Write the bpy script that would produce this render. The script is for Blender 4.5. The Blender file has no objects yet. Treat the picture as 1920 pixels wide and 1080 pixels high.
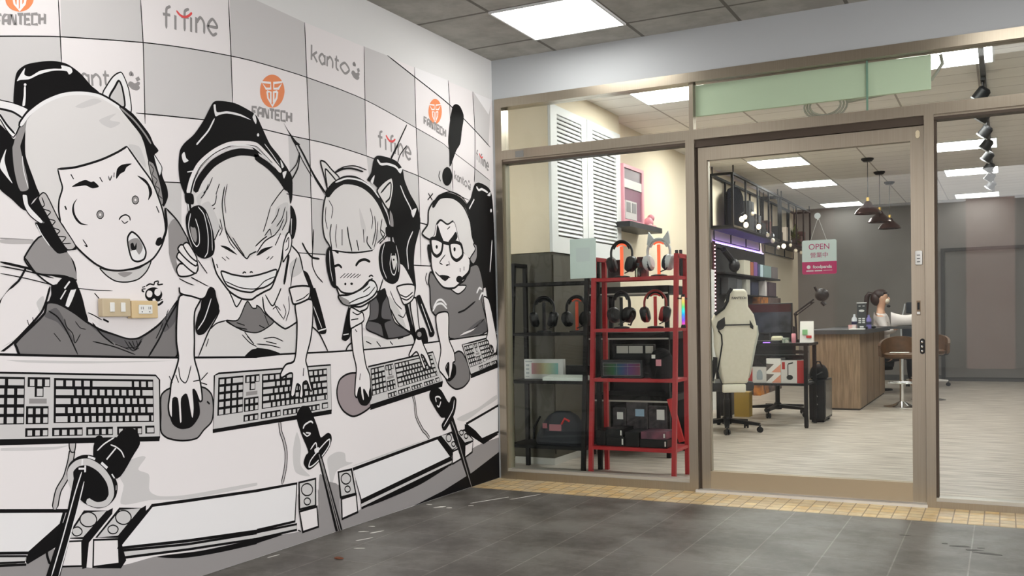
import bpy, bmesh, math, random
from mathutils import Vector, Matrix
from mathutils.geometry import tessellate_polygon

C = bpy.context.scene.collection
scene = bpy.context.scene
PI = math.pi
rnd = random.Random(7)

# ------------------------------------------------------------------ camera, world, exposure
cam_data = bpy.data.cameras.new('camera')
cam = bpy.data.objects.new('camera', cam_data)
C.objects.link(cam)
cam_data.sensor_width = 36.0
cam_data.lens = 1784.486 / 1920 * 36
cam_data.shift_y = 102.83 / 1920
cam_data.clip_start = 0.05
YAW, PITCH, ROLL = 0.477657658, -0.024189407, -0.018217630
fw = Vector((-math.sin(YAW) * math.cos(PITCH), math.cos(YAW) * math.cos(PITCH), math.sin(PITCH)))
r0 = Vector((math.cos(YAW), math.sin(YAW), 0)); u0 = r0.cross(fw)
rt = r0 * math.cos(ROLL) + u0 * math.sin(ROLL)
up = u0 * math.cos(ROLL) - r0 * math.sin(ROLL)
cam.matrix_world = Matrix(((rt.x, up.x, -fw.x, 3.05007702), (rt.y, up.y, -fw.y, -5.66485011),
                           (rt.z, up.z, -fw.z, 1.07028344), (0, 0, 0, 1)))
scene.camera = cam
scene.view_settings.view_transform = 'Standard'
scene.view_settings.look = 'None'
scene.view_settings.exposure = 1.15
scene.view_settings.gamma = 1.0
scene.view_settings.use_curve_mapping = False
world = bpy.data.worlds.new('world'); scene.world = world
world.use_nodes = True
world.node_tree.nodes['Background'].inputs[0].default_value = (0.80, 0.79, 0.79, 1)
world.node_tree.nodes['Background'].inputs[1].default_value = 2.5
PANEL_IN = 11.5
PANEL_OUT = 5.0

# ------------------------------------------------------------------ materials
MATS = {}
def mat(name, col=(.5, .5, .5), rough=.5, metal=0.0, emit=None, estr=1.0, spec=.5):
    if name in MATS: return MATS[name]
    m = bpy.data.materials.new(name); m.use_nodes = True
    b = m.node_tree.nodes['Principled BSDF']
    b.inputs['Base Color'].default_value = (*col, 1)
    b.inputs['Roughness'].default_value = rough
    b.inputs['Metallic'].default_value = metal
    b.inputs['Specular IOR Level'].default_value = spec
    if emit:
        b.inputs['Emission Color'].default_value = (*emit, 1)
        b.inputs['Emission Strength'].default_value = estr
    m.diffuse_color = (*col, 1)
    MATS[name] = m
    return m
def nodes(m): return m.node_tree.nodes, m.node_tree.links, m.node_tree.nodes['Principled BSDF']
def noisy(name, c1=(.1, .1, .1), c2=(.1, .1, .1), scale=6, rough=.6, metal=0, stretch=(1, 1, 1), detail=4, bump=0, lo=.35, hi=.65):
    if name in MATS: return MATS[name]
    m = mat(name, c1, rough, metal); n, l, b = nodes(m)
    tc = n.new('ShaderNodeTexCoord'); mp = n.new('ShaderNodeMapping'); mp.inputs['Scale'].default_value = stretch
    nz = n.new('ShaderNodeTexNoise'); nz.inputs['Scale'].default_value = scale; nz.inputs['Detail'].default_value = detail
    cr = n.new('ShaderNodeValToRGB'); cr.color_ramp.elements[0].position = lo; cr.color_ramp.elements[1].position = hi
    cr.color_ramp.elements[0].color = (*c1, 1); cr.color_ramp.elements[1].color = (*c2, 1)
    l.new(tc.outputs['Object'], mp.inputs[0]); l.new(mp.outputs[0], nz.inputs['Vector']); l.new(nz.outputs[0], cr.inputs[0]); l.new(cr.outputs[0], b.inputs['Base Color'])
    if bump:
        bp = n.new('ShaderNodeBump'); bp.inputs['Strength'].default_value = bump; bp.inputs['Distance'].default_value = .01
        l.new(nz.outputs[0], bp.inputs['Height']); l.new(bp.outputs[0], b.inputs['Normal'])
    return m
def math_node(n, l, op, a, bval=None):
    x = n.new('ShaderNodeMath'); x.operation = op
    for i, v in enumerate((a, bval)):
        if v is None: continue
        if isinstance(v, (int, float)): x.inputs[i].default_value = v
        else: l.new(v, x.inputs[i])
    return x.outputs[0]
def grid_lines(n, l, coord, origin, pitch, width):
    """1 on a line every pitch along one coordinate, 0 elsewhere"""
    a = math_node(n, l, 'SUBTRACT', coord, origin)
    a = math_node(n, l, 'DIVIDE', a, pitch)
    fr = math_node(n, l, 'FRACT', math_node(n, l, 'ADD', a, 1000.5))
    d = math_node(n, l, 'ABSOLUTE', math_node(n, l, 'SUBTRACT', fr, .5))
    return math_node(n, l, 'LESS_THAN', d, width / pitch / 2), a
def tile_mat(name, c1, c2, line, ox, px, oy, py, wx, wy, rough=.5, nscale=3, cell_var=.0, stretch=(1, 1, 1), line_mix=1.0, extra=None):
    m = mat(name, c1, rough); n, l, b = nodes(m)
    tc = n.new('ShaderNodeTexCoord'); sp = n.new('ShaderNodeSeparateXYZ'); l.new(tc.outputs['Object'], sp.inputs[0])
    gx, ax = grid_lines(n, l, sp.outputs[0], ox, px, wx); gy, ay = grid_lines(n, l, sp.outputs[1], oy, py, wy)
    g = math_node(n, l, 'MAXIMUM', gx, gy)
    mp = n.new('ShaderNodeMapping'); mp.inputs['Scale'].default_value = stretch; l.new(tc.outputs['Object'], mp.inputs[0])
    nz = n.new('ShaderNodeTexNoise'); nz.inputs['Scale'].default_value = nscale; nz.inputs['Detail'].default_value = 6; nz.inputs['Roughness'].default_value = .65
    l.new(mp.outputs[0], nz.inputs['Vector'])
    cr = n.new('ShaderNodeValToRGB'); cr.color_ramp.elements[0].position = .38; cr.color_ramp.elements[1].position = .62
    cr.color_ramp.elements[0].color = (*c1, 1); cr.color_ramp.elements[1].color = (*c2, 1); l.new(nz.outputs[0], cr.inputs[0])
    base = cr.outputs[0]
    if cell_var:
        cb = n.new('ShaderNodeCombineXYZ')
        l.new(math_node(n, l, 'FLOOR', ax), cb.inputs[0]); l.new(math_node(n, l, 'FLOOR', ay), cb.inputs[1])
        wn = n.new('ShaderNodeTexWhiteNoise'); l.new(cb.outputs[0], wn.inputs['Vector'])
        hs = n.new('ShaderNodeHueSaturation'); l.new(base, hs.inputs['Color'])
        v = math_node(n, l, 'ADD', math_node(n, l, 'MULTIPLY', wn.outputs['Value'], cell_var), 1 - cell_var / 2)
        l.new(v, hs.inputs['Value']); l.new(math_node(n, l, 'ADD', math_node(n, l, 'MULTIPLY', wn.outputs['Value'], cell_var), 1 - cell_var / 2), hs.inputs['Saturation'])
        base = hs.outputs[0]
    mx = n.new('ShaderNodeMix'); mx.data_type = 'RGBA'
    l.new(math_node(n, l, 'MULTIPLY', g, line_mix), mx.inputs[0]); l.new(base, mx.inputs[6]); mx.inputs[7].default_value = (*line, 1)
    l.new(mx.outputs[2], b.inputs['Base Color'])
    return m
def glass_mat(name, tint=(.93, .97, .94), boost=1.0):
    m = bpy.data.materials.new(name); m.use_nodes = True; n = m.node_tree.nodes; l = m.node_tree.links; n.clear()
    o = n.new('ShaderNodeOutputMaterial'); tr = n.new('ShaderNodeBsdfTransparent'); gl = n.new('ShaderNodeBsdfGlossy'); mx = n.new('ShaderNodeMixShader'); fr = n.new('ShaderNodeFresnel')
    tr.inputs[0].default_value = (*tint, 1); gl.inputs['Roughness'].default_value = 0.0; fr.inputs[0].default_value = 1.5
    s = math_node(n, l, 'MULTIPLY', fr.outputs[0], boost)
    l.new(s, mx.inputs[0]); l.new(tr.outputs[0], mx.inputs[1]); l.new(gl.outputs[0], mx.inputs[2]); l.new(mx.outputs[0], o.inputs[0])
    MATS[name] = m
    return m

black = mat('black_plastic', (.008, .008, .009), .4, spec=.35)
black_soft = mat('black_fabric', (.012, .012, .013), .85, spec=.2)
black_metal = mat('black_metal', (.008, .0075, .0075), .55, spec=.25)
dark_grey = mat('dark_grey', (.05, .052, .055), .55)
chrome = mat('chrome', (.8, .8, .8), .12, 1)
white_pl = mat('white_plastic', (.78, .78, .75), .4)
white_paint = mat('white_paint', (.78, .79, .79), .5)
cream_paint = mat('cream_paint', (.80, .70, .54), .75)
red_metal = mat('red_metal', (.45, .02, .026), .4)
red = mat('red', (.6, .03, .03), .5)
pink = mat('pink', (.78, .32, .38), .5)
paper = mat('paper', (.82, .80, .77), .8)
brass = mat('brass', (.75, .5, .15), .3, 1)
glass = glass_mat('clear_glass', (.95, .975, .96), .32)
glass_right = glass_mat('clear_glass_right', (.95, .97, .96), 1.0)
bronze = noisy('bronze_anodised', (.355, .31, .245), (.385, .34, .27), 4, .30, .85, (40, 40, .6))
bronze_dark = mat('bronze_dark', (.07, .05, .035), .5, .3)

# ------------------------------------------------------------------ mesh helpers
LOC = {}
class MB:
    """collects shapes in one bmesh, linked as one object by build()"""
    def __init__(self): self.bm = bmesh.new(); self.mi = 0
    def _f(self, vs):
        try:
            f = self.bm.faces.new(vs); f.material_index = self.mi; return f
        except ValueError: return None
    def box(self, x0, x1, y0, y1, z0, z1, bev=0.0, M=None):
        v = [self.bm.verts.new((x, y, z)) for x in (x0, x1) for y in (y0, y1) for z in (z0, z1)]
        fs = [self._f([v[i] for i in q]) for q in ((0, 1, 3, 2), (4, 6, 7, 5), (0, 4, 5, 1), (2, 3, 7, 6), (0, 2, 6, 4), (1, 5, 7, 3))]
        if bev:
            es = list({e for f in fs for e in f.edges})
            r = bmesh.ops.bevel(self.bm, geom=es, offset=bev, segments=2, affect='EDGES', profile=.5)
            v = list({w for f in r['faces'] for w in f.verts} | {w for w in v if w.is_valid})
            for f in r['faces']: f.material_index = self.mi
        if M is not None:
            for w in v: w.co = M @ w.co
        return v
    def bar(self, p0, p1, w, h=None, bev=0):
        """square bar from p0 to p1"""
        p0, p1 = Vector(p0), Vector(p1); d = p1 - p0; L = d.length; z = d.normalized()
        x = Vector((1, 0, 0)) if abs(z.x) < .9 else Vector((0, 1, 0)); y = z.cross(x).normalized(); x = y.cross(z)
        M = Matrix(((x.x, y.x, z.x, p0.x), (x.y, y.y, z.y, p0.y), (x.z, y.z, z.z, p0.z), (0, 0, 0, 1)))
        h = h or w
        return self.box(-w / 2, w / 2, -h / 2, h / 2, 0, L, bev, M)
    def tube(self, pts, r, seg=8, closed=False, cap=True):
        pts = [Vector(p) for p in pts]; n = len(pts); rs = r if isinstance(r, (list, tuple)) else [r] * n; rings = []
        prev = None
        for i, p in enumerate(pts):
            if closed: t = pts[(i + 1) % n] - pts[i - 1]
            else: t = pts[min(i + 1, n - 1)] - pts[max(i - 1, 0)]
            t.normalize()
            if prev is None: a = t.orthogonal().normalized()
            else:
                a = prev - t * prev.dot(t)
                a = a.normalized() if a.length > 1e-6 else t.orthogonal().normalized()
            prev = a; b = t.cross(a)
            rings.append([self.bm.verts.new(p + (a * math.cos(2 * PI * k / seg) + b * math.sin(2 * PI * k / seg)) * rs[i]) for k in range(seg)])
        for i in range(n if closed else n - 1):
            A, B = rings[i], rings[(i + 1) % n]
            for k in range(seg): self._f([A[k], A[(k + 1) % seg], B[(k + 1) % seg], B[k]])
        if cap and not closed: self._f(rings[0][::-1]); self._f(rings[-1])
        return [v for rr in rings for v in rr]
    def lathe(self, prof, c=(0, 0, 0), seg=20, M=None):
        rings = []
        c = Vector(c)
        for r, z in prof:
            rings.append([self.bm.verts.new(c + Vector((r * math.cos(2 * PI * k / seg), r * math.sin(2 * PI * k / seg), z))) for k in range(seg)] if r > 1e-5 else [self.bm.verts.new(c + Vector((0, 0, z)))])
        for A, B in zip(rings, rings[1:]):
            for k in range(seg):
                if len(A) == 1 and len(B) == 1: continue
                if len(A) == 1: self._f([A[0], B[(k + 1) % seg], B[k]])
                elif len(B) == 1: self._f([A[k], A[(k + 1) % seg], B[0]])
                else: self._f([A[k], A[(k + 1) % seg], B[(k + 1) % seg], B[k]])
        if len(rings[0]) > 1: self._f(rings[0][::-1])
        if len(rings[-1]) > 1: self._f(rings[-1])
        vs = [v for rr in rings for v in rr]
        if M is not None:
            for v in vs: v.co = M @ v.co
        return vs
    def ball(self, c, r, sx=1, sy=1, sz=1, seg=14):
        n = 8
        prof = [(r * math.sin(PI * i / n), -r * math.cos(PI * i / n)) for i in range(n + 1)]
        vs = self.lathe(prof, (0, 0, 0), seg)
        for v in vs: v.co = Vector((v.co.x * sx, v.co.y * sy, v.co.z * sz)) + Vector(c)
        return vs
    def prism(self, poly, h0, h1, axis='y'):
        """2-D outline extruded along an axis; outline in (x,z) for y, (y,z) for x, (x,y) for z"""
        def P(a, b, h): return {'y': (a, h, b), 'x': (h, a, b), 'z': (a, b, h)}[axis]
        A = [self.bm.verts.new(P(a, b, h0)) for a, b in poly]; B = [self.bm.verts.new(P(a, b, h1)) for a, b in poly]
        n = len(poly)
        self._f(A); self._f(B[::-1])
        for i in range(n): self._f([A[i], B[i], B[(i + 1) % n], A[(i + 1) % n]])
        return A + B
    def loft(self, rings):
        R = [[self.bm.verts.new(p) for p in r] for r in rings]; n = len(R[0])
        for A, B in zip(R, R[1:]):
            for k in range(n): self._f([A[k], A[(k + 1) % n], B[(k + 1) % n], B[k]])
        self._f(R[0][::-1]); self._f(R[-1])
        return [v for r in R for v in r]
    def build(self, name, m, parent=None, smooth=False, local=False):
        me = bpy.data.meshes.new(name)
        off = Vector((0, 0, 0)) if (local or parent is None) else LOC.get(parent.name, Vector((0, 0, 0)))
        if off.length:
            for v in self.bm.verts: v.co -= off
        bmesh.ops.recalc_face_normals(self.bm, faces=self.bm.faces)
        self.bm.to_mesh(me); self.bm.free()
        for k in (m if isinstance(m, (list, tuple)) else [m]): me.materials.append(k)
        if smooth:
            for p in me.polygons: p.use_smooth = True
            me.set_sharp_from_angle(angle=math.radians(38))
        o = bpy.data.objects.new(name, me); C.objects.link(o)
        if parent is not None:
            o.parent = parent; LOC[o.name] = off
        return o
def tag(o, label=None, cat=None, group=None, kind=None):
    if label: o['label'] = label
    if cat: o['category'] = cat
    if group: o['group'] = group
    if kind: o['kind'] = kind
    return o
def thing(name, label, cat, loc=(0, 0, 0), rz=0.0, group=None, kind=None):
    o = bpy.data.objects.new(name, None); C.objects.link(o); o.location = loc; o.rotation_euler = (0, 0, rz); o.empty_display_size = .05
    LOC[o.name] = Vector(loc)
    return tag(o, label, cat, group, kind)
def struct(name, mb, m, label=None, cat=None):
    o = mb.build(name, m); o['kind'] = 'structure'; o['label'] = label or name.replace('_', ' '); o['category'] = cat or 'structure'; return o
def boxobj(name, b, m, parent=None, bev=0):
    k = MB(); k.box(*b, bev); return k.build(name, m, parent)
def dup(root, loc, label, group=None, rz=None):
    r = root.copy(); C.objects.link(r); r.location = loc; r['label'] = label
    if rz is not None: r.rotation_euler = (0, 0, rz)
    if group: r['group'] = group
    for ch in list(root.children):
        c = ch.copy(); C.objects.link(c); c.parent = r
        for g in list(ch.children):
            d = g.copy(); C.objects.link(d); d.parent = c
    return r
def text_mesh(name, body, size, m, parent, M, off=None, align='CENTER', bold=0.0):
    cu = bpy.data.curves.new('txt', 'FONT'); cu.body = body; cu.size = size; cu.align_x = align; cu.align_y = 'CENTER'; cu.offset = bold
    o = bpy.data.objects.new('txt', cu); C.objects.link(o)
    me = bpy.data.meshes.new_from_object(o.evaluated_get(bpy.context.evaluated_depsgraph_get()))
    bpy.data.objects.remove(o)
    me.transform(M); me.materials.clear(); me.materials.append(m)
    if parent is not None and not off: me.transform(Matrix.Translation(-LOC.get(parent.name, Vector())))
    t = bpy.data.objects.new(name, me); C.objects.link(t); t.parent = parent
    return t
def facing_y(x, y, z):      # text lying in the x-z plane, read from the -y side
    return Matrix(((1, 0, 0, x), (0, 0, -1, y), (0, 1, 0, z), (0, 0, 0, 1)))
def facing_x(x, y, z):      # text in the y-z plane, read from the +x side
    return Matrix(((0, 0, 1, x), (1, 0, 0, y), (0, 1, 0, z), (0, 0, 0, 1)))

# ------------------------------------------------------------------ the setting
ZC = 2.81
floor_m = tile_mat('slate_tile', (.125, .115, .103), (.18, .17, .153), (.27, .255, .23), 1.745, .292, -.43, .30, .006, .003, .42, 2.2, .10)
# dark trodden dirt on the pavement tiles
n, l, b = nodes(floor_m)
old = b.inputs['Base Color'].links[0].from_socket
tc = n.new('ShaderNodeTexCoord'); nz = n.new('ShaderNodeTexNoise'); nz.inputs['Scale'].default_value = 2.1; nz.inputs['Detail'].default_value = 10; nz.inputs['Roughness'].default_value = .74
l.new(tc.outputs['Object'], nz.inputs['Vector'])
cr = n.new('ShaderNodeValToRGB'); cr.color_ramp.elements[0].position = .40; cr.color_ramp.elements[1].position = .57
cr.color_ramp.elements[0].color = (.50, .465, .43, 1); cr.color_ramp.elements[1].color = (1, 1, 1, 1); l.new(nz.outputs[0], cr.inputs[0])
mx = n.new('ShaderNodeMix'); mx.data_type = 'RGBA'; mx.blend_type = 'MULTIPLY'; mx.inputs[0].default_value = 1
l.new(old, mx.inputs[6]); l.new(cr.outputs[0], mx.inputs[7]); l.new(mx.outputs[2], b.inputs['Base Color'])

k = MB(); k.box(-.2, 9, -9, -.39, -.1, 0)
floor = struct('floor', k, floor_m, 'dark grey slate tiled pavement in front of the shop', 'floor')
k = MB(); k.box(-.2, 9, -.39, .0, -.1, 0.0008)
struct('trim_1', k, tile_mat('mosaic_tile', (.62, .43, .20), (.74, .60, .36), (.30, .20, .10), 0, .072, 0, .0765, .006, .006, .45, 9, .25), 'yellow mosaic tile strip along the shopfront', 'floor')
k = MB(); k.box(-.6, 5.4, .0, 10.7, -.1, 0.0)
struct('floor_inside', k, noisy('vinyl_plank', (.30, .255, .21), (.60, .54, .47), 3.2, .38, 0, (1.0, 8, 1), 8, 0, .34, .62), 'pale wood-look vinyl floor inside the shop', 'floor')
ceil_m = tile_mat('ceiling_tile', (.36, .35, .315), (.47, .46, .42), (.16, .15, .13), .473, .6, -.304, .6, .022, .022, .8, 5, .08)
k = MB(); k.box(-.2, 9, -7.2, .1, ZC, ZC + .1)
struct('ceiling', k, ceil_m, 'grey mineral tile ceiling of the arcade', 'ceiling')
k = MB(); k.box(-.6, 5.4, .1, 10.7, 2.80, 2.9)
struct('ceiling_inside', k, tile_mat('ceiling_plank', (.84, .81, .77), (.88, .85, .81), (.42, .39, .36), .49, .6, 1.15, .3, .016, .008, .7, 2, .05, (1, 6, 1)), 'plank ceiling inside the shop', 'ceiling')
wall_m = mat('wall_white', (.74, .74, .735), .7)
k = MB(); k.box(-.2, 0, -9, .0, 0, ZC)
struct('wall_left', k, wall_m, 'white wall carrying the mural', 'wall')
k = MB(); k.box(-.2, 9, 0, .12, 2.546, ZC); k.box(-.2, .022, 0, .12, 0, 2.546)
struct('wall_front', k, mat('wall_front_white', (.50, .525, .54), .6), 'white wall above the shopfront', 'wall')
XW = -.30
k = MB(); k.box(XW - .2, XW, .12, 2.06, 0, 2.8); k.box(-.2, .02, 2.06, 10.7, 0, 2.8)
struct('wall_inner_left', k, cream_paint, 'cream wall on the left inside the shop', 'wall')
k = MB(); k.box(-.2, 5.4, 10.53, 10.7, 0, 2.8)
struct('wall_back', k, noisy('wall_grey', (.215, .20, .19), (.24, .225, .215), 2, .75), 'grey back wall of the shop', 'wall')
k = MB(); k.box(5.2, 5.4, .12, 10.7, 0, 2.8)
struct('wall_inner_right', k, mat('wall_grey_light', (.45, .44, .43), .75), 'grey wall on the right inside the shop', 'wall')
k = MB(); k.box(.0, 5.2, 10.518, 10.53, 0, .09)
struct('baseboard_back', k, mat('baseboard_grey', (.09, .09, .09), .6), 'dark baseboard along the back wall', 'baseboard')
# dark glazed panel door in the back wall
d3 = thing('door_3', 'wide grey flush door in the back wall', 'door', (2.2, 10.53, 0), kind='structure')
boxobj('door_panel', (2.235, 4.2, 10.50, 10.53, .06, 2.0), mat('door_grey', (.185, .18, .172), .6), d3)
k = MB(); k.box(2.18, 2.235, 10.47, 10.53, 0, 2.05); k.box(2.235, 4.2, 10.47, 10.53, 2.0, 2.05); k.build('door_frame', mat('door_frame_dark', (.035, .035, .035), .6), d3)

# invented building front opposite, added to give the glass something to reflect
k = MB(); k.box(-6, 14, -17, -16.6, -.3, 3.4)
struct('wall_opposite_added', k, noisy('facade_grey', (.26, .26, .25), (.32, .32, .31), .5, .8, 0, (1, 1, .1)), 'invented grey building front across the street, for reflections', 'wall')
for j, (xa, xb) in enumerate(((2.35, 3.25), (5.6, 6.5), (-1.2, -.3), (8.9, 9.8))):
    k = MB(); k.box(xa, xb, -16.6, -16.2, -.3, 3.4)
    struct('pilaster_%d' % (j + 1), k, noisy('facade_pink', (.50, .33, .29), (.56, .40, .36), 2, .8), 'invented pink pilaster of the building across the street', 'wall')

k = MB(); k.box(-6, 14, -16.6, -9, -.25, -.12)
struct('floor_street', k, mat('asphalt', (.10, .10, .10), .8), 'grey asphalt of the street behind the viewer', 'street')
# ------------------------------------------------------------------ shopfront: frames, door, glass
k = MB(); k.box(.022, 9, -.012, .09, 2.488, 2.546)
struct('trim_2', k, bronze, 'bronze header beam above the transom glass', 'frame')
k = MB(); k.box(.072, 9, -.012, .09, 2.140, 2.200); k.box(.072, 9, .0, .08, 2.118, 2.140)
struct('trim_3', k, bronze, 'bronze transom bar above door and windows', 'frame')
k = MB(); k.box(.07, 1.333, -.001, .081, 2.112, 2.128); k.box(1.39, 2.665, -.001, .081, 2.093, 2.139); k.box(2.715, 9, -.001, .081, 2.112, 2.128)
struct('trim_4', k, bronze_dark, 'dark gasket line beneath the transom bar', 'frame')
k = MB(); k.box(.022, .072, -.012, .09, 0, 2.488)
struct('trim_5', k, bronze, 'bronze jamb beside the mural wall', 'frame')
k = MB(); k.box(1.333, 1.388, -.012, .09, 0, 2.14)
struct('trim_6', k, bronze, 'bronze post left of the glass door', 'frame')
k = MB(); k.box(2.667, 2.716, -.012, .09, 0, 2.14)
struct('trim_7', k, bronze, 'bronze post right of the glass door', 'frame')
k = MB(); k.box(1.352, 1.378, .01, .07, 2.20, 2.488)
struct('trim_8', k, bronze, 'thin bronze mullion between the two transom panes', 'frame')
k = MB(); k.box(1.375, 2.672, -.035, .02, 0.001, .016)
struct('trim_9', k, mat('threshold_alu', (.72, .70, .66), .35, .4), 'pale metal threshold strip under the door', 'frame')
def pane(name, x0, x1, z0, z1, label, frame=True, sill=True):
    w = thing(name, label, 'window', ((x0 + x1) / 2, .045, z0), kind='structure')
    boxobj('glass_pane', (x0, x1, .040, .046, z0, z1), glass_right if x0 > 2 else glass, w)
    if sill:
        k = MB(); k.box(x0, x1, -.012, .09, 0, z0 - .014); k.build('window_sill', bronze, w)
        k = MB(); k.box(x0, x1, .0, .075, z0 - .014, z0 + .004); k.build('glazing_bead', mat('bead_pale', (.52, .50, .44), .4, .5), w)
    return w
w1 = pane('window_1', .072, 1.333, .066, 2.118, 'tall shop window left of the door')
k = MB(); k.box(.072, .086, .01, .07, .066, 2.118); k.build('window_frame', mat('frame_olive', (.26, .24, .17), .5, .4), w1)
k = MB(); k.box(.175, .235, -.0135, -.0121, 2.146, 2.188); k.build('grey_sticker', mat('sticker_grey', (.19, .19, .18), .5), w1)
w2 = pane('window_2', 2.716, 9, .050, 2.118, 'tall shop window right of the door')
k = MB(); k.box(2.716, 2.728, .012, .07, .05, 2.118); k.build('window_frame', bronze_dark, w2)
w3 = thing('window_3', 'row of transom panes above the door', 'window', (1.4, .045, 2.2), kind='structure')
boxobj('glass_pane', (.072, 1.352, .040, .046, 2.2, 2.488), glass, w3)
boxobj('glass_pane', (1.378, 2.368, .040, .046, 2.2, 2.488), glass, w3)
boxobj('glass_pane', (2.376, 9, .040, .046, 2.2, 2.488), glass, w3)
k = MB(); k.box(2.367, 2.377, .039, .047, 2.2, 2.488); k.build('glass_joint', mat('glass_edge_green', (.18, .32, .24), .2), w3)
k = MB(); k.box(1.378, 2.37, .038, .05, 2.2, 2.207); k.build('glass_edge', mat('glass_edge_green'), w3)

dr = thing('door_1', 'bronze framed glass door of the shop', 'door', (2.03, .035, .018), kind='structure')
k = MB(); k.box(1.405, 1.458, .012, .062, .02, 2.09); k.box(1.458, 1.464, .02, .055, .125, 2.01); k.build('door_stile', bronze, dr)
k = MB(); k.box(2.596, 2.664, .012, .062, .02, 2.09); k.build('door_stile', bronze, dr)
boxobj('top_rail', (1.458, 2.596, .012, .062, 2.012, 2.09), bronze, dr)
boxobj('bottom_rail', (1.458, 2.596, .010, .062, .02, .127), mat('bronze_matt', (.40, .33, .23), .45, .55), dr)
boxobj('glass_pane', (1.464, 2.596, .036, .042, .127, 2.012), glass, dr)
k = MB(); k.box(1.388, 1.405, .02, .06, 0.016, 2.1); k.build('door_gasket', bronze_dark, dr)
k = MB(); k.prism([(2.634 + .010 * math.cos(t) if abs(math.sin(t)) < .3 else 2.634 + .012 * math.cos(t), 2.044 + .022 * math.sin(t)) for t in [2 * PI * i / 16 for i in range(16)]], .004, .0115, 'y'); k.build('door_sticker', mat('sticker_cream', (.75, .65, .45), .5), dr)
lk = MB(); lk.prism([(2.650 + .0125 * math.cos(t), .884 + .030 * (1 if math.sin(t) > 0 else -1) + .0125 * math.sin(t)) for t in [2 * PI * (i + .5) / 20 for i in range(20)]], .004, .0115, 'y')
lko = lk.build('lock_plate', black, dr); lko['label'] = 'black oval lock plate'
k = MB()
for z in (.858, .882, .908): k.lathe([(.006, 0), (.006, .006), (.003, .008)], (0, 0, 0), 10, Matrix.Translation((2.650, .004, z)) @ Matrix.Rotation(PI / 2, 4, 'X'))
k.build('lock_cylinder', chrome, lko)
k = MB(); k.box(2.622, 2.642, .006, .0115, 1.055, 1.135); ho = k.build('flush_handle', mat('handle_bronze', (.20, .15, .10), .35, .8), dr)
boxobj('handle_recess', (2.626, 2.638, .0045, .0058, 1.085, 1.125), black, ho); boxobj('handle_latch', (2.624, 2.640, .002, .0058, 1.060, 1.074), white_pl, ho)
sens = MB(); sens.box(2.617, 2.653, -.012, .0115, 1.330, 1.408, .006)
so = sens.build('door_sensor', white_pl, dr, True); so['label'] = 'white plastic door sensor'
k = MB()
for i in range(3): k.box(2.627, 2.643, -.0135, -.012, 1.345 + i * .018, 1.349 + i * .018)
k.build('sensor_grille', dark_grey, so)

# ------------------------------------------------------------------ ceiling lights
def lamp(name_label, x, y, z, strength, nm, s=.6):
    t = thing('ceiling_light', name_label, 'ceiling light', (x, y, z), group=nm)
    k = MB()
    for a in ((-s / 2, s / 2, -s / 2, -s / 2 + .012), (-s / 2, s / 2, s / 2 - .012, s / 2), (-s / 2, -s / 2 + .012, -s / 2 + .012, s / 2 - .012), (s / 2 - .012, s / 2, -s / 2 + .012, s / 2 - .012)):
        k.box(x + a[0], x + a[1], y + a[2], y + a[3], z - .012, z - .0005)
    k.build('light_frame', white_paint, t)
    em = mat('panel_' + nm.split()[0], (1, 1, 1), .5, 0, (1, .985, .95), strength)
    k = MB(); k.box(x - s / 2 + .012, x + s / 2 - .012, y - s / 2 + .012, y + s / 2 - .012, z - .010, z - .001); k.build('diffuser', em, t)
    return t
l0 = lamp('square white light panel in the arcade ceiling by the corner', .773, -.604, ZC, PANEL_OUT, 'arcade ceiling lights')
arc = [(3.173, -1.204, 'added arcade ceiling panel above the right window'), (.773, -3.604, 'added arcade ceiling panel over the mural, out of view'), (5.573, -1.204, 'added arcade ceiling panel far right near the glass'), (5.573, -3.604, 'added arcade ceiling panel far right')]
for x, y, lb in arc: dup(l0, (x, y, ZC), lb)  # unseen panels added to spread light over the mural and shopfront
l1 = lamp('first ceiling light panel inside the shop, seen above the left transom', .79, 1.45, 2.8, PANEL_IN, 'shop ceiling lights')
rowL = [(.79, 3.4, 'second shop ceiling light panel of the left row'), (.79, 5.36, 'third shop ceiling light panel of the left row, largest through the door'), (.79, 7.38, 'fourth shop ceiling light panel of the left row'),
        (2.70, 1.45, 'first shop ceiling light panel of the right row'), (2.70, 3.4, 'second shop ceiling light panel of the right row'), (2.70, 5.30, 'third shop ceiling light panel of the right row, beside the spot track'), (2.70, 7.38, 'fourth shop ceiling light panel of the right row'),]
for x, y, lb in rowL: dup(l1, (x, y, 2.8), lb)
l2 = lamp('farthest shop ceiling light panel of the left row, by the back wall', .79, 10.1, 2.8, PANEL_IN * .22, 'rear ceiling lights')
dup(l2, (2.70, 10.1, 2.8), 'farthest shop ceiling light panel of the right row, by the back wall')

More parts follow.
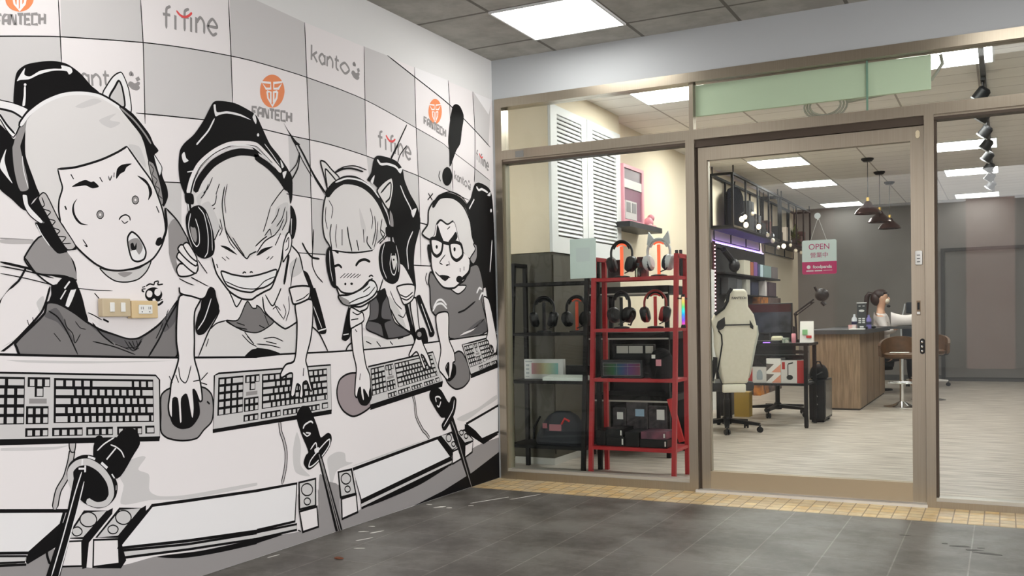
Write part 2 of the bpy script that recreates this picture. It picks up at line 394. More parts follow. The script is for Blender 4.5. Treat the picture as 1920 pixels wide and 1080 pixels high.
# ------------------------------------------------------------------ the mural on the left wall
MURAL = """part printed_backdrop
F T -3304 2265 -2939 2370 -2931 2204 -3304 2132
F T -2440 2514 -2271 2562 -1930 2551 -1927 2283 -2282 2277 -2442 2266
F T -1442 2553 -1223 2557 -950 2498 -944 2202 -1443 2268
F U -948 2554 -570 2558 -556 2412 -950 2498
F T -264 2551 -19 2551 -61 2238 -245 2306
F U -250 2550 -4 2550 -53 2441
F T -3584 2063 -3433 2101 -3304 2132 -3310 1878 -3432 1843 -3592 1810
F T -2931 2204 -2701 2238 -2442 2266 -2439 1972 -2711 1946 -2930 1922
F T -1923 2284 -1691 2285 -1443 2268 -1440 1969 -1658 1976 -1914 1979
F T -944 2202 -793 2183 -573 2136 -551 1872 -768 1899 -931 1924
F T -255 2057 -48 2002 -70 1801 -270 1841
F T -2072 1975 -1914 1979 -1912 1695 -2063 1695
F T -1440 1969 -1199 1956 -931 1924 -925 1650 -1388 1664
F T -2850 1657 -2750 1667 -2760 1384 -2873 1388
F T -1912 1695 -1799 1694 -1767 1412 -1910 1410
s K 4.2 -3313 2269 -3309 2129 -3307 2037
s K 4.8 -2938 2377 -2931 2204 -2931 2055 -2932 1881
s K 5.5 -2449 2518 -2442 2266 -2439 2052
s K 6.4 -1930 2551 -1923 2284 -1914 1979 -1912 1709 -1910 1405
s K 6.1 -1442 2553 -1443 2268 -1440 1969
s K 6.9 -948 2554 -944 2202 -931 1924 -925 1650 -922 1402
s K 7.5 -570 2558 -556 2412 -543 2071 -538 1867
s K 8.0 -264 2551 -245 2306 -255 2057 -266 1966
s K 4.5 -3584 2063 -3423 2104 -3304 2132 -2931 2204 -2701 2238 -2442 2266 -2282 2277 -1923 2284 -1443 2268 -944 2202 -648 2158 -573 2136 -255 2057 -48 2002
s K 7.6 -1223 2557 -950 2498 -562 2411 -245 2306 -39 2227
s K 5.1 -2975 1916 -2769 1938 -2439 1969 -2250 1975 -2064 1976 -1768 1981 -1435 1967 -1087 1938 -931 1924 -596 1877 -333 1842
s K 4.5 -2863 1658 -2750 1667 -2439 1687 -2059 1693 -1812 1692
s K 7.5 -925 1650 -849 1646
s K 4.7 -2092 1414 -1809 1418
s K 6.2 -1019 1398 -799 1401
s T 5.7 -1310 2554 -1307 2359
s M 4.5 -3568 1381 -3443 1383
f L -3568 1377 -3442 1382 -3432 1372 -3519 1364 -3568 1366
s M 9.1 -3276 1965 -3279 2028
s M 9.2 -3244 2012 -3275 1984
s M 9.1 -3266 1992 -3240 1971
s M 9.4 -3193 2021 -3191 1978
s M 9.4 -3193 2010 -3212 2019 -3229 1994 -3210 1975 -3192 1990
s M 9.4 -3176 1981 -3178 2023
s M 9.4 -3178 2008 -3159 2028 -3141 2015 -3140 1986
s M 9.6 -3117 2052 -3115 2000 -3099 1993
s M 9.6 -3128 2032 -3100 2036
s M 9.8 -3058 2044 -3027 2027 -3056 1999 -3088 2017 -3058 2044
s M 14.0 -3001 2057 -2994 2070 -2985 2059
s M 14.0 -3008 2015 -2998 2029 -2981 2025 -2970 2028 -2954 2041
s M 14.0 -3008 2026 -2991 2013 -2969 2013 -2956 2025
s M 14.2 -2971 2047 -2954 2058
s M 12.0 -1885 2378 -1881 2454
s M 12.1 -1840 2428 -1881 2401
s M 12.1 -1869 2408 -1840 2377
s M 12.3 -1778 2427 -1780 2376
s M 12.3 -1778 2414 -1800 2428 -1824 2403 -1803 2376 -1780 2389
s M 12.4 -1762 2375 -1759 2426
s M 12.4 -1760 2408 -1736 2428 -1716 2409 -1718 2374
s M 12.6 -1682 2448 -1686 2385 -1667 2373
s M 12.6 -1698 2425 -1664 2425
s M 12.9 -1613 2426 -1577 2398 -1615 2371 -1652 2399 -1613 2426
s M 18.5 -1543 2428 -1532 2442 -1523 2428
s M 18.4 -1556 2380 -1542 2394 -1522 2385 -1509 2387 -1488 2399
s M 18.4 -1555 2393 -1536 2374 -1510 2369 -1492 2381
s M 18.7 -1507 2410 -1487 2419
s M 9.4 -515 1956 -513 2009
s M 9.4 -492 1986 -514 1972
s M 9.4 -507 1976 -492 1951
s M 9.5 -459 1979 -461 1944
s M 9.5 -460 1971 -471 1983 -484 1967 -473 1946 -460 1953
s M 9.5 -451 1942 -450 1977
s M 9.5 -451 1964 -438 1976 -428 1961 -429 1937
s M 9.6 -411 1985 -412 1941 -403 1931
s M 9.5 -418 1970 -401 1967
s M 9.6 -375 1962 -358 1940 -377 1925 -395 1948 -375 1962
s M 13.7 -341 1957 -336 1966 -331 1955
s M 13.7 -347 1925 -340 1934 -331 1926 -324 1926 -314 1932
s M 13.7 -347 1934 -337 1919 -324 1914 -316 1920
s M 13.8 -323 1941 -313 1946
s M 11.8 -2784 2389 -2805 2374 -2808 2349 -2810 2291
s M 11.7 -2826 2346 -2787 2352
s M 11.9 -2759 2359 -2761 2299
s M 12.2 -2684 2406 -2706 2391 -2709 2366 -2711 2306
s M 12.0 -2728 2362 -2687 2369
s M 12.2 -2673 2374 -2675 2312
s M 12.3 -2646 2316 -2644 2382
s M 12.3 -2644 2358 -2620 2388 -2600 2369 -2601 2323
s M 12.6 -2579 2363 -2522 2372 -2549 2400 -2579 2361 -2551 2331 -2525 2345
s R 10.2 -2753 2380 -2734 2367 -2710 2365 -2686 2377 -2667 2395
s M 13.7 -1287 2125 -1309 2115 -1311 2090 -1310 2031
s M 13.6 -1331 2092 -1289 2089
s M 13.8 -1259 2088 -1258 2026
s M 14.1 -1180 2118 -1203 2107 -1205 2082 -1204 2022
s M 13.9 -1226 2084 -1182 2081
s M 14.1 -1167 2081 -1166 2018
s M 14.2 -1135 2016 -1136 2083
s M 14.2 -1136 2059 -1112 2083 -1088 2058 -1088 2012
s M 14.5 -1066 2047 -1006 2042 -1036 2078 -1066 2045 -1035 2007 -1008 2015
s R 11.9 -1254 2109 -1232 2090 -1207 2082 -1181 2089 -1162 2102
s M 10.8 -209 2180 -221 2175 -223 2157 -224 2113
s M 10.7 -233 2160 -211 2153
s M 10.8 -195 2150 -197 2104
s M 10.9 -154 2163 -166 2158 -168 2140 -169 2096
s M 10.9 -178 2143 -156 2136
s M 10.9 -148 2135 -150 2090
s M 11.0 -134 2085 -132 2134
s M 11.0 -133 2116 -120 2131 -109 2111 -110 2077
s M 11.0 -98 2101 -68 2091 -82 2120 -98 2099 -84 2069 -70 2072
s R 9.3 -192 2165 -181 2149 -168 2140 -155 2142 -145 2150
f O -3413 2240 -3416 2224 -3425 2209 -3437 2195 -3453 2184 -3470 2177 -3486 2175 -3501 2177 -3513 2184 -3520 2195 -3522 2208 -3519 2223 -3511 2238 -3499 2252 -3483 2263 -3467 2270 -3450 2273 -3435 2271 -3423 2264 -3415 2253
S U 8.8 -3513 2236 -3474 2245 -3475 2229 -3495 2223 -3513 2236
S U 9.1 -3421 2263 -3461 2249 -3462 2233 -3441 2239 -3421 2263
S U 8.9 -3491 2216 -3475 2219 -3476 2189
S U 9.0 -3445 2229 -3462 2223 -3463 2193
S U 8.9 -3491 2216 -3488 2199 -3470 2182 -3449 2211 -3445 2229
f O -2091 2182 -2097 2157 -2110 2132 -2130 2111 -2154 2095 -2181 2087 -2207 2085 -2230 2092 -2247 2105 -2258 2124 -2261 2147 -2257 2172 -2244 2196 -2225 2217 -2201 2233 -2175 2242 -2149 2244 -2125 2238 -2107 2225 -2095 2205
S U 11.4 -2248 2192 -2187 2201 -2188 2174 -2220 2167 -2248 2192
S U 11.8 -2103 2223 -2166 2205 -2167 2178 -2135 2185 -2103 2223
S U 11.5 -2213 2156 -2188 2158 -2190 2108
S U 11.7 -2142 2170 -2168 2162 -2170 2112
S U 11.5 -2213 2156 -2209 2127 -2180 2094 -2148 2139 -2142 2170
f O -653 2352 -658 2327 -670 2304 -687 2284 -709 2269 -733 2262 -756 2261 -777 2268 -793 2282 -803 2301 -806 2323 -801 2347 -790 2370 -772 2390 -751 2405 -727 2413 -704 2414 -683 2408 -666 2394 -656 2375
S U 8.9 -793 2367 -738 2374 -739 2347 -768 2342 -793 2367
S U 9.1 -663 2392 -720 2377 -721 2351 -691 2356 -663 2392
S U 8.9 -762 2330 -739 2332 -741 2283
S U 9.1 -698 2342 -721 2335 -723 2286
S U 8.9 -762 2330 -759 2302 -733 2269 -704 2312 -698 2342
S M 9.7 -3559 2107 -3558 2142 -3538 2148
S M 9.7 -3559 2124 -3544 2129
S M 9.7 -3533 2115 -3532 2141 -3525 2151 -3511 2156 -3512 2121
S M 9.7 -3532 2129 -3512 2135
S M 9.8 -3506 2122 -3504 2158 -3500 2159 -3490 2127 -3485 2128 -3484 2164
S M 9.9 -3477 2166 -3455 2172
S M 9.9 -3466 2169 -3467 2133
S M 10.1 -3428 2180 -3449 2174 -3450 2138 -3429 2144
S M 10.0 -3450 2156 -3432 2161
S M 10.2 -3399 2189 -3421 2182 -3422 2146 -3400 2152
S M 10.2 -3393 2154 -3392 2191
S M 10.3 -3371 2161 -3370 2197
S M 10.2 -3393 2172 -3371 2179
S M 12.8 -2316 2024 -2314 2066 -2286 2068
S M 12.8 -2315 2045 -2295 2047
S M 12.9 -2278 2027 -2277 2058 -2268 2070 -2247 2071 -2249 2029
S M 12.9 -2277 2045 -2248 2047
S M 13.0 -2240 2030 -2238 2072 -2231 2072 -2217 2031 -2210 2032 -2208 2074
S M 13.2 -2199 2075 -2167 2078
S M 13.2 -2183 2076 -2185 2034
S M 13.4 -2129 2081 -2159 2078 -2161 2035 -2130 2037
S M 13.3 -2160 2057 -2135 2059
S M 13.6 -2088 2084 -2119 2081 -2120 2038 -2089 2040
S M 13.6 -2080 2041 -2078 2085
S M 13.7 -2048 2043 -2046 2087
S M 13.6 -2079 2063 -2047 2065
S M 14.1 -856 2241 -855 2282 -829 2278
S M 14.1 -856 2262 -837 2259
S M 14.2 -822 2236 -821 2267 -812 2276 -794 2273 -795 2232
S M 14.2 -821 2253 -795 2249
S M 14.3 -787 2230 -785 2272 -779 2271 -766 2227 -760 2226 -758 2268
S M 14.4 -750 2267 -721 2263
S M 14.5 -735 2265 -737 2223
S M 14.6 -686 2257 -714 2262 -716 2219 -688 2215
S M 14.5 -715 2240 -692 2237
S M 14.7 -650 2252 -678 2256 -679 2214 -652 2210
S M 14.8 -643 2208 -641 2251
S M 14.9 -615 2204 -613 2247
S M 14.8 -642 2230 -614 2225
f K -2104 2030 -2071 1998 -2015 1956 -1986 1944 -2025 1938 -2062 1980
s K 12.5 -2010 1950 -1958 1893 -1889 1810 -1796 1726
s K 5.7 -2030 1947 -1973 1871 -1900 1796
s K 4.8 -1977 1910 -1880 1792 -1804 1720
s K 6.9 -1899 1538 -1907 1458 -1916 1365 -1887 1313 -1836 1275
s K 10.6 -1988 1466 -1959 1429 -1915 1398 -1858 1393
s K 7.7 -827 1834 -784 1798
s K 7.8 -775 1838 -836 1793
s K 7.7 -860 1360 -876 1324 -855 1285
s K 9.2 -1042 2204 -1099 2130 -1141 2074
s K 14.3 -1135 2079 -1176 2028 -1211 1985
s K 7.3 -1046 2085 -1117 2021 -1145 1972
part exclamation_print
f K -542 2361 -519 2410 -478 2430 -428 2423 -387 2372 -414 2275 -437 2191 -489 2137 -571 2025 -574 2117 -584 2181 -568 2274
f K -546 1969 -549 1951 -558 1934 -572 1920 -589 1909 -607 1904 -625 1905 -641 1911 -654 1923 -661 1937 -663 1955 -660 1973 -651 1990 -638 2004 -621 2014 -603 2020 -585 2019 -568 2013 -556 2002 -548 1987
s K 6.6 -688 1986 -702 1952 -685 1922
part gamer_print
f K -3503 1841 -3498 1916 -3487 1964 -3452 1997 -3394 2021 -3340 2036 -3285 2038 -3229 2016 -3184 1981 -3146 1957 -3233 1892 -3402 1804 -3480 1790
f W -3488 1932 -3474 1958 -3455 1985 -3459 1961 -3438 1959 -3395 1989 -3341 2008 -3308 2016 -3310 2027 -3269 2027 -3263 2014 -3278 2001 -3286 2011 -3341 2001 -3401 1974 -3441 1949 -3475 1939
f W -3461 1919 -3455 1920 -3460 1854 -3470 1850 -3464 1886
f W -3452 1928 -3452 1926 -3453 1925 -3454 1923 -3456 1922 -3457 1922 -3459 1922 -3460 1922 -3462 1923 -3462 1924 -3462 1925 -3462 1927 -3461 1928 -3460 1930 -3459 1931 -3457 1931 -3456 1931 -3454 1931 -3453 1930 -3452 1929
s K 8.9 -3571 1300 -3471 1283 -3366 1261 -3278 1249
s K 4.8 -3571 1286 -3472 1272 -3367 1251
s K 3.6 -3572 1261 -3472 1246 -3357 1223
s T 3.3 -3278 1242 -3197 1229 -3138 1223
f W -3567 1858 -3552 1854 -3503 1853 -3447 1840 -3472 1805 -3507 1735 -3531 1753 -3554 1786 -3569 1797
s K 3.9 -3567 1858 -3552 1854 -3503 1853 -3447 1840 -3472 1805 -3507 1735 -3531 1753 -3554 1786 -3569 1797 -3567 1858
f T -3563 1821 -3514 1820 -3473 1807 -3500 1756 -3525 1773 -3554 1809
s K 7.8 -3563 1824 -3509 1822 -3472 1808
s K 7.8 -3559 1808 -3530 1772 -3502 1747
f K -3565 1771 -3531 1751 -3505 1728 -3485 1780 -3451 1823 -3460 1775 -3463 1718 -3463 1676 -3437 1605 -3413 1549 -3437 1525 -3470 1484 -3519 1517 -3572 1561
f M -3451 1818 -3475 1786 -3502 1731 -3508 1711 -3513 1697 -3508 1619 -3488 1552 -3456 1563 -3476 1670 -3483 1706 -3477 1725 -3454 1790
f W -3562 1626 -3543 1678 -3536 1689 -3544 1651 -3531 1602 -3517 1574 -3541 1597
s W 3.1 -3476 1674 -3473 1624 -3457 1565
f W -3131 1956 -3111 1997 -3079 2039 -3044 2061 -3029 2045 -3008 1997 -3001 1915 -3039 1929
s K 5.2 -3131 1956 -3111 1997 -3079 2039 -3044 2061 -3029 2045 -3008 1997 -3001 1915 -3039 1929 -3131 1956
f T -3101 1949 -3074 1999 -3055 2026 -3040 2001 -3033 1928
s K 8.4 -3101 1949 -3074 1999 -3055 2026 -3040 2001 -3033 1928 -3101 1949
f H -3460 1775 -3445 1829 -3399 1870 -3317 1917 -3232 1942 -3149 1951 -3076 1932 -3015 1892 -2971 1847 -2941 1799 -2922 1738 -2908 1665 -2963 1711 -3025 1776 -3070 1748 -3151 1706 -3264 1663 -3337 1646 -3329 1614 -3322 1581 -3335 1536 -3347 1505 -3379 1531 -3413 1551 -3437 1605 -3463 1676 -3464 1718 -3463 1737
f T -3256 1888 -3173 1934 -3138 1930 -3222 1889
f T -3152 1857 -3071 1897 -3103 1866 -3054 1864 -3098 1836 -3141 1844
f T -3019 1782 -2967 1785 -2942 1741 -2936 1704
s K 19.9 -3485 1775 -3445 1831 -3383 1884 -3306 1925 -3231 1947 -3149 1952 -3070 1931 -3014 1902
s W 12.3 -3480 1778 -3445 1826 -3383 1879 -3306 1921 -3232 1942 -3149 1948 -3070 1926 -3027 1905
f K -3058 1925 -3001 1915 -2950 1877 -2912 1841 -2892 1807 -2869 1783 -2894 1758 -2858 1720 -2852 1683 -2829 1637 -2826 1599 -2852 1558 -2871 1632 -2922 1733 -2941 1799 -2958 1833 -3003 1873
s M 7.8 -3052 1922 -2989 1886 -2938 1842 -2906 1805
f W -2895 1766 -2874 1745 -2853 1715 -2866 1681 -2882 1717
s K 4.5 -2895 1766 -2874 1745 -2853 1715 -2866 1681 -2882 1717 -2895 1766
f M -2922 1733 -2895 1726 -2864 1649 -2851 1575 -2860 1563 -2886 1603 -2904 1660
s K 4.4 -2922 1733 -2895 1726 -2864 1649 -2851 1575 -2860 1563 -2886 1603 -2904 1660 -2922 1733
s K 3.3 -2916 1723 -2896 1704 -2904 1682 -2880 1663 -2891 1640 -2868 1627 -2876 1604 -2855 1590
f W -3481 1539 -3463 1539 -3456 1504 -3403 1453 -3408 1442 -3452 1467 -3474 1498
s K 3.7 -3481 1539 -3463 1539 -3456 1504 -3403 1453 -3408 1442 -3452 1467 -3474 1498 -3481 1539
f M -3480 1320 -3410 1400 -3347 1344 -3303 1349 -3276 1291 -3269 1247 -3322 1260 -3435 1266 -3471 1297
s K 6.2 -3480 1320 -3410 1400 -3347 1344 -3303 1349 -3276 1291 -3269 1247 -3322 1260 -3435 1266 -3471 1297 -3480 1320
f M -2835 1467 -2791 1515 -2728 1447 -2715 1409 -2774 1394 -2790 1349 -2784 1311 -2792 1288 -2819 1337 -2837 1407
s K 7.6 -2839 1554 -2777 1505 -2729 1442
f P -3308 1353 -3276 1306 -3270 1237 -3273 1217 -3252 1168 -3230 1124 -3179 1083 -3113 1046 -3044 1024 -2993 1025 -2904 1069 -2848 1112 -2796 1172 -2780 1228 -2785 1272 -2826 1336 -2835 1489 -2922 1337 -3042 1293 -3165 1296
f T -3168 1295 -3135 1289 -3073 1289 -2983 1303 -2922 1337 -2944 1294 -2985 1260 -3037 1246 -3094 1247 -3136 1266
s K 5.5 -3168 1295 -3135 1289 -3073 1289 -2983 1303 -2922 1337 -2944 1294 -2985 1260 -3037 1246 -3094 1247 -3136 1266 -3168 1295
f M -3086 1278 -3048 1285 -3016 1283 -3055 1264
f P -3337 1646 -3329 1618 -3321 1583 -3335 1536 -3338 1497 -3332 1454 -3274 1375 -3194 1314 -3135 1291 -3073 1290 -3009 1301 -2956 1319 -2908 1348 -2865 1400 -2845 1455 -2849 1512 -2863 1562 -2905 1650 -2963 1711 -3025 1776 -3070 1748 -3151 1706 -3264 1663
s K 7.8 -3332 1456 -3274 1375 -3194 1314 -3135 1291 -3073 1289 -3009 1300 -2956 1318 -2908 1347 -2865 1400 -2844 1456 -2848 1510 -2863 1562 -2905 1650 -2963 1711 -3025 1776
s K 8.4 -3338 1647 -3264 1663 -3151 1706 -3070 1748 -3025 1777
s K 6.5 -3337 1646 -3329 1614 -3320 1581 -3335 1536 -3338 1497 -3332 1456
f K -3438 1516 -3410 1547 -3390 1530 -3274 1375 -3268 1360 -3308 1353 -3347 1344 -3374 1364 -3405 1400 -3435 1445 -3398 1448 -3454 1500
f L -3419 1532 -3400 1555 -3386 1549 -3338 1463 -3272 1374 -3283 1360 -3308 1358 -3345 1404 -3386 1473
s K 4.7 -3419 1532 -3400 1555 -3386 1549 -3338 1463 -3272 1374 -3283 1360 -3308 1358 -3345 1404 -3386 1473 -3419 1532
s K 4.1 -3405 1538 -3396 1510 -3409 1499 -3372 1489 -3389 1466 -3354 1457 -3369 1436 -3336 1424 -3353 1404 -3312 1402 -3329 1379 -3290 1381
s W 3.8 -3430 1441 -3410 1405 -3379 1366
f K -3280 1590 -3248 1611 -3219 1622 -3196 1617 -3184 1621 -3162 1604 -3191 1594 -3220 1601 -3249 1595
f K -3081 1643 -3076 1681 -3053 1701 -3005 1712 -3031 1694 -3041 1677 -3061 1665
s K 4.5 -3157 1640 -3145 1623
s K 4.5 -3117 1650 -3111 1633 -3101 1654
s K 3.5 -3090 1666 -3092 1648
f K -3259 1548 -3273 1522 -3269 1488 -3245 1461 -3214 1455 -3248 1454 -3270 1471 -3282 1499 -3277 1527
f K -2980 1668 -2938 1657 -2912 1627 -2908 1605 -2929 1576 -2923 1605 -2932 1636
f M -3145 1499 -3145 1495 -3148 1490 -3151 1487 -3155 1484 -3160 1483 -3165 1483 -3169 1485 -3172 1488 -3174 1492 -3175 1497 -3174 1501 -3171 1506 -3168 1510 -3164 1512 -3159 1513 -3154 1513 -3150 1511 -3147 1508 -3145 1504
s K 3.4 -3145 1499 -3145 1495 -3148 1490 -3151 1487 -3155 1484 -3160 1483 -3165 1483 -3169 1485 -3172 1488 -3174 1492 -3175 1497 -3174 1501 -3171 1506 -3168 1510 -3164 1512 -3159 1513 -3154 1513 -3150 1511 -3147 1508 -3145 1504 -3145 1499
f M -2977 1572 -2977 1567 -2980 1563 -2983 1559 -2988 1556 -2993 1555 -2998 1555 -3002 1557 -3005 1560 -3007 1564 -3008 1569 -3007 1574 -3005 1579 -3001 1583 -2997 1585 -2992 1587 -2987 1586 -2983 1585 -2979 1581 -2977 1577
s K 3.6 -2977 1572 -2977 1567 -2980 1563 -2983 1559 -2988 1556 -2993 1555 -2998 1555 -3002 1557 -3005 1560 -3007 1564 -3008 1569 -3007 1574 -3005 1579 -3001 1583 -2997 1585 -2992 1587 -2987 1586 -2983 1585 -2979 1581 -2977 1577 -2977 1572
f P -3155 1498 -3155 1497 -3156 1495 -3157 1494 -3158 1493 -3160 1493 -3161 1493 -3163 1494 -3164 1495 -3164 1496 -3164 1498 -3164 1499 -3163 1501 -3162 1502 -3161 1503 -3159 1503 -3158 1503 -3157 1502 -3156 1501 -3155 1500
f P -2987 1571 -2987 1570 -2988 1568 -2989 1567 -2991 1566 -2992 1566 -2994 1566 -2995 1566 -2997 1567 -2997 1569 -2997 1570 -2997 1572 -2996 1574 -2995 1575 -2994 1576 -2992 1576 -2990 1576 -2989 1575 -2988 1574 -2987 1573
s K 5.6 -3074 1485 -3063 1499 -3041 1508 -3023 1501 -3020 1487
s K 4.2 -3062 1485 -3048 1474 -3029 1485
f W -3035 1418 -3014 1443 -2985 1429 -2960 1399 -2947 1368 -2957 1340 -2989 1328 -3015 1335 -3029 1369
s K 7.8 -3035 1418 -3014 1443 -2985 1429 -2960 1399 -2947 1368 -2957 1340 -2989 1328 -3015 1335 -3029 1369 -3035 1418
f M -3030 1406 -2986 1420 -2962 1387 -2981 1356 -3000 1376 -3023 1367
f K -3022 1395 -3009 1401 -3003 1386 -2993 1403 -2995 1376 -3017 1372
s K 4.6 -3283 1635 -3272 1619
s K 6.5 -3312 1516 -3306 1503
s K 4.3 -3240 1399 -3221 1373 -3234 1378
s K 5.2 -2888 1556 -2875 1531
s K 12.1 -2843 1554 -2837 1489 -2843 1456 -2863 1416 -2883 1401
f K -2898 1402 -2887 1427 -2867 1432 -2864 1415 -2879 1396
s K 7.7 -3580 1158 -3555 1188 -3532 1214 -3503 1240 -3474 1286
s K 6.2 -3478 1318 -3441 1270 -3399 1238 -3357 1216
f P -3586 992 -3525 1029 -3424 1126 -3404 1167 -3389 1215 -3448 1214 -3529 1212 -3575 1161
f T -3571 1010 -3505 1050 -3430 1124 -3439 1162 -3412 1186 -3407 1162 -3422 1124 -3505 1043
f K -3376 1225 -3273 1227 -3251 1188 -3236 1129 -3228 1094 -3304 1136 -3332 1153 -3388 1165 -3379 1191
f W -3287 1227 -3270 1227 -3308 1147 -3322 1152
s W 4.9 -3316 1212 -3342 1175
f K -3328 1255 -3281 1252 -3268 1215 -3362 1213
s W 6.5 -3301 1241 -3324 1214
f D -3525 1021 -3409 1123 -3397 1161 -3353 1160 -3282 1124 -3237 1094 -3179 1063 -3113 1041 -3045 1022 -2993 1025 -2904 1069 -2848 1112 -2785 1175 -2801 1062 -2810 940 -3507 979 -3520 1004
s K 9.1 -3525 1021 -3409 1123 -3397 1161 -3353 1160 -3282 1124 -3237 1094 -3179 1063 -3113 1041 -3045 1022 -2993 1025 -2904 1069 -2848 1112 -2785 1175 -2801 1062 -2810 940 -3507 979 -3520 1004 -3525 1021
f E -3226 1084 -3179 1058 -3113 1038 -3045 1020 -2993 1021 -2966 1032 -3020 976 -3083 999 -3156 1032
f E -2884 1074 -2796 1161 -2806 1089 -2864 1046
f E -3409 1114 -3359 1143 -3307 1055 -3286 1010 -3356 1090
s K 3.1 -3477 1101 -3470 1077
s K 3.1 -3456 1110 -3452 1091
s K 3.2 -3373 1052 -3347 1022
s K 3.3 -3283 1094 -3261 1069 -3238 1064
s K 3.5 -3108 1005 -3046 982
s K 3.6 -2980 1022 -3007 991 -3058 988
s K 3.8 -2840 1139 -2855 1101 -2842 1062
s K 3.6 -3026 1015 -3017 992
s K 3.6 -3006 1015 -3000 991
s K 8.3 -3586 986 -3528 1026 -3424 1124 -3403 1162 -3383 1220
s K 5.7 -3392 1133 -3355 1109 -3318 1055 -3276 971
s K 6.1 -3208 1088 -3168 1042 -3114 1003
s K 8.1 -2949 949 -2892 1020 -2848 1090 -2789 1167
s K 4.7 -3210 1018 -3115 995 -3014 960
s K 3.9 -3328 1104 -3320 1075 -3296 1050 -3286 1015 -3262 1047
s K 5.0 -3045 1013 -3014 981 -2980 1014
s K 4.5 -2869 1085 -2891 1047 -2909 1020
s K 3.5 -3064 1019 -3027 976 -2994 986
s K 4.0 -3227 1126 -3201 1116 -3166 1098
s K 7.6 -3160 1101 -3135 1090
s K 3.3 -3273 1217 -3198 1211 -3113 1210
s K 4.1 -3195 1199 -3175 1179
f K -2872 1199 -2875 1190 -2881 1182 -2891 1176 -2903 1172 -2916 1170 -2929 1171 -2940 1175 -2949 1181 -2955 1189 -2956 1197 -2954 1206 -2948 1214 -2939 1220 -2927 1224 -2914 1226 -2901 1225 -2889 1221 -2880 1215 -2874 1207
s K 3.8 -2872 1199 -2875 1190 -2881 1182 -2891 1176 -2903 1172 -2916 1170 -2929 1171 -2940 1175 -2949 1181 -2955 1189 -2956 1197 -2954 1206 -2948 1214 -2939 1220 -2927 1224 -2914 1226 -2901 1225 -2889 1221 -2880 1215 -2874 1207 -2872 1199
f P -2921 1201 -2922 1196 -2924 1192 -2927 1189 -2932 1187 -2936 1187 -2941 1187 -2945 1189 -2948 1192 -2950 1196 -2950 1200 -2949 1205 -2947 1208 -2944 1212 -2940 1214 -2935 1214 -2931 1214 -2927 1212 -2923 1209 -2921 1205
f P -2878 1208 -2879 1204 -2881 1199 -2885 1196 -2889 1194 -2895 1193 -2900 1194 -2904 1196 -2908 1199 -2910 1203 -2910 1208 -2909 1213 -2907 1217 -2903 1220 -2899 1222 -2894 1223 -2888 1223 -2884 1221 -2880 1217 -2878 1213
f P -2921 1179 -2909 1182 -2904 1171 -2918 1168
s K 8.9 -2925 1155 -2908 1159 -2888 1158 -2866 1172
s K 3.7 -2928 1161 -2870 1180
s K 5.9 -2953 1231 -2932 1241 -2912 1238 -2908 1249 -2888 1253 -2892 1239 -2864 1242
s K 4.4 -2971 1226 -2956 1230
s K 5.1 -2976 1213 -2963 1208 -2973 1218 -2953 1221
part gamer_print.001
f K -2730 1835 -2676 1880 -2621 1946 -2588 1997 -2556 2041 -2516 2053 -2426 2060 -2333 2044 -2290 2028 -2257 1985 -2205 1913 -2142 1866 -2069 1794 -2056 1680 -2119 1737 -2208 1838 -2296 1862 -2356 1890 -2563 1823 -2643 1749 -2684 1653 -2723 1610 -2757 1662 -2766 1727 -2756 1800
f W -2558 2026 -2547 2032 -2540 2000 -2477 2015 -2394 2017 -2326 2003 -2394 2008 -2477 2005 -2526 1990 -2548 1980
s W 7.4 -2554 1969 -2592 1911 -2639 1863 -2663 1839
f W -2317 2017 -2303 2035 -2291 2007 -2296 1990
f W -2276 1944 -2276 1942 -2277 1939 -2279 1937 -2281 1936 -2283 1935 -2285 1935 -2287 1936 -2289 1937 -2290 1939 -2290 1942 -2290 1944 -2288 1946 -2287 1948 -2285 1949 -2283 1950 -2280 1950 -2278 1949 -2277 1948 -2276 1946
f W -2747 1782 -2732 1798 -2723 1774 -2710 1765 -2736 1754
s W 4.5 -2241 1908 -2189 1866 -2135 1817
f W -2134 1849 -2111 1820 -2125 1812
f H -2687 1574 -2685 1625 -2653 1680 -2597 1744 -2517 1801 -2417 1836 -2297 1844 -2297 1829 -2228 1792 -2165 1757 -2119 1718 -2078 1665 -2075 1627 -2113 1496 -2193 1485 -2275 1463 -2311 1434 -2313 1403 -2374 1372 -2415 1409 -2464 1448 -2503 1492 -2544 1483 -2577 1440 -2604 1565
f P -2595 1359 -2577 1440 -2544 1483 -2503 1486 -2456 1431 -2379 1369 -2313 1403 -2312 1430 -2257 1462 -2113 1490 -2137 1368 -2171 1316 -2200 1278 -2229 1240 -2284 1217 -2320 1201 -2355 1185 -2423 1191 -2488 1222 -2536 1251 -2581 1319
f T -2170 1618 -2089 1651 -2087 1575 -2136 1520 -2257 1480 -2190 1554
f T -2671 1615 -2600 1663 -2649 1589 -2604 1542 -2583 1486 -2650 1561
f K -1993 1329 -1953 1318 -1910 1246 -1899 1247 -1818 1039 -1824 1019 -1866 1017 -1886 1034 -1915 1114 -1942 1206 -1970 1258
s W 4.9 -1918 1160 -1855 1047
s W 7.0 -1884 1032 -1821 1043
f K -2655 1185 -2615 1243 -2584 1244 -2570 1192 -2554 1139 -2589 1093 -2645 1036 -2683 1031 -2697 1060 -2680 1117 -2664 1145
s W 5.3 -2601 1186 -2643 1099 -2684 1053
f P -2589 1324 -2536 1251 -2488 1234 -2228 1264 -2067 1448 -2015 1406 -1988 1323 -1941 1233 -1943 1186 -2036 1082 -2051 943 -2166 931 -2330 923 -2679 938 -2622 1042 -2556 1134 -2584 1232 -2676 1236 -2660 1276
f T -2085 1358 -2005 1394 -1993 1329 -2077 1294
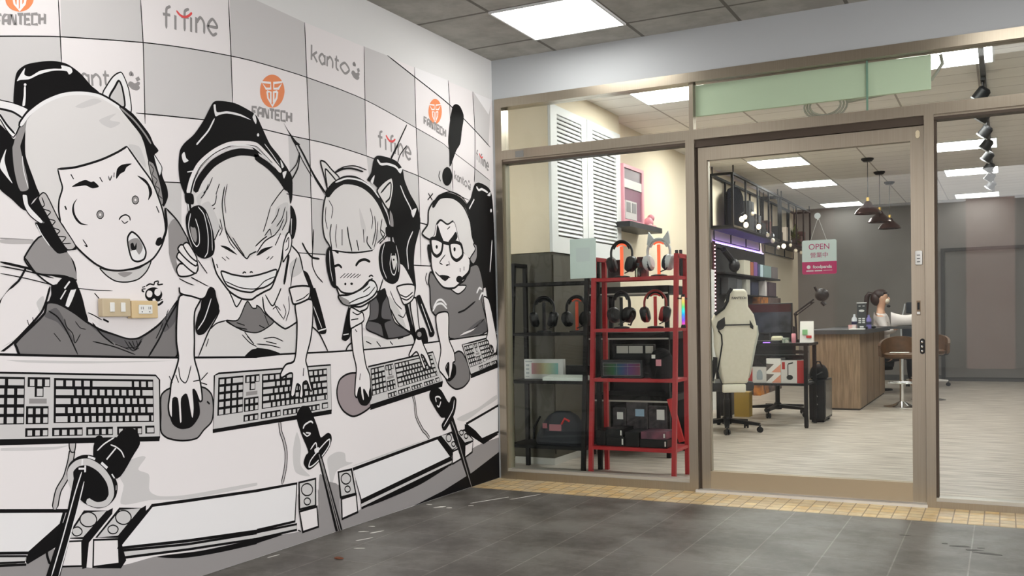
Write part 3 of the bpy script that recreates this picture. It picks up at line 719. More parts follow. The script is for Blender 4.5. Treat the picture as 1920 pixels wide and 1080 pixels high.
f H -2675 937 -2622 1042 -2590 1070 -2509 1087 -2428 1050 -2326 1030 -2326 1036 -2254 1053 -2189 1083 -2096 1050 -2036 1082 -2051 940 -2166 931 -2329 929 -2432 927
f D -2517 1090 -2443 1092 -2381 1176 -2348 1146 -2322 1146 -2321 1158 -2295 1146 -2269 1121 -2207 1084 -2272 1047 -2326 1033 -2395 1040 -2461 1062
s K 6.3 -2517 1090 -2443 1092 -2381 1176 -2348 1146 -2322 1146 -2321 1158 -2295 1146 -2269 1121 -2207 1084 -2272 1047 -2326 1033 -2395 1040 -2461 1062 -2517 1090
f K -2407 924 -2363 955 -2328 961 -2328 964 -2239 952 -2162 927 -2330 923
s K 7.1 -2504 1234 -2477 1193 -2450 1151 -2413 1188
s K 6.8 -2683 938 -2622 1042 -2556 1131 -2579 1157
s K 6.2 -2556 1122 -2587 1134 -2612 1093
s K 6.3 -2517 1090 -2574 1078 -2614 1053
s K 8.9 -2280 1198 -2269 1134 -2225 1096 -2134 1048 -2095 1057 -2036 1082
s K 7.6 -2262 1208 -2214 1156 -2175 1203 -2151 1241
s K 5.6 -2100 1204 -2097 1140 -2123 1083
s K 5.5 -2204 1171 -2173 1127 -2142 1096
s K 5.2 -2420 1026 -2371 988 -2328 969
s K 5.2 -2387 1019 -2353 988
s K 5.3 -2327 981 -2239 972 -2165 957
s K 5.4 -2282 1004 -2210 1008 -2145 988
s K 8.4 -1927 1054 -1877 1020 -1836 966 -1811 928
s K 9.5 -2070 1448 -2015 1406 -1988 1329
s K 6.7 -2035 1392 -2067 1320 -2084 1243
s K 8.6 -2729 1442 -2715 1409
f P -2781 1280 -2791 1305 -2773 1328 -2733 1327 -2677 1332 -2675 1304 -2712 1283 -2756 1276
s K 7.0 -2781 1280 -2791 1305 -2773 1328 -2733 1327 -2677 1332 -2675 1304 -2712 1283 -2756 1276 -2781 1280
f P -2788 1355 -2778 1375 -2749 1373 -2703 1337 -2673 1324 -2686 1292 -2719 1305 -2762 1334
s K 6.9 -2788 1355 -2778 1375 -2749 1373 -2703 1337 -2673 1324 -2686 1292 -2719 1305 -2762 1334 -2788 1355
f P -2781 1388 -2765 1408 -2741 1402 -2709 1359 -2676 1341 -2684 1323 -2732 1346
s K 7.0 -2781 1388 -2765 1408 -2741 1402 -2709 1359 -2676 1341 -2684 1323 -2732 1346 -2781 1388
f P -2752 1407 -2733 1420 -2715 1409 -2679 1360 -2680 1343 -2717 1364
s K 7.0 -2752 1407 -2733 1420 -2715 1409 -2679 1360 -2680 1343 -2717 1364 -2752 1407
s K 5.1 -2712 1274 -2615 1237
s K 4.8 -2672 1349 -2621 1294
s K 4.6 -2778 1267 -2735 1251 -2661 1230
f W -2538 1306 -2469 1294 -2386 1288 -2316 1296 -2254 1310 -2178 1326 -2205 1271 -2265 1242 -2301 1235 -2319 1230 -2354 1217 -2422 1222 -2463 1232 -2504 1245 -2527 1274
s K 8.3 -2538 1306 -2469 1294 -2386 1288 -2316 1296 -2254 1310 -2178 1326 -2205 1271 -2265 1242 -2301 1235 -2319 1230 -2354 1217 -2422 1222 -2463 1232 -2504 1245 -2527 1274 -2538 1306
s K 5.0 -2515 1263 -2430 1238 -2353 1232 -2319 1235 -2301 1244 -2264 1270 -2192 1294
s K 9.0 -2591 1365 -2566 1296 -2520 1245 -2488 1217 -2423 1189 -2355 1184 -2320 1200 -2266 1222 -2220 1240 -2181 1300 -2151 1355 -2129 1438
f K -2540 1418 -2494 1415 -2437 1383 -2482 1396
f K -2315 1386 -2277 1418 -2202 1435 -2250 1411 -2295 1390
s K 3.7 -2532 1368 -2508 1354
s K 3.8 -2507 1372 -2487 1361
s K 4.1 -2247 1372 -2228 1386
s K 4.1 -2224 1372 -2201 1389
s K 6.9 -2407 1301 -2395 1308 -2384 1304
s K 7.0 -2361 1306 -2351 1311 -2340 1307
s K 5.4 -2565 1337 -2557 1320
s K 5.0 -2554 1639 -2567 1597 -2619 1575
s K 6.7 -2505 1680 -2522 1602 -2514 1532 -2503 1486 -2456 1431 -2379 1369 -2357 1388 -2312 1406
s K 5.0 -2507 1486 -2481 1435 -2449 1407
s K 5.8 -2543 1489 -2573 1441
s K 5.0 -2558 1535 -2535 1490
s K 5.7 -2584 1452 -2566 1511 -2573 1556
s K 4.9 -2600 1680 -2624 1637 -2648 1612
s K 6.3 -2239 1481 -2275 1460 -2320 1428
s K 6.4 -2183 1491 -2257 1455 -2313 1397
s K 5.6 -2146 1500 -2185 1441
s K 5.5 -2211 1620 -2241 1549 -2265 1498
s K 5.6 -2095 1733 -2158 1676 -2211 1620
s K 7.7 -1992 1894 -2010 1827 -2059 1762
s K 5.7 -2071 1797 -2019 1845 -1992 1907
s K 5.6 -2091 1721 -2051 1751
s K 4.5 -2575 1712 -2604 1662 -2632 1636
s K 4.6 -2536 1688 -2558 1639
s K 4.6 -2488 1693 -2507 1621 -2501 1563
s K 4.5 -2606 1484 -2576 1452
s K 4.9 -2564 1580 -2596 1566 -2619 1574
f T -2649 1578 -2602 1605 -2572 1568 -2543 1501 -2584 1457 -2605 1530
s K 5.0 -2538 1536 -2527 1490 -2544 1460
s K 5.1 -2464 1460 -2424 1415 -2391 1381
s K 5.4 -2257 1480 -2219 1514 -2211 1483
s K 5.5 -2173 1530 -2134 1571 -2108 1630
s K 5.5 -2209 1539 -2171 1580 -2151 1620
s K 5.6 -2120 1572 -2155 1519 -2193 1485
s K 5.6 -2099 1612 -2104 1561 -2136 1514
s K 5.5 -2509 1087 -2461 1062 -2386 1049
s K 4.7 -2452 1080 -2402 1067
s K 4.9 -2307 1066 -2272 1053
s K 4.9 -2270 1115 -2244 1065
s K 4.8 -2403 1037 -2345 981
s K 4.5 -2623 1013 -2639 979
s K 4.9 -2265 991 -2193 977
s K 5.0 -2214 1140 -2186 1153 -2159 1134
s K 5.1 -2139 1165 -2122 1127 -2142 1089
s K 31.8 -2681 1637 -2645 1698 -2573 1770 -2484 1820 -2400 1847 -2297 1853 -2297 1838 -2218 1809 -2146 1765 -2091 1711
s K 31.4 -2720 1618 -2698 1685 -2652 1756 -2565 1826 -2465 1873 -2356 1895 -2295 1896 -2243 1870 -2181 1830 -2126 1793
s P 23.6 -2719 1621 -2696 1686 -2651 1755 -2563 1823 -2466 1870 -2356 1891 -2295 1893 -2243 1867 -2181 1826 -2131 1792
s K 3.9 -2707 1625 -2686 1684 -2642 1752 -2557 1819 -2458 1865 -2356 1884 -2295 1886 -2252 1863 -2190 1825
s W 6.3 -2713 1628 -2697 1683 -2651 1754 -2563 1823 -2482 1863 -2399 1878 -2313 1881 -2244 1849 -2181 1814
s W 4.4 -2696 1635 -2675 1688 -2636 1744 -2564 1806 -2499 1841 -2408 1867
s W 4.3 -2719 1716 -2667 1729
f K -2735 1624 -2691 1626 -2689 1585 -2731 1587
s K 19.7 -2714 1594 -2708 1505
s W 5.9 -2720 1582 -2711 1530
s W 5.9 -2700 1581 -2692 1515
f K -2733 1528 -2702 1567 -2657 1583 -2619 1564 -2583 1486 -2572 1412 -2585 1375 -2634 1356 -2679 1370 -2714 1426 -2731 1475
s W 4.4 -2664 1576 -2631 1545 -2611 1461 -2616 1386 -2634 1362
s W 4.3 -2707 1544 -2720 1487 -2700 1427 -2678 1406 -2662 1423 -2664 1480 -2681 1524
s W 3.2 -2619 1552 -2591 1480 -2588 1394
f M -2709 1488 -2683 1484 -2675 1445 -2683 1423 -2701 1441
f K -2708 1516 -2683 1512 -2685 1487 -2705 1487
f K -2070 1640 -2046 1623 -2030 1580 -2034 1528 -2056 1480 -2080 1483 -2089 1511 -2072 1576
s W 4.3 -2065 1577 -2072 1499
f K -2117 1781 -2074 1803 -2053 1770 -2056 1680 -2070 1647 -2086 1722 -2104 1745
f W -2122 1790 -2093 1800 -2113 1763
f P -2107 1491 -2084 1511 -2067 1474 -2082 1422 -2117 1382 -2134 1365 -2131 1438
s K 7.5 -2107 1491 -2084 1511 -2067 1474 -2082 1422 -2117 1382 -2134 1365 -2131 1438 -2107 1491
s K 5.6 -2112 1458 -2090 1485 -2096 1434 -2116 1420
s K 16.0 -2091 1402 -2109 1338 -2131 1258
part gamer_print.002
f K -1442 1838 -1404 1882 -1377 1958 -1345 1982 -1262 1988 -1158 1978 -1099 1941 -1081 1882 -1029 1812 -954 1742 -924 1675 -930 1619 -984 1507 -1002 1405 -986 1262 -1048 1295 -1140 1399 -1237 1618 -1284 1762 -1382 1824
s W 13.6 -1346 1961 -1315 1941 -1251 1950 -1173 1946 -1133 1928
f W -1149 1930 -1099 1950 -1121 1914
f W -1412 1835 -1374 1872 -1394 1822
s W 9.6 -1126 1846 -1085 1790 -1032 1735 -1002 1695
f W -1019 1709 -962 1731 -999 1674
s W 9.3 -1006 1594 -1053 1533 -1072 1479 -1059 1372
f K -1694 994 -1632 1155 -1616 1127 -1624 1001 -1659 976 -1689 982
s W 5.2 -1682 1008 -1637 1012
f K -1108 1172 -1080 1180 -1016 1033 -902 1031 -868 944 -1020 940
f K -1048 1295 -1014 1281 -986 1266 -1009 1219 -1050 1249
f K -984 1212 -945 1226 -921 1197 -791 1005 -806 980 -845 978 -861 1015
s W 6.3 -932 1173 -829 1006
f P -1620 1148 -1527 1162 -1466 1198 -1313 1318 -1140 1399 -1047 1326 -1007 1266 -1024 1196 -1108 1164 -1059 1011 -1260 1007 -1508 1041
f T -1265 1216 -1176 1149 -1099 1035 -1218 1089
f H -1509 995 -1388 981 -1261 970 -1045 995 -1020 931 -1500 922
f E -1441 1213 -1404 1228 -1315 1244 -1272 1201 -1255 1149 -1206 1066 -1045 1003 -1274 978 -1387 1006 -1484 1041 -1445 1112
s K 8.4 -1441 1213 -1404 1228 -1315 1244 -1272 1201 -1255 1149 -1206 1066 -1045 1003 -1274 978 -1387 1006 -1484 1041 -1445 1112 -1441 1213
f K -1386 1214 -1302 1259 -1285 1215 -1325 1171 -1334 1096 -1244 1082 -1310 1061 -1274 976 -1319 985 -1348 1057 -1470 1079 -1378 1094 -1362 1170
s K 10.5 -1255 1149 -1179 1066 -1045 999
s K 9.8 -1540 1127 -1468 1148 -1441 1213
s K 7.0 -1251 1245 -1201 1179 -1136 1141
s K 7.1 -1177 1111 -1124 1096 -1096 1126
s K 6.6 -1486 969 -1438 953
s K 6.8 -1389 966 -1352 936
s K 7.1 -1182 975 -1128 982
s K 7.0 -1262 963 -1236 943
s K 8.4 -1665 926 -1639 952 -1604 969
f H -1835 1884 -1801 1885 -1751 1855 -1684 1814 -1776 1747 -1806 1807
s K 9.1 -1835 1884 -1801 1885 -1751 1855 -1684 1814 -1776 1747 -1806 1807 -1835 1884
s K 9.2 -1786 1756 -1799 1849 -1757 1830 -1714 1802
f H -1352 1795 -1215 1879 -1195 1831 -1220 1746 -1247 1697 -1310 1744
s K 10.2 -1352 1795 -1215 1879 -1195 1831 -1220 1746 -1247 1697 -1310 1744 -1352 1795
s K 10.3 -1321 1780 -1222 1850 -1232 1767 -1278 1733
s K 6.8 -1338 1822 -1254 1861
f H -1799 1714 -1754 1760 -1676 1789 -1574 1801 -1480 1791 -1396 1757 -1324 1699 -1276 1630 -1252 1572 -1344 1500 -1407 1460 -1587 1439 -1766 1443 -1781 1466 -1817 1504 -1830 1570 -1822 1651
s K 9.1 -1799 1714 -1754 1760 -1676 1789 -1574 1801 -1480 1791 -1396 1757 -1324 1699 -1276 1630 -1252 1572 -1344 1500 -1407 1460 -1587 1439 -1766 1443 -1781 1466 -1817 1504 -1830 1570 -1822 1651 -1799 1714
f T -1520 1680 -1486 1626 -1464 1571 -1489 1541 -1511 1596
f T -1366 1579 -1292 1540 -1356 1506 -1405 1532
f P -1765 1446 -1587 1439 -1407 1461 -1344 1507 -1335 1391 -1313 1318 -1378 1258 -1379 1214 -1527 1155 -1620 1160 -1708 1216 -1729 1250 -1739 1270 -1748 1338
s K 10.3 -1739 1270 -1729 1250 -1710 1216 -1676 1175 -1620 1160 -1527 1155 -1442 1184 -1373 1218 -1313 1311
s K 8.2 -1766 1442 -1587 1438 -1407 1460
s K 10.6 -1628 1573 -1618 1518 -1592 1444
s K 8.7 -1549 1508 -1534 1453
s K 8.9 -1453 1536 -1457 1500 -1417 1466
s K 8.2 -1761 1576 -1774 1521 -1760 1443
s K 7.9 -1382 1650 -1376 1578 -1409 1489
s K 6.9 -1328 1581 -1291 1555 -1363 1502
s K 5.6 -1778 1696 -1747 1658 -1760 1603
s K 5.6 -1801 1660 -1808 1599 -1794 1546
s K 5.7 -1717 1579 -1730 1510 -1721 1456
s K 6.1 -1423 1689 -1401 1634 -1413 1575
s K 6.0 -1488 1569 -1485 1498
s K 5.8 -1673 1555 -1676 1472
s K 6.3 -1352 1623 -1368 1535 -1395 1475
s K 7.5 -1313 1641 -1329 1567 -1292 1525
s K 13.4 -1747 1359 -1708 1369 -1681 1355
s K 15.1 -1564 1370 -1532 1396 -1482 1408 -1432 1398
f K -1744 1441 -1706 1435 -1711 1426
s K 4.2 -1699 1302 -1654 1328
s K 4.2 -1671 1303 -1625 1329
s K 4.2 -1643 1304 -1597 1330
s K 4.3 -1615 1305 -1568 1330
s K 4.3 -1586 1306 -1538 1329
s K 4.3 -1557 1307 -1521 1326
f K -1647 1273 -1647 1271 -1649 1269 -1651 1267 -1653 1266 -1656 1266 -1659 1266 -1661 1267 -1663 1268 -1664 1270 -1665 1272 -1664 1274 -1663 1276 -1661 1278 -1658 1279 -1655 1280 -1653 1279 -1650 1278 -1648 1277 -1647 1275
f K -1590 1276 -1591 1274 -1593 1272 -1595 1270 -1599 1269 -1602 1269 -1606 1269 -1609 1270 -1611 1271 -1613 1273 -1614 1275 -1613 1277 -1611 1279 -1609 1280 -1605 1281 -1602 1282 -1598 1281 -1595 1281 -1593 1279 -1591 1278
s K 8.9 -1449 1317 -1425 1325 -1407 1319
f W -1629 1217 -1524 1247 -1463 1277 -1444 1299 -1395 1290 -1372 1251 -1417 1210 -1515 1175 -1620 1160 -1687 1174 -1717 1208
s K 10.6 -1629 1217 -1524 1247 -1463 1277 -1444 1299 -1395 1290 -1372 1251 -1417 1210 -1515 1175 -1620 1160 -1687 1174 -1717 1208 -1629 1217
f M -1711 1208 -1630 1186 -1614 1163 -1676 1171
s K 10.4 -1729 1260 -1685 1229 -1595 1225 -1512 1255 -1462 1288 -1413 1308
s K 6.4 -1631 1172 -1549 1197 -1453 1220 -1390 1265
s K 6.6 -1501 1234 -1439 1264
s K 40.6 -1799 1714 -1732 1772 -1642 1814 -1549 1825 -1456 1804 -1372 1763 -1311 1704 -1265 1638 -1236 1588
s W 9.3 -1720 1792 -1619 1825 -1502 1827 -1407 1802 -1335 1753
s W 6.9 -1310 1730 -1255 1661 -1238 1611
s K 10.3 -1729 1839 -1651 1870 -1571 1882 -1477 1878
s K 5.7 -1707 1854 -1639 1883 -1547 1899 -1446 1891
f M -1235 1693 -1210 1665 -1205 1606 -1231 1604
f K -1279 1596 -1199 1602 -1193 1553 -1274 1547
s K 32.2 -1227 1552 -1222 1463
s W 7.0 -1243 1543 -1240 1469
s W 7.1 -1214 1545 -1206 1471
f K -1354 1426 -1332 1486 -1280 1516 -1202 1518 -1157 1451 -1146 1376 -1167 1307 -1224 1282 -1301 1302 -1343 1354
s W 5.9 -1230 1455 -1246 1394 -1228 1343 -1202 1336 -1177 1397 -1191 1457
s W 5.2 -1293 1507 -1321 1443 -1317 1369 -1281 1312
s W 5.3 -1183 1502 -1157 1428 -1163 1353
f H -1231 1438 -1185 1441 -1179 1412 -1208 1362 -1227 1410
f K -1200 1420 -1201 1419 -1202 1417 -1204 1415 -1206 1414 -1208 1414 -1211 1414 -1213 1415 -1215 1416 -1216 1418 -1216 1420 -1216 1422 -1214 1423 -1213 1425 -1210 1426 -1208 1426 -1205 1426 -1203 1425 -1202 1424 -1201 1422
f K -1800 1444 -1770 1461 -1744 1373 -1735 1250 -1772 1263 -1802 1330 -1812 1397
s W 4.1 -1782 1439 -1779 1358 -1760 1284
part gamer_print.003
f K -386 1797 -324 1854 -268 1951 -205 1971 -79 1951 -35 1902 -14 1717 -3 1282 -5 990 -79 1018 -142 1284 -178 1283 -245 1395 -349 1434 -307 1607 -337 1725
s W 14.6 -245 1940 -216 1922 -171 1932 -90 1919
f W -100 1900 -53 1927 -59 1900
s W 10.9 -277 1855 -352 1779
s W 11.4 -46 1607 -60 1509 -83 1392
f W -41 1804 -41 1800 -43 1796 -46 1793 -49 1791 -52 1790 -56 1791 -59 1792 -61 1795 -63 1798 -63 1802 -62 1806 -61 1809 -58 1812 -55 1814 -51 1815 -48 1815 -45 1814 -42 1811 -41 1808
f D -823 1365 -764 1331 -681 1277 -555 1275 -367 1407 -244 1429 -178 1292 -200 1195 -135 1001 -615 962 -641 1109 -780 1106 -826 1150 -834 1269 -847 1301
s K 10.3 -823 1365 -764 1331 -681 1277 -555 1275 -367 1407 -244 1429 -178 1292 -200 1195 -135 1001 -615 962 -641 1109 -780 1106 -826 1150 -834 1269 -847 1301 -823 1365
f E -433 998 -186 1081 -135 1001 -484 973
s K 9.7 -484 983 -348 1005 -168 1081
f P -492 977 -433 997 -295 1022 -205 1068 -331 1005
s K 12.4 -512 1121 -428 1138 -288 1194
s W 12.9 -801 1150 -754 1194 -700 1199 -646 1167
s W 12.9 -809 1130 -762 1170 -701 1176 -643 1146
s W 14.5 -269 1247 -232 1282 -197 1274
s W 14.6 -239 1204 -198 1248 -158 1240
f P -642 1282 -603 1270 -507 1239 -423 1270 -405 1295
s K 9.4 -642 1282 -603 1270 -507 1239 -423 1270 -405 1295 -642 1282
f H -907 1588 -842 1650 -831 1730 -769 1792 -660 1827 -533 1833 -419 1794 -338 1708 -316 1615 -272 1532 -347 1466 -447 1514 -493 1595 -539 1683 -619 1666 -697 1686 -744 1658 -769 1592 -823 1559
s K 11.4 -907 1588 -842 1650 -831 1730 -769 1792 -660 1827 -533 1833 -419 1794 -338 1708 -316 1615 -272 1532 -347 1466 -447 1514 -493 1595 -539 1683 -619 1666 -697 1686 -744 1658 -769 1592 -823 1559 -907 1588
f P -744 1658 -697 1686 -619 1666 -539 1683 -493 1595 -447 1514 -361 1465 -367 1390 -421 1329 -488 1302 -555 1275 -681 1277 -771 1335 -811 1397 -820 1556 -769 1592
s K 12.8 -367 1390 -421 1329 -488 1302 -555 1275 -681 1277 -771 1335 -811 1397 -820 1556
s K 10.5 -744 1654 -697 1684 -619 1666 -547 1695
s K 29.1 -789 1754 -707 1823 -581 1848 -451 1833 -352 1775 -318 1701
s K 7.2 -769 1792 -675 1846 -564 1871 -434 1853 -351 1800
f K -757 1589 -736 1654 -697 1597 -668 1554 -793 1568
f K -611 1558 -558 1598 -517 1628 -500 1594 -544 1562
s K 20.6 -811 1563 -799 1486 -751 1463 -697 1490 -683 1553 -811 1563
s K 21.7 -592 1551 -576 1473 -515 1449 -440 1487 -459 1553 -592 1551
s K 21.2 -687 1551 -592 1547
f K -737 1520 -738 1516 -739 1513 -742 1510 -746 1509 -750 1508 -753 1508 -757 1510 -759 1512 -761 1515 -761 1518 -761 1522 -759 1525 -756 1528 -752 1530 -749 1530 -745 1530 -742 1529 -739 1526 -737 1523
f K -526 1517 -527 1513 -529 1509 -532 1506 -535 1504 -539 1503 -543 1504 -547 1506 -550 1508 -551 1512 -552 1516 -551 1520 -549 1524 -546 1527 -542 1529 -538 1530 -534 1530 -531 1528 -528 1525 -526 1522
s K 7.4 -650 1478 -719 1426 -684 1415
s K 8.7 -645 1412 -613 1418
s K 6.7 -612 1439 -601 1414
s K 6.9 -476 1403 -477 1378
s K 7.0 -426 1413 -427 1388
s K 6.7 -621 1635 -588 1654
f K -728 1346 -679 1352 -608 1344 -661 1315
s K 9.1 -773 1369 -722 1344 -597 1339
s K 21.4 -345 1434 -364 1382 -462 1329
f K -447 1332 -449 1325 -455 1319 -464 1314 -476 1311 -488 1309 -500 1310 -511 1313 -519 1317 -525 1323 -526 1330 -524 1337 -518 1343 -510 1348 -498 1352 -486 1353 -474 1352 -463 1350 -454 1345 -449 1339
f M -347 1466 -275 1532 -300 1565 -257 1559 -256 1481 -305 1434
s K 10.0 -347 1466 -275 1532 -300 1565 -257 1559 -256 1481 -305 1434 -347 1466
f K -851 1524 -820 1525 -809 1445 -825 1419 -844 1460
part desk_print
f P -3600 985 -3507 979 -3265 964 -2818 940 -2330 921 -2166 927 -1741 924 -1197 930 -190 974 -2 987 -2 490 -2 255 -721 231 -1766 238 -2354 236 -2774 122 -3402 187 -3625 242
f T -3562 964 -3377 953 -3147 940 -2826 927 -3207 935 -3482 951
f T -2065 546 -2038 478 -2042 381 -1974 318 -2082 354 -2098 453
f T -1836 385 -1760 409 -1693 393 -1684 350 -1627 335 -1763 313 -1809 245 -1828 316
f T -3080 541 -2996 556 -2979 548 -3017 506 -2965 477 -2964 412 -2914 382 -2766 362 -2350 346 -2350 333 -2767 345 -2962 374 -3104 384 -3089 454 -3107 493
f T -3592 664 -3387 643 -3327 640 -3387 633 -3592 655
f T -1651 317 -1285 346 -838 375 -1285 335
f T -553 458 -280 501 -21 567 -13 539 -209 494 -455 432
s K 8.9 -3600 985 -3507 979 -3265 964 -2818 940 -2330 921 -2330 922 -2166 927 -1741 924 -1197 930 -190 974 -2 987
f M -3624 273 -3511 249 -3431 290 -3280 181 -3112 146 -2936 142 -2700 111 -2359 89 -2188 72 -2053 60 -1927 64 -1902 314 -1830 269 -1755 236 -1728 59 -1567 77 -1215 95 -661 173 -325 254 -33 275 -2 271 -2 3 -571 9 -1298 3 -1774 3 -2362 3 -2779 3 -3630 88
F K -1062 3 -729 36 -366 95 -8 177 -2 188 -2 3 -404 3
f K -2936 140 -2700 111 -2359 89 -2359 92 -2183 72 -2360 68 -2360 65 -2624 82 -2811 105
s K 5.7 -2073 70 -2053 60
part monitor_print
F W -3618 447 -3354 397 -3372 357 -3500 284 -3623 312
s K 13.3 -3618 453 -3340 402
s K 10.4 -3623 310 -3499 283
S K 12.9 -3354 400 -3371 357 -3499 283
F K -3369 359 -3330 376 -3355 302 -3399 278 -3506 245 -3513 254 -3509 274 -3499 283
F T -3623 300 -3509 274 -3516 255 -3624 276
S K 7.4 -3623 300 -3509 274 -3516 255 -3624 276 -3623 300
s K 8.9 -3624 267 -3511 245
F W -2953 351 -2767 337 -2351 309 -2074 298 -2095 117 -2358 128 -2358 125 -2773 169 -3116 215
S K 13.3 -2953 351 -2767 337 -2351 309 -2074 298 -2095 117 -2358 128 -2358 125 -2773 169 -3116 215 -2953 351
F T -3120 205 -2773 155 -2358 115 -2358 119 -2081 101 -2082 74 -2359 89 -2774 133 -3118 176
S K 10.5 -3120 205 -2773 155 -2358 115 -2358 119 -2081 101 -2082 74 -2359 89 -2774 133 -3118 176 -3120 205
f K -1507 80 -1161 120 -645 179 -951 120 -1215 95
F W -1629 300 -785 365 -627 226 -1559 122
S K 18.1 -1629 300 -785 365 -627 226 -1559 122 -1629 300
F T -1563 112 -619 212 -628 185 -1561 82
S K 13.0 -1563 112 -619 212 -628 185 -1561 82 -1563 112
F K -456 415 -179 332 -2 298 -218 256 -458 364
F W -439 413 -2 493 -2 309 -12 313 -235 291 -321 349
S K 16.9 -439 413 -2 493 -2 309 -12 313 -235 291 -321 349 -439 413
part speaker_print
F K -3142 376 -3146 354 -3254 266 -3268 174 -3286 175 -3284 282 -3167 370
F T -3270 386 -3167 370 -3276 288 -3349 303
S K 10.0 -3270 386 -3167 370 -3276 288 -3349 303 -3270 386
f T -3217 346 -3219 338 -3225 331 -3233 327 -3243 325 -3254 326 -3265 329 -3275 335 -3283 343 -3288 351 -3289 360 -3287 368 -3282 375 -3274 379 -3264 381 -3253 381 -3241 377 -3232 371 -3224 364 -3219 355
s K 4.7 -3217 346 -3219 338 -3225 331 -3233 327 -3243 325 -3254 326 -3265 329 -3275 335 -3283 343 -3288 351 -3289 360 -3287 368 -3282 375 -3274 379 -3264 381 -3253 381 -3241 377 -3232 371 -3224 364 -3219 355 -3217 346
f T -3282 314 -3283 309 -3287 305 -3291 303 -3298 302 -3304 302 -3311 304 -3317 308 -3321 313 -3324 318 -3325 323 -3324 328 -3321 332 -3316 334 -3310 335 -3303 335 -3296 333 -3291 329 -3286 324 -3283 319
s K 4.6 -3282 314 -3283 309 -3287 305 -3291 303 -3298 302 -3304 302 -3311 304 -3317 308 -3321 313 -3324 318 -3325 323 -3324 328 -3321 332 -3316 334 -3310 335 -3303 335 -3296 333 -3291 329 -3286 324 -3283 319 -3282 314
F P -3355 292 -3283 279 -3286 186 -3380 206
S K 9.7 -3355 292 -3283 279 -3286 186 -3380 206 -3355 292
part speaker_print.001
F K -3006 351 -2984 357 -2986 330 -3106 231 -3087 161 -3113 135 -3239 166 -3125 157 -3122 255
F T -3111 367 -3006 350 -3121 260 -3221 278
S K 10.5 -3111 367 -3006 350 -3121 260 -3221 278 -3111 367
f T -3058 323 -3060 315 -3066 308 -3074 304 -3084 302 -3096 303 -3107 307 -3117 313 -3125 320 -3129 328 -3131 337 -3129 345 -3124 351 -3115 356 -3105 358 -3094 357 -3083 354 -3073 348 -3065 340 -3060 332
s K 5.0 -3058 323 -3060 315 -3066 308 -3074 304 -3084 302 -3096 303 -3107 307 -3117 313 -3125 320 -3129 328 -3131 337 -3129 345 -3124 351 -3115 356 -3105 358 -3094 357 -3083 354 -3073 348 -3065 340 -3060 332 -3058 323
f T -3121 289 -3123 284 -3126 280 -3131 277 -3138 276 -3145 277 -3152 279 -3159 283 -3164 288 -3167 293 -3168 298 -3167 303 -3163 307 -3158 309 -3151 310 -3144 310 -3137 307 -3131 304 -3125 299 -3122 294
s K 4.9 -3121 289 -3123 284 -3126 280 -3131 277 -3138 276 -3145 277 -3152 279 -3159 283 -3164 288 -3167 293 -3168 298 -3167 303 -3163 307 -3158 309 -3151 310 -3144 310 -3137 307 -3131 304 -3125 299 -3122 294 -3121 289
F P -3233 272 -3121 251 -3121 156 -3239 171
S K 10.1 -3233 272 -3121 251 -3121 156 -3239 171 -3233 272
F K -2986 336 -2953 351 -3116 215 -3129 213 -3119 236
part speaker_print.002
F T -2059 299 -1934 299 -1938 166 -2059 169
S K 14.3 -2059 299 -1934 299 -1938 166 -2059 169 -2059 299
f T -1958 248 -1961 239 -1967 232 -1976 227 -1988 225 -2001 226 -2014 229 -2026 236 -2035 244 -2040 253 -2042 262 -2040 271 -2034 278 -2024 283 -2012 285 -1999 285 -1986 281 -1975 275 -1966 267 -1960 258
s K 6.9 -1958 248 -1961 239 -1967 232 -1976 227 -1988 225 -2001 226 -2014 229 -2026 236 -2035 244 -2040 253 -2042 262 -2040 271 -2034 278 -2024 283 -2012 285 -1999 285 -1986 281 -1975 275 -1966 267 -1960 258 -1958 248
f T -1976 193 -1978 188 -1981 184 -1987 181 -1994 180 -2001 180 -2008 182 -2015 186 -2020 191 -2023 196 -2024 201 -2023 207 -2019 211 -2014 213 -2007 215 -2000 214 -1992 212 -1986 208 -1981 204 -1977 198
s K 6.8 -1976 193 -1978 188 -1981 184 -1987 181 -1994 180 -2001 180 -2008 182 -2015 186 -2020 191 -2023 196 -2024 201 -2023 207 -2019 211 -2014 213 -2007 215 -2000 214 -1992 212 -1986 208 -1981 204 -1977 198 -1976 193
F P -2060 158 -1928 158 -1920 56 -2039 54
S K 14.3 -2060 158 -1928 158 -1920 56 -2039 54 -2060 158
part speaker_print.003
F T -1752 304 -1640 302 -1608 170 -1735 171
S K 15.5 -1752 304 -1640 302 -1608 170 -1735 171 -1752 304
f T -1649 254 -1651 245 -1657 239 -1666 234 -1678 232 -1690 232 -1703 236 -1714 242 -1722 249 -1728 258 -1729 266 -1727 275 -1721 281 -1712 286 -1701 288 -1688 288 -1676 285 -1665 279 -1656 271 -1650 263
s K 7.4 -1649 254 -1651 245 -1657 239 -1666 234 -1678 232 -1690 232 -1703 236 -1714 242 -1722 249 -1728 258 -1729 266 -1727 275 -1721 281 -1712 286 -1701 288 -1688 288 -1676 285 -1665 279 -1656 271 -1650 263 -1649 254
f T -1655 200 -1656 195 -1660 191 -1665 189 -1671 188 -1678 188 -1685 190 -1691 193 -1696 198 -1699 203 -1700 208 -1699 212 -1696 216 -1690 219 -1684 220 -1677 220 -1670 218 -1664 215 -1659 210 -1656 205
s K 7.4 -1655 200 -1656 195 -1660 191 -1665 189 -1671 188 -1678 188 -1685 190 -1691 193 -1696 198 -1699 203 -1700 208 -1699 212 -1696 216 -1690 219 -1684 220 -1677 220 -1670 218 -1664 215 -1659 210 -1656 205 -1655 200
F P -1730 163 -1605 165 -1594 68 -1728 57
S K 15.6 -1730 163 -1605 165 -1594 68 -1728 57 -1730 163
part speaker_print.004
F K -800 371 -739 376 -609 265 -627 218
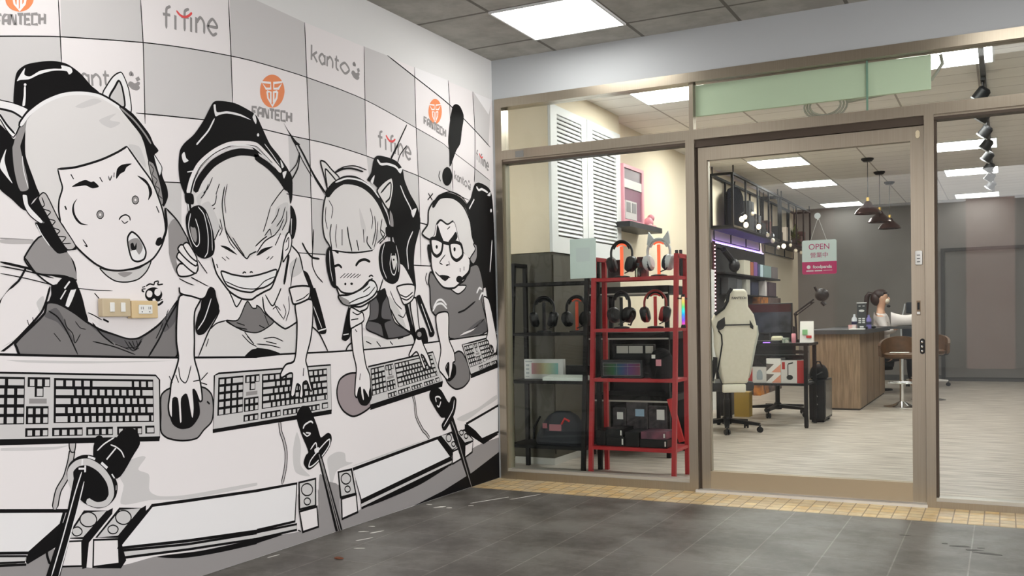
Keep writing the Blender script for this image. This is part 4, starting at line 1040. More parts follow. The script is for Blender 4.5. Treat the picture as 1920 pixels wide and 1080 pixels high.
F T -747 374 -618 380 -557 282 -617 268
S K 13.1 -747 374 -618 380 -557 282 -617 268 -747 374
f T -622 345 -624 338 -629 333 -636 328 -645 326 -655 326 -665 328 -673 333 -680 339 -684 346 -685 353 -684 360 -679 366 -672 370 -663 372 -653 372 -643 370 -635 366 -628 360 -624 353
s K 8.1 -622 345 -624 338 -629 333 -636 328 -645 326 -655 326 -665 328 -673 333 -680 339 -684 346 -685 353 -684 360 -679 366 -672 370 -663 372 -653 372 -643 370 -635 366 -628 360 -624 353 -622 345
f T -577 302 -579 298 -582 294 -587 292 -593 290 -600 290 -607 292 -613 295 -618 299 -621 303 -622 308 -621 313 -618 316 -612 319 -606 320 -599 320 -592 319 -586 316 -581 312 -578 307
s K 8.2 -577 302 -579 298 -582 294 -587 292 -593 290 -600 290 -607 292 -613 295 -618 299 -621 303 -622 308 -621 313 -618 316 -612 319 -606 320 -599 320 -592 319 -586 316 -581 312 -578 307 -577 302
F P -613 260 -541 269 -506 201 -616 183
S K 14.9 -613 260 -541 269 -506 201 -616 183 -613 260
part speaker_print.005
F K -461 290 -541 365 -589 379 -497 216 -464 203
F T -557 375 -457 377 -349 300 -461 291
S K 13.7 -557 375 -457 377 -349 300 -461 291 -557 375
f T -476 362 -478 357 -481 353 -486 351 -493 349 -500 349 -507 351 -513 354 -518 358 -522 362 -522 367 -521 372 -518 375 -513 378 -506 380 -499 380 -492 378 -485 375 -480 371 -477 367
s K 8.4 -476 362 -478 357 -481 353 -486 351 -493 349 -500 349 -507 351 -513 354 -518 358 -522 362 -522 367 -521 372 -518 375 -513 378 -506 380 -499 380 -492 378 -485 375 -480 371 -477 367 -476 362
f T -418 334 -420 329 -423 325 -429 323 -435 321 -443 321 -450 323 -456 326 -461 330 -464 335 -465 339 -464 344 -461 348 -455 351 -449 352 -441 352 -434 350 -428 347 -423 343 -419 339
s K 8.5 -418 334 -420 329 -423 325 -429 323 -435 321 -443 321 -450 323 -456 326 -461 330 -464 335 -465 339 -464 344 -461 348 -455 351 -449 352 -441 352 -434 350 -428 347 -423 343 -419 339 -418 334
F P -457 282 -355 295 -368 225 -461 203
S K 15.4 -457 282 -355 295 -368 225 -461 203 -457 282
part cable_print
s K 20.7 -2187 611 -2180 559 -2162 519 -2147 460 -2153 390 -2181 311
s L 11.0 -2187 611 -2180 559 -2162 519 -2147 460 -2153 390 -2181 311
part cable_print.001
s K 22.1 -1047 648 -1025 599 -1014 520 -946 431 -911 407 -875 373
s L 11.0 -1047 648 -1025 599 -1014 520 -946 431 -911 407 -875 373
part cable_print.002
s K 27.8 -3313 624 -3323 581 -3344 525 -3376 482 -3394 417
s L 18.0 -3313 624 -3323 581 -3344 525 -3376 482 -3394 417
f L -3323 659 -3301 657 -3299 637 -3306 613 -3319 615 -3326 635
s K 4.9 -3323 659 -3301 657 -3299 637 -3306 613 -3319 615 -3326 635 -3323 659
part cable_print.003
s K 9.5 -3429 284 -3430 261 -3420 225
part mousepad_print
f M -2893 787 -2865 809 -2808 821 -2721 815 -2653 802 -2616 770 -2608 712 -2620 655 -2667 623 -2706 593 -2787 592 -2865 612 -2898 641 -2897 711
s K 7.5 -2893 787 -2865 809 -2808 821 -2721 815 -2653 802 -2616 770 -2608 712 -2620 655 -2667 623 -2706 593 -2787 592 -2865 612 -2898 641 -2897 711 -2893 787
s K 8.1 -2644 744 -2629 731
part mousepad_print.001
f N -1748 723 -1724 776 -1656 803 -1564 801 -1458 752 -1448 628 -1524 591 -1618 578 -1697 614 -1739 667
s K 10.3 -1748 723 -1724 776 -1656 803 -1564 801 -1458 752 -1448 628 -1524 591 -1618 578 -1697 614 -1739 667 -1748 723
part mousepad_print.002
f D -587 852 -521 879 -464 864 -391 776 -382 698 -463 651 -562 645 -641 680 -672 717 -590 778
s K 10.9 -587 852 -521 879 -464 864 -391 776 -382 698 -463 651 -562 645 -641 680 -672 717 -590 778 -587 852
part keyboard_print
F T -3659 927 -2918 872 -2899 853 -2905 620 -3667 699
S K 7.4 -3659 927 -2918 872 -2899 853 -2905 620 -3667 699 -3659 927
F K -3667 701 -2905 624 -2908 605 -3667 681
keys -3663 928 -2902 871 -2905 624 -3678 700
part keyboard_print.001
F T -2597 852 -2572 860 -1795 858 -1795 627 -2612 617
S K 8.2 -2597 852 -2572 860 -1795 858 -1795 627 -2612 617 -2597 852
F K -2615 620 -1795 630 -1796 608 -2615 604
keys -2597 855 -1795 858 -1795 630 -2615 622
part keyboard_print.002
F T -1473 832 -818 886 -711 701 -1463 622
S K 10.0 -1473 832 -818 886 -711 701 -1463 622 -1473 832
F K -1463 622 -711 701 -720 671 -1464 597
keys -1473 832 -818 886 -711 701 -1463 622
part keyboard_print.003
F T -470 919 -333 932 -81 958 -2 971 -2 776 -367 723
S K 11.1 -470 919 -333 932 -81 958 -2 971 -2 776 -367 723 -470 919
F K -367 723 -2 776 -2 749 -368 699
keys -470 919 52 975 163 793 -367 723
part mouse_print
f K -2854 723 -2824 770 -2766 793 -2714 801 -2692 748 -2688 691 -2734 645 -2793 641 -2838 667
part mouse_print.001
f K -1582 689 -1554 737 -1459 723 -1447 664 -1493 625 -1552 636
part mouse_print.002
f K -686 742 -636 813 -557 793 -556 734 -641 696
part gamer_print.001
f P -2777 1197 -2798 1117 -2805 1007 -2797 934 -2820 875 -2839 837 -2846 794 -2857 745 -2853 707 -2838 689 -2831 771 -2810 769 -2802 674 -2796 661 -2786 672 -2785 767 -2759 782 -2736 684 -2726 677 -2717 722 -2721 801 -2707 789 -2686 747 -2672 752 -2676 809 -2689 867 -2709 930 -2707 1004 -2701 1128 -2663 1191
s K 8.5 -2777 1197 -2798 1117 -2805 1007 -2797 934 -2820 875 -2839 837 -2846 794 -2857 745 -2853 707 -2838 689 -2831 771 -2810 769 -2802 674 -2796 661 -2786 672 -2785 767 -2759 782 -2736 684 -2726 677 -2717 722 -2721 801 -2707 789 -2686 747 -2672 752 -2676 809 -2689 867 -2709 930 -2707 1004 -2701 1128 -2663 1191 -2777 1197
s K 5.4 -2798 901 -2789 851 -2764 831 -2749 848 -2729 903
s K 5.0 -2814 869 -2800 835
s K 4.7 -2720 835 -2682 838
s K 4.8 -2675 838 -2636 867
s K 4.8 -2679 827 -2641 816
s K 3.8 -2849 865 -2832 837
f P -2783 1233 -2615 1237 -2647 1191 -2708 1190 -2777 1205
s K 7.7 -2783 1231 -2777 1206 -2715 1194 -2648 1184 -2615 1231
f P -2053 1166 -2046 1082 -2056 953 -2077 889 -2135 876 -2175 831 -2166 816 -2113 833 -2088 829 -2105 730 -2093 717 -2076 728 -2057 778 -2033 764 -2042 716 -2025 706 -2014 723 -2013 779 -1985 787 -1957 737 -1946 741 -1962 792 -1975 852 -1988 892 -1947 995 -1927 1101 -1932 1187
s K 9.5 -2053 1166 -2046 1082 -2056 953 -2077 889 -2135 876 -2175 831 -2166 816 -2113 833 -2088 829 -2105 730 -2093 717 -2076 728 -2057 778 -2033 764 -2042 716 -2025 706 -2014 723 -2013 779 -1985 787 -1957 737 -1946 741 -1962 792 -1975 852 -1988 892 -1947 995 -1927 1101 -1932 1187 -2053 1166
f P -2094 1242 -1945 1252 -1947 1206 -1963 1189 -2067 1165 -2085 1204
s K 9.4 -2094 1242 -1945 1252 -1947 1206 -1963 1189 -2067 1165 -2085 1204 -2094 1242
s K 5.6 -2102 884 -2068 892
s K 5.8 -2005 853 -2011 814
s K 5.7 -2052 1179 -1993 1196 -1952 1219
part gamer_print.002
f P -1612 1053 -1606 916 -1580 831 -1591 761 -1597 691 -1582 674 -1564 716 -1549 726 -1544 687 -1528 652 -1515 657 -1520 713 -1491 682 -1471 658 -1469 695 -1457 723 -1463 788 -1491 833 -1512 913 -1521 991 -1530 1084
s K 9.6 -1612 1053 -1606 916 -1580 831 -1591 761 -1597 691 -1582 674 -1564 716 -1549 726 -1544 687 -1528 652 -1515 657 -1520 713 -1491 682 -1471 658 -1469 695 -1457 723 -1463 788 -1491 833 -1512 913 -1521 991 -1530 1084 -1612 1053
f P -1620 1148 -1540 1128 -1511 1120 -1506 1080 -1578 1053 -1624 1043
s K 8.5 -1620 1148 -1540 1128 -1511 1120 -1506 1080 -1578 1053 -1624 1043 -1620 1148
s K 6.4 -1604 1127 -1564 1113 -1528 1120
s K 6.4 -1617 1085 -1553 1091
s K 5.4 -1584 1035 -1567 1021
s K 5.4 -1546 800 -1553 765
f P -1052 1180 -995 1208 -966 1048 -934 953 -864 856 -840 799 -863 799 -922 865 -951 875 -902 794 -925 791 -993 893 -1064 867 -1078 878 -1004 971 -1016 1033
s K 10.4 -1052 1180 -995 1208 -966 1048 -934 953 -864 856 -840 799 -863 799 -922 865 -951 875 -902 794 -925 791 -993 893 -1064 867 -1078 878 -1004 971 -1016 1033 -1052 1180
f P -1185 1269 -1007 1281 -1021 1203 -1115 1168 -1160 1225
s K 9.5 -1185 1269 -1007 1281 -1021 1203 -1115 1168 -1160 1225 -1185 1269
s K 7.7 -1160 1226 -1093 1212 -1022 1242
s K 7.8 -1147 1206 -1086 1195 -1020 1223
f K -921 992 -923 983 -929 975 -939 969 -951 965 -965 964 -978 965 -990 970 -999 977 -1004 985 -1006 994 -1004 1003 -997 1011 -988 1018 -976 1022 -963 1023 -949 1021 -937 1017 -928 1010 -922 1002
s K 6.3 -921 992 -923 983 -929 975 -939 969 -951 965 -965 964 -978 965 -990 970 -999 977 -1004 985 -1006 994 -1004 1003 -997 1011 -988 1018 -976 1022 -963 1023 -949 1021 -937 1017 -928 1010 -922 1002 -921 992
f M -941 994 -942 990 -945 985 -951 982 -957 980 -964 979 -971 980 -977 983 -982 986 -985 990 -986 995 -985 1000 -982 1004 -977 1008 -970 1010 -963 1010 -956 1010 -950 1007 -945 1004 -942 999
part gamer_print.003
f P -772 1106 -703 1126 -633 1117 -631 961 -573 877 -564 818 -588 811 -596 778 -627 714 -640 719 -639 813 -677 782 -640 723 -659 708 -710 743 -747 770 -758 803 -727 899 -768 1029
s K 10.4 -772 1106 -703 1126 -633 1117 -631 961 -573 877 -564 818 -588 811 -596 778 -627 714 -640 719 -639 813 -677 782 -640 723 -659 708 -710 743 -747 770 -758 803 -727 899 -768 1029 -772 1106
f P -181 1222 -109 1205 -23 995 -2 927 -19 855 -48 847 -69 893 -102 903 -67 853 -94 858 -128 930 -155 944 -131 1001
s K 10.4 -181 1222 -109 1205 -23 995 -2 927 -19 855 -48 847 -69 893 -102 903 -67 853 -94 858 -128 930 -155 944 -131 1001 -181 1222
part microphone_print
f K -3098 664 -3063 675 -3025 664 -3009 637 -3007 605 -3034 572 -3120 485 -3220 566 -3224 612 -3217 636 -3182 637 -3127 636
f K -3341 534 -3326 576 -3277 597 -3219 586 -3161 537 -3120 469 -3127 419 -3166 389 -3214 388 -3272 419 -3315 471
f K -3173 633 -3174 626 -3178 619 -3183 614 -3190 611 -3198 611 -3205 613 -3211 618 -3216 624 -3219 631 -3220 639 -3219 647 -3215 654 -3210 658 -3203 661 -3196 662 -3189 660 -3182 655 -3177 649 -3174 641
s T 25.0 -3260 425 -3214 404 -3172 402 -3149 428 -3157 481 -3197 535 -3249 568 -3295 569 -3324 547 -3323 507 -3310 480
f K -3310 544 -3262 542 -3210 499 -3176 453 -3171 416 -3213 411 -3259 442 -3304 489
F K -3304 546 -3256 536 -3276 465 -3381 169 -3438 183 -3340 412
s W 5.0 -3277 535 -3307 465 -3366 305 -3416 178
s W 5.0 -3268 498 -3307 381 -3387 171
s W 7.3 -3272 583 -3275 559
s W 7.3 -3290 549 -3262 545
s W 7.3 -3261 557 -3263 532
s W 6.2 -3166 566 -3122 604
s W 5.2 -3146 620 -3122 609 -3097 588 -3084 562
s W 10.2 -3190 557 -3164 533
s W 8.0 -3248 588 -3217 575
s W 5.5 -3144 507 -3132 489
s W 5.4 -3207 605 -3176 626 -3127 646
s M 5.6 -3125 460 -3126 442
part microphone_print.001
f K -2067 624 -2032 666 -1992 666 -1967 654 -1914 562 -1900 527 -1885 499 -1831 516 -1805 503 -1801 475 -1824 437 -1889 389 -1952 356 -1993 353 -2022 388 -2005 425 -1985 438 -2036 536
s W 6.8 -1984 365 -1971 394 -1919 430 -1844 474 -1817 481 -1823 451 -1889 399 -1952 368 -1984 365
F K -1924 437 -1883 408 -1730 3 -1785 3
s M 6.0 -1904 418 -1763 3
s M 6.0 -1889 392 -1747 3
s W 7.3 -1969 449 -1927 477 -1918 436
f W -1939 446 -1902 451 -1908 428 -1934 428
s W 8.7 -2021 557 -2010 573 -1985 583 -1959 587 -1944 576
s W 6.7 -2021 538 -1992 518 -1966 528 -2001 536
part microphone_print.002
f K -868 638 -834 671 -789 674 -729 647 -646 567 -613 597 -580 601 -554 576 -581 495 -683 406 -719 404 -737 440 -693 477 -743 486 -859 601
s W 7.5 -581 578 -600 521 -714 426
s W 9.7 -792 583 -799 612 -761 613 -738 599
s W 9.8 -785 563 -763 552 -739 583
F K -657 473 -601 480 -540 369 -355 7 -404 3 -613 382
s M 8.1 -618 448 -573 377 -387 4"""
INK = dict(K=(.005, .0045, .005), W=(.80, .79, .80), P=(.80, .765, .77), U=(.82, .81, .82), T=(.60, .585, .585), H=(.70, .68, .675), L=(.50, .475, .475), M=(.30, .285, .285), N=(.33, .28, .29), D=(.20, .19, .19), E=(.115, .11, .115), O=(.80, .27, .12), R=(.75, .10, .10))
ink_names = dict(K='ink_black', W='ink_white', P='ink_paper_white', U='ink_bright_white', T='ink_pale_grey', H='ink_hair_grey', L='ink_light_grey', M='ink_mid_grey', N='ink_warm_grey', D='ink_dark_grey', E='ink_charcoal', O='ink_orange', R='ink_red')
ink_keys = list(INK)
ink_mats = [mat(ink_names[c], INK[c], .6, spec=.12) for c in ink_keys]
mural = thing('wall_mural', 'black and white manga mural of four headset gamers on the left wall', 'mural', (0, -1.8, 0))
layer = [0]
def smooth(P, closed):
    n = len(P)
    if n < 3: return P
    out = []
    R = range(n) if closed else range(n - 1)
    for i in R:
        if closed: p0, p1, p2, p3 = P[i - 1], P[i], P[(i + 1) % n], P[(i + 2) % n]
        else: p0, p1, p2, p3 = P[max(i - 1, 0)], P[i], P[i + 1], P[min(i + 2, n - 1)]
        # centripetal-like tension keeps short segments from overshooting
        d1 = math.dist(p1, p2); d0 = math.dist(p0, p1) or 1; d3 = math.dist(p2, p3) or 1
        t1 = ((p2[0] - p0[0]) * d1 / (d0 + d1), (p2[1] - p0[1]) * d1 / (d0 + d1)); t2 = ((p3[0] - p1[0]) * d1 / (d1 + d3), (p3[1] - p1[1]) * d1 / (d1 + d3))
        s = .85
        m = 5 if d1 > 25 else 3
        for j in range(m):
            t = j / m; h1 = 2 * t**3 - 3 * t * t + 1; h2 = t**3 - 2 * t * t + t; h3 = -2 * t**3 + 3 * t * t; h4 = t**3 - t * t
            out.append((h1 * p1[0] + h2 * s * t1[0] + h3 * p2[0] + h4 * s * t2[0], h1 * p1[1] + h2 * s * t1[1] + h3 * p2[1] + h4 * s * t2[1]))
    if not closed: out.append(P[-1])
    return out
class Flat:
    def __init__(self): self.v = []; self.f = []; self.m = []
    def poly(self, P, col):
        layer[0] += 1; x = .0006 + layer[0] * 8e-6; b = len(self.v)
        P = [(min(p[0], -1), max(p[1], 2)) for p in P]
        self.v += [(x, p[0] / 1000, p[1] / 1000) for p in P]
        for t in tessellate_polygon([[Vector((p[0], p[1], 0)) for p in P]]):
            self.f.append(tuple(b + i for i in t)); self.m.append(ink_keys.index(col))
    def stroke(self, P, w, col):
        layer[0] += 1; x = .0006 + layer[0] * 8e-6
        P = [p for i, p in enumerate(P) if i == 0 or math.dist(p, P[i - 1]) > .3]
        n = len(P)
        if n < 2: return
        closed = math.dist(P[0], P[-1]) < 1.5 and n > 4
        if closed: P = P[:-1]; n -= 1
        b = len(self.v)
        for i, p in enumerate(P):
            a, c = (P[i - 1], P[(i + 1) % n]) if closed else (P[max(i - 1, 0)], P[min(i + 1, n - 1)])
            dx, dy = c[0] - a[0], c[1] - a[1]; L = math.hypot(dx, dy) or 1
            nx, ny = -dy / L, dx / L; h = w / 2
            if not closed and n > 5 and i in (0, n - 1): h *= .45
            self.v.append((x, min(p[0] + nx * h, -1) / 1000, max(p[1] + ny * h, 2) / 1000)); self.v.append((x, min(p[0] - nx * h, -1) / 1000, max(p[1] - ny * h, 2) / 1000))
        for i in range(n if closed else n - 1):
            j = (i + 1) % n
            self.f.append((b + 2 * i, b + 2 * j, b + 2 * j + 1, b + 2 * i + 1)); self.m.append(ink_keys.index(col))
    def build(self, name):
        me = bpy.data.meshes.new(name); off = LOC[mural.name]
        me.from_pydata([(a - off.x, c - off.y, d - off.z) for a, c, d in self.v], [], self.f)
        used = sorted(set(self.m))
        for u in used: me.materials.append(ink_mats[u])
        me.polygons.foreach_set('material_index', [used.index(q) for q in self.m])
        bm = bmesh.new(); bm.from_mesh(me)
        for f in bm.faces:
            if f.normal.x < 0: f.normal_flip()
        bm.to_mesh(me); bm.free(); me.update()
        o = bpy.data.objects.new(name, me); C.objects.link(o); o.parent = mural
        return o
KEY_BLOCKS = [  # u0, u1, v0, v1, rows of relative key widths
    (.372, .962, .07, .76, [[1.2, 1.1, 1.1, 1.1, 5.6, 1, 1, 1], [2.6] + [1] * 9 + [1.9], [2.2] + [1] * 10 + [1.4], [1.5] + [1] * 11 + [1.2], [2] + [1] * 10 + [2.2, .7]]),
    (.03, .222, .06, .77, [[1, 1, 1.9], [1, 1, 1, 1], [1, 1, 1, 1], [1, 1, 1, 1], [1, 1, 1, 1]]),
    (.236, .352, .06, .21, [[1, 1, 1]]), (.272, .318, .20, .36, [[1]]), (.230, .345, .50, .77, [[1, 1, 1], [1, 1, 1]]),
    (.228, .345, .83, .96, [[1, 1, 1]]), (.365, .53, .83, .96, [[1] * 4]), (.55, .705, .83, .96, [[1] * 4]), (.73, .885, .83, .96, [[1] * 4]), (.905, .965, .82, .95, [[1]])]
def draw_keys(F, q):
    TL, TR, BR, BL = q
    def B(u, v): return tuple((TL[i] * (1 - u) + TR[i] * u) * (1 - v) + (BL[i] * (1 - u) + BR[i] * u) * v for i in (0, 1))
    def quad(u0, u1, v0, v1, col):
        P = [B(u0, v0), B(u1, v0), B(u1, v1), B(u0, v1)]
        if max(p[0] for p in P) > -3:
            if min(p[0] for p in P) > -25: return
        F.poly(P, col)
    for u0, u1, v0, v1, rows in KEY_BLOCKS: quad(u0, u1, v0, v1, 'K')
    layer0 = layer[0]
    for u0, u1, v0, v1, rows in KEY_BLOCKS:
        rh = (v1 - v0) / len(rows)
        for r, ws in enumerate(rows):
            tot = sum(ws); u = u0; g = .0115
            for w in ws:
                du = (u1 - u0) * w / tot
                layer[0] = layer0
                quad(u + g, u + du - g * .4, v0 + r * rh + .034, v0 + (r + 1) * rh - .016, 'T'); u += du
    layer[0] = layer0 + 1
    quad(.245, .335, .385, .46, 'M')
    quad(.03, .10, .86, .93, 'T')
base_done = False
F = None; pname = None; books = {}
order = []
for line in MURAL.strip().split('\n'):
    t = line.split()
    if t[0] == 'part':
        if t[1] not in books: books[t[1]] = Flat(); order.append(t[1])
        F = books[t[1]]
        if not base_done:
            F.poly([(-8800, 0), (-2, 0), (-2, 2552), (-8800, 2552)], 'P'); base_done = True
        continue
    if t[0] == 'keys':
        v = list(map(float, t[1:])); draw_keys(F, [(v[i], v[i + 1]) for i in range(0, 8, 2)]); continue
    wd = None; s = 2
    if t[0] in 'sS': wd = float(t[2]); s = 3
    v = list(map(float, t[s:])); P = [(v[i], v[i + 1]) for i in range(0, len(v), 2)]
    if len(P) < 2: continue
    cl = t[0] == 'f' or (t[0] == 's' and P[0] == P[-1] and len(P) > 3)
    if t[0] == 's' and cl: P = P[:-1]
    if t[0] in 'fs': P = smooth(P, cl)
    if t[0] == 's' and cl: P = P + [P[0]]
    if t[0] in 'fF':
        if len(P) > 2: F.poly(P, t[1])
    else: F.stroke(P, wd, t[1])
part_labels = {'gamer_print': 'drawn shaven boy shouting in a cat-eared headset', 'gamer_print.001': 'drawn grinning boy with eyes shut', 'gamer_print.002': 'drawn long-fringed gamer laughing in a cat-eared headset', 'gamer_print.003': 'drawn gamer in round glasses looking sideways', 'exclamation_print': 'drawn black exclamation mark', 'printed_backdrop': 'drawn panel wall with sponsor logos'}
for nm in order:
    o = books[nm].build(nm.split('.')[0])
    if nm in part_labels: o['label'] = part_labels[nm]

# switch and socket plates screwed on the mural wall
beige = mat('beige_plate', (.66, .50, .28), .45)
sw = thing('switch_plate', 'beige double light switch plate on the mural', 'switch', (0.02, -3.12, 1.111))
k = MB(); k.box(.008, .034, -3.186, -3.056, 1.110, 1.179, .003); k.build('plate', mat('beige_plate_grey', (.55, .45, .30), .45), sw)
for y in (-3.145, -3.095):
    k = MB(); k.box(.034, .040, y - .010, y + .010, 1.128, 1.164, .002); k.build('rocker', white_pl, sw)
ou = thing('outlet_plate', 'beige double power socket plate on the mural', 'power outlet', (0.02, -2.987, 1.104))
k = MB(); k.box(.008, .034, -3.051, -2.922, 1.103, 1.172, .003); k.build('plate', beige, ou)
k = MB(); k.box(.034, .038, -3.020, -2.953, 1.120, 1.156, .003); fo = k.build('socket_insert', white_pl, ou)
for y in (-3.005, -2.968):
    k = MB(); k.box(.0375, .0384, y - .005, y - .003, 1.138, 1.148); k.box(.0375, .0384, y + .004, y + .006, 1.138, 1.148); k.box(.0375, .0384, y - .002, y + .002, 1.126, 1.131)
    k.build('socket_slot', black, fo)

# marks and litter on the pavement
k = MB()
for x, y, a, bx, rz in [(.16, -1.02, .05, .018, 1.0), (.33, -.72, .16, .006, 1.15), (.48, -.55, .13, .005, 1.15), (.13, -1.72, .03, .012, .6), (.20, -1.70, .05, .01, 1.2), (.10, -1.60, .02, .01, .2), (.24, -1.85, .06, .006, 1.2), (.33, -2.02, .03, .008, .4), (.06, -.98, .02, .01, 0), (.05, -2.3, .05, .006, 1.4), (.22, -1.02, .02, .01, .4), (.31, -.92, .02, .008, .5)]:
    M = Matrix.Translation((x, y, 0)) @ Matrix.Rotation(rz, 4, 'Z'); pts = []
    for i in range(9):
        t = 2 * PI * i / 9; q = rnd.uniform(.6, 1.1); pts.append((a * q * math.cos(t), bx * q * math.sin(t)))
    for v in k.prism(pts, .0006, .0014, 'z'): v.co = M @ v.co
o = k.build('paint_drips', mat('spilt_paint', (.72, .70, .66), .6)); tag(o, 'white paint drips spilt on the pavement along the mural wall', 'paint stain', kind='stuff')
k = MB()
for x, y, a, bx, rz in [(2.865, -.90, .05, .016, .2), (2.92, -.955, .045, .018, .3), (2.99, -1.0, .075, .02, -.1), (2.80, -.87, .02, .012, .5), (2.62, -.76, .03, .006, .1), (2.95, -.90, .02, .008, .4)]:
    M = Matrix.Translation((x, y, 0)) @ Matrix.Rotation(rz, 4, 'Z'); pts = []
    for i in range(11):
        t = 2 * PI * i / 11; q = rnd.uniform(.6, 1.1); pts.append((a * q * math.cos(t), bx * q * math.sin(t)))
    for v in k.prism(pts, .0004, .0009, 'z'): v.co = M @ v.co
o = k.build('floor_stain', mat('dark_stain', (.065, .06, .055), .6)); tag(o, 'dark dirt smudges on the pavement in front of the right window', 'stain', kind='stuff')
lf = MB(); lf.prism([(.36 + .022 * math.cos(t) * (1.0 + .3 * math.cos(3 * t)), -2.22 + .012 * math.sin(t)) for t in [2 * PI * i / 12 for i in range(12)]], .002, .007, 'z')
o = lf.build('dry_leaf', mat('dry_leaf', (.16, .05, .02), .7)); tag(o, 'small dry brown leaf lying on the pavement', 'leaf')

# ------------------------------------------------------------------ window corner: cabinets and racks
cab = thing('storage_cabinet', 'tall dark olive cabinet in the corner behind the black rack', 'cabinet', (-.05, .9, 0))
olive = mat('dark_olive', (.075, .068, .05), .6)
boxobj('cabinet_body', (-.205, .118, .645, 2.03, .0, 1.555), olive, cab)
boxobj('cabinet_plinth', (-.205, .122, .642, 2.03, .0, .05), mat('plinth_pale', (.55, .54, .5), .6), cab)
k = MB(); k.box(.118, .128, .66, 1.33, .08, 1.54); k.build('cabinet_door', olive, cab)
k = MB(); k.box(.118, .128, 1.345, 2.02, .08, 1.54); k.build('cabinet_door', olive, cab)
lv = thing('wall_cabinet', 'white wall cabinet with two louvered doors above the dark cabinet', 'cabinet', (-.05, .9, 1.56))
boxobj('cabinet_body', (XW + .005, .11, .64, 2.06, 1.56, 2.63), cream_paint, lv)
for y0, y1 in ((.642, 1.318), (1.328, 2.055)):
    k = MB(); k.box(.110, .132, y0, y0 + .11, 1.56, 2.64); k.box(.110, .132, y1 - .10, y1, 1.56, 2.64); k.box(.110, .132, y0 + .11, y1 - .10, 1.56, 1.68); k.box(.110, .132, y0 + .11, y1 - .10, 2.58, 2.64)
    ld = k.build('louver_door', white_paint, lv)
    k = MB(); nL = 28
    for i in range(nL):
        z = 1.69 + i * (.89 / nL)
        k.box(-.004, .004, y0 + .11, y1 - .10, -.0145, .0145, 0, Matrix.Translation((.122, 0, z + .015)) @ Matrix.Rotation(-.55, 4, 'Y'))
    k.build('louver_slats', white_paint, ld)
    k = MB(); k.box(.1102, .1118, y0 + .11, y1 - .10, 1.68, 2.58); k.build('louver_shade_sheet', mat('louver_shadow', (.10, .095, .08), .8), ld)  # dark sheet standing in for the shade between the slats
k = MB(); k.box(XW, .12, .64, 2.06, 2.645, 2.8); struct('trim_10', k, cream_paint, 'cream bulkhead above the louvered cabinet', 'wall')

def rack(name, label, xl, xr, m, zs, ztop, yf0, yf1, yb):
    t = thing(name, label, 'rack', ((xl + xr) / 2, (yf0 + yb) / 2, 0))
    def front(z): return yf0 + (yf1 - yf0) * z / ztop
    w = .028
    for x in (xl, xr):
        k = MB(); k.bar((x, yf0, 0), (x, yf1, ztop), w); k.bar((x, yb, 0), (x, yb, ztop), w); k.bar((x, yf1 - .012, ztop), (x, yb + .012, ztop), w)
        k.build('side_frame', m, t)
    for z in zs:
        y0 = front(z) - .012
        k = MB(); k.bar((xl, y0 + .012, z - .011), (xr, y0 + .012, z - .011), .022); k.bar((xl, yb, z - .011), (xr, yb, z - .011), .022)
        k.bar((xl, y0, z - .011), (xl, yb, z - .011), .020); k.bar((xr, y0, z - .011), (xr, yb, z - .011), .020)
        k.box(xl + .012, xr - .012, y0 + .02, yb - .008, z - .010, z - .002)
        k.build('shelf', m, t)
    return t
ZS = (1.343, .997, .661, .203)
rack('display_rack', 'red metal leaning rack of headsets behind the left window', .548, 1.133, red_metal, ZS, 1.475, .30, .42, .60)
rack('display_rack', 'black metal leaning rack behind the left window beside the red one', -.065, .505, black_metal, (1.329, .976, .642, .193), 1.458, .27, .40, .58)
# low boards behind, along the left wall
bk = thing('shelving_unit', 'low black shelving unit with pale board edges behind the red rack', 'shelf', (.5, 1.5, 0))
boards = mat('board_edge_pale', (.55, .53, .48), .6)
for z0, z1, mm in ((1.245, 1.31, black_metal), (.90, .955, black_metal), (.42, .47, black_metal)):
    k = MB(); k.box(.155, .80, 1.25, 1.72, z0, z1); sb = k.build('shelf_board', mm, bk)
    k = MB(); k.box(.155, .80, 1.236, 1.25, z0 + .002, z0 + .014); k.build('board_edge', boards, sb)
k = MB(); k.box(.155, .80, 1.70, 1.715, 0, .90); k.build('back_panel', black_metal, bk)
for x in (.165, .785):
    for y in (1.27, 1.70):
        k = MB(); k.bar((x, y, 0), (x, y, 1.31), .03); k.build('post', black_metal, bk)

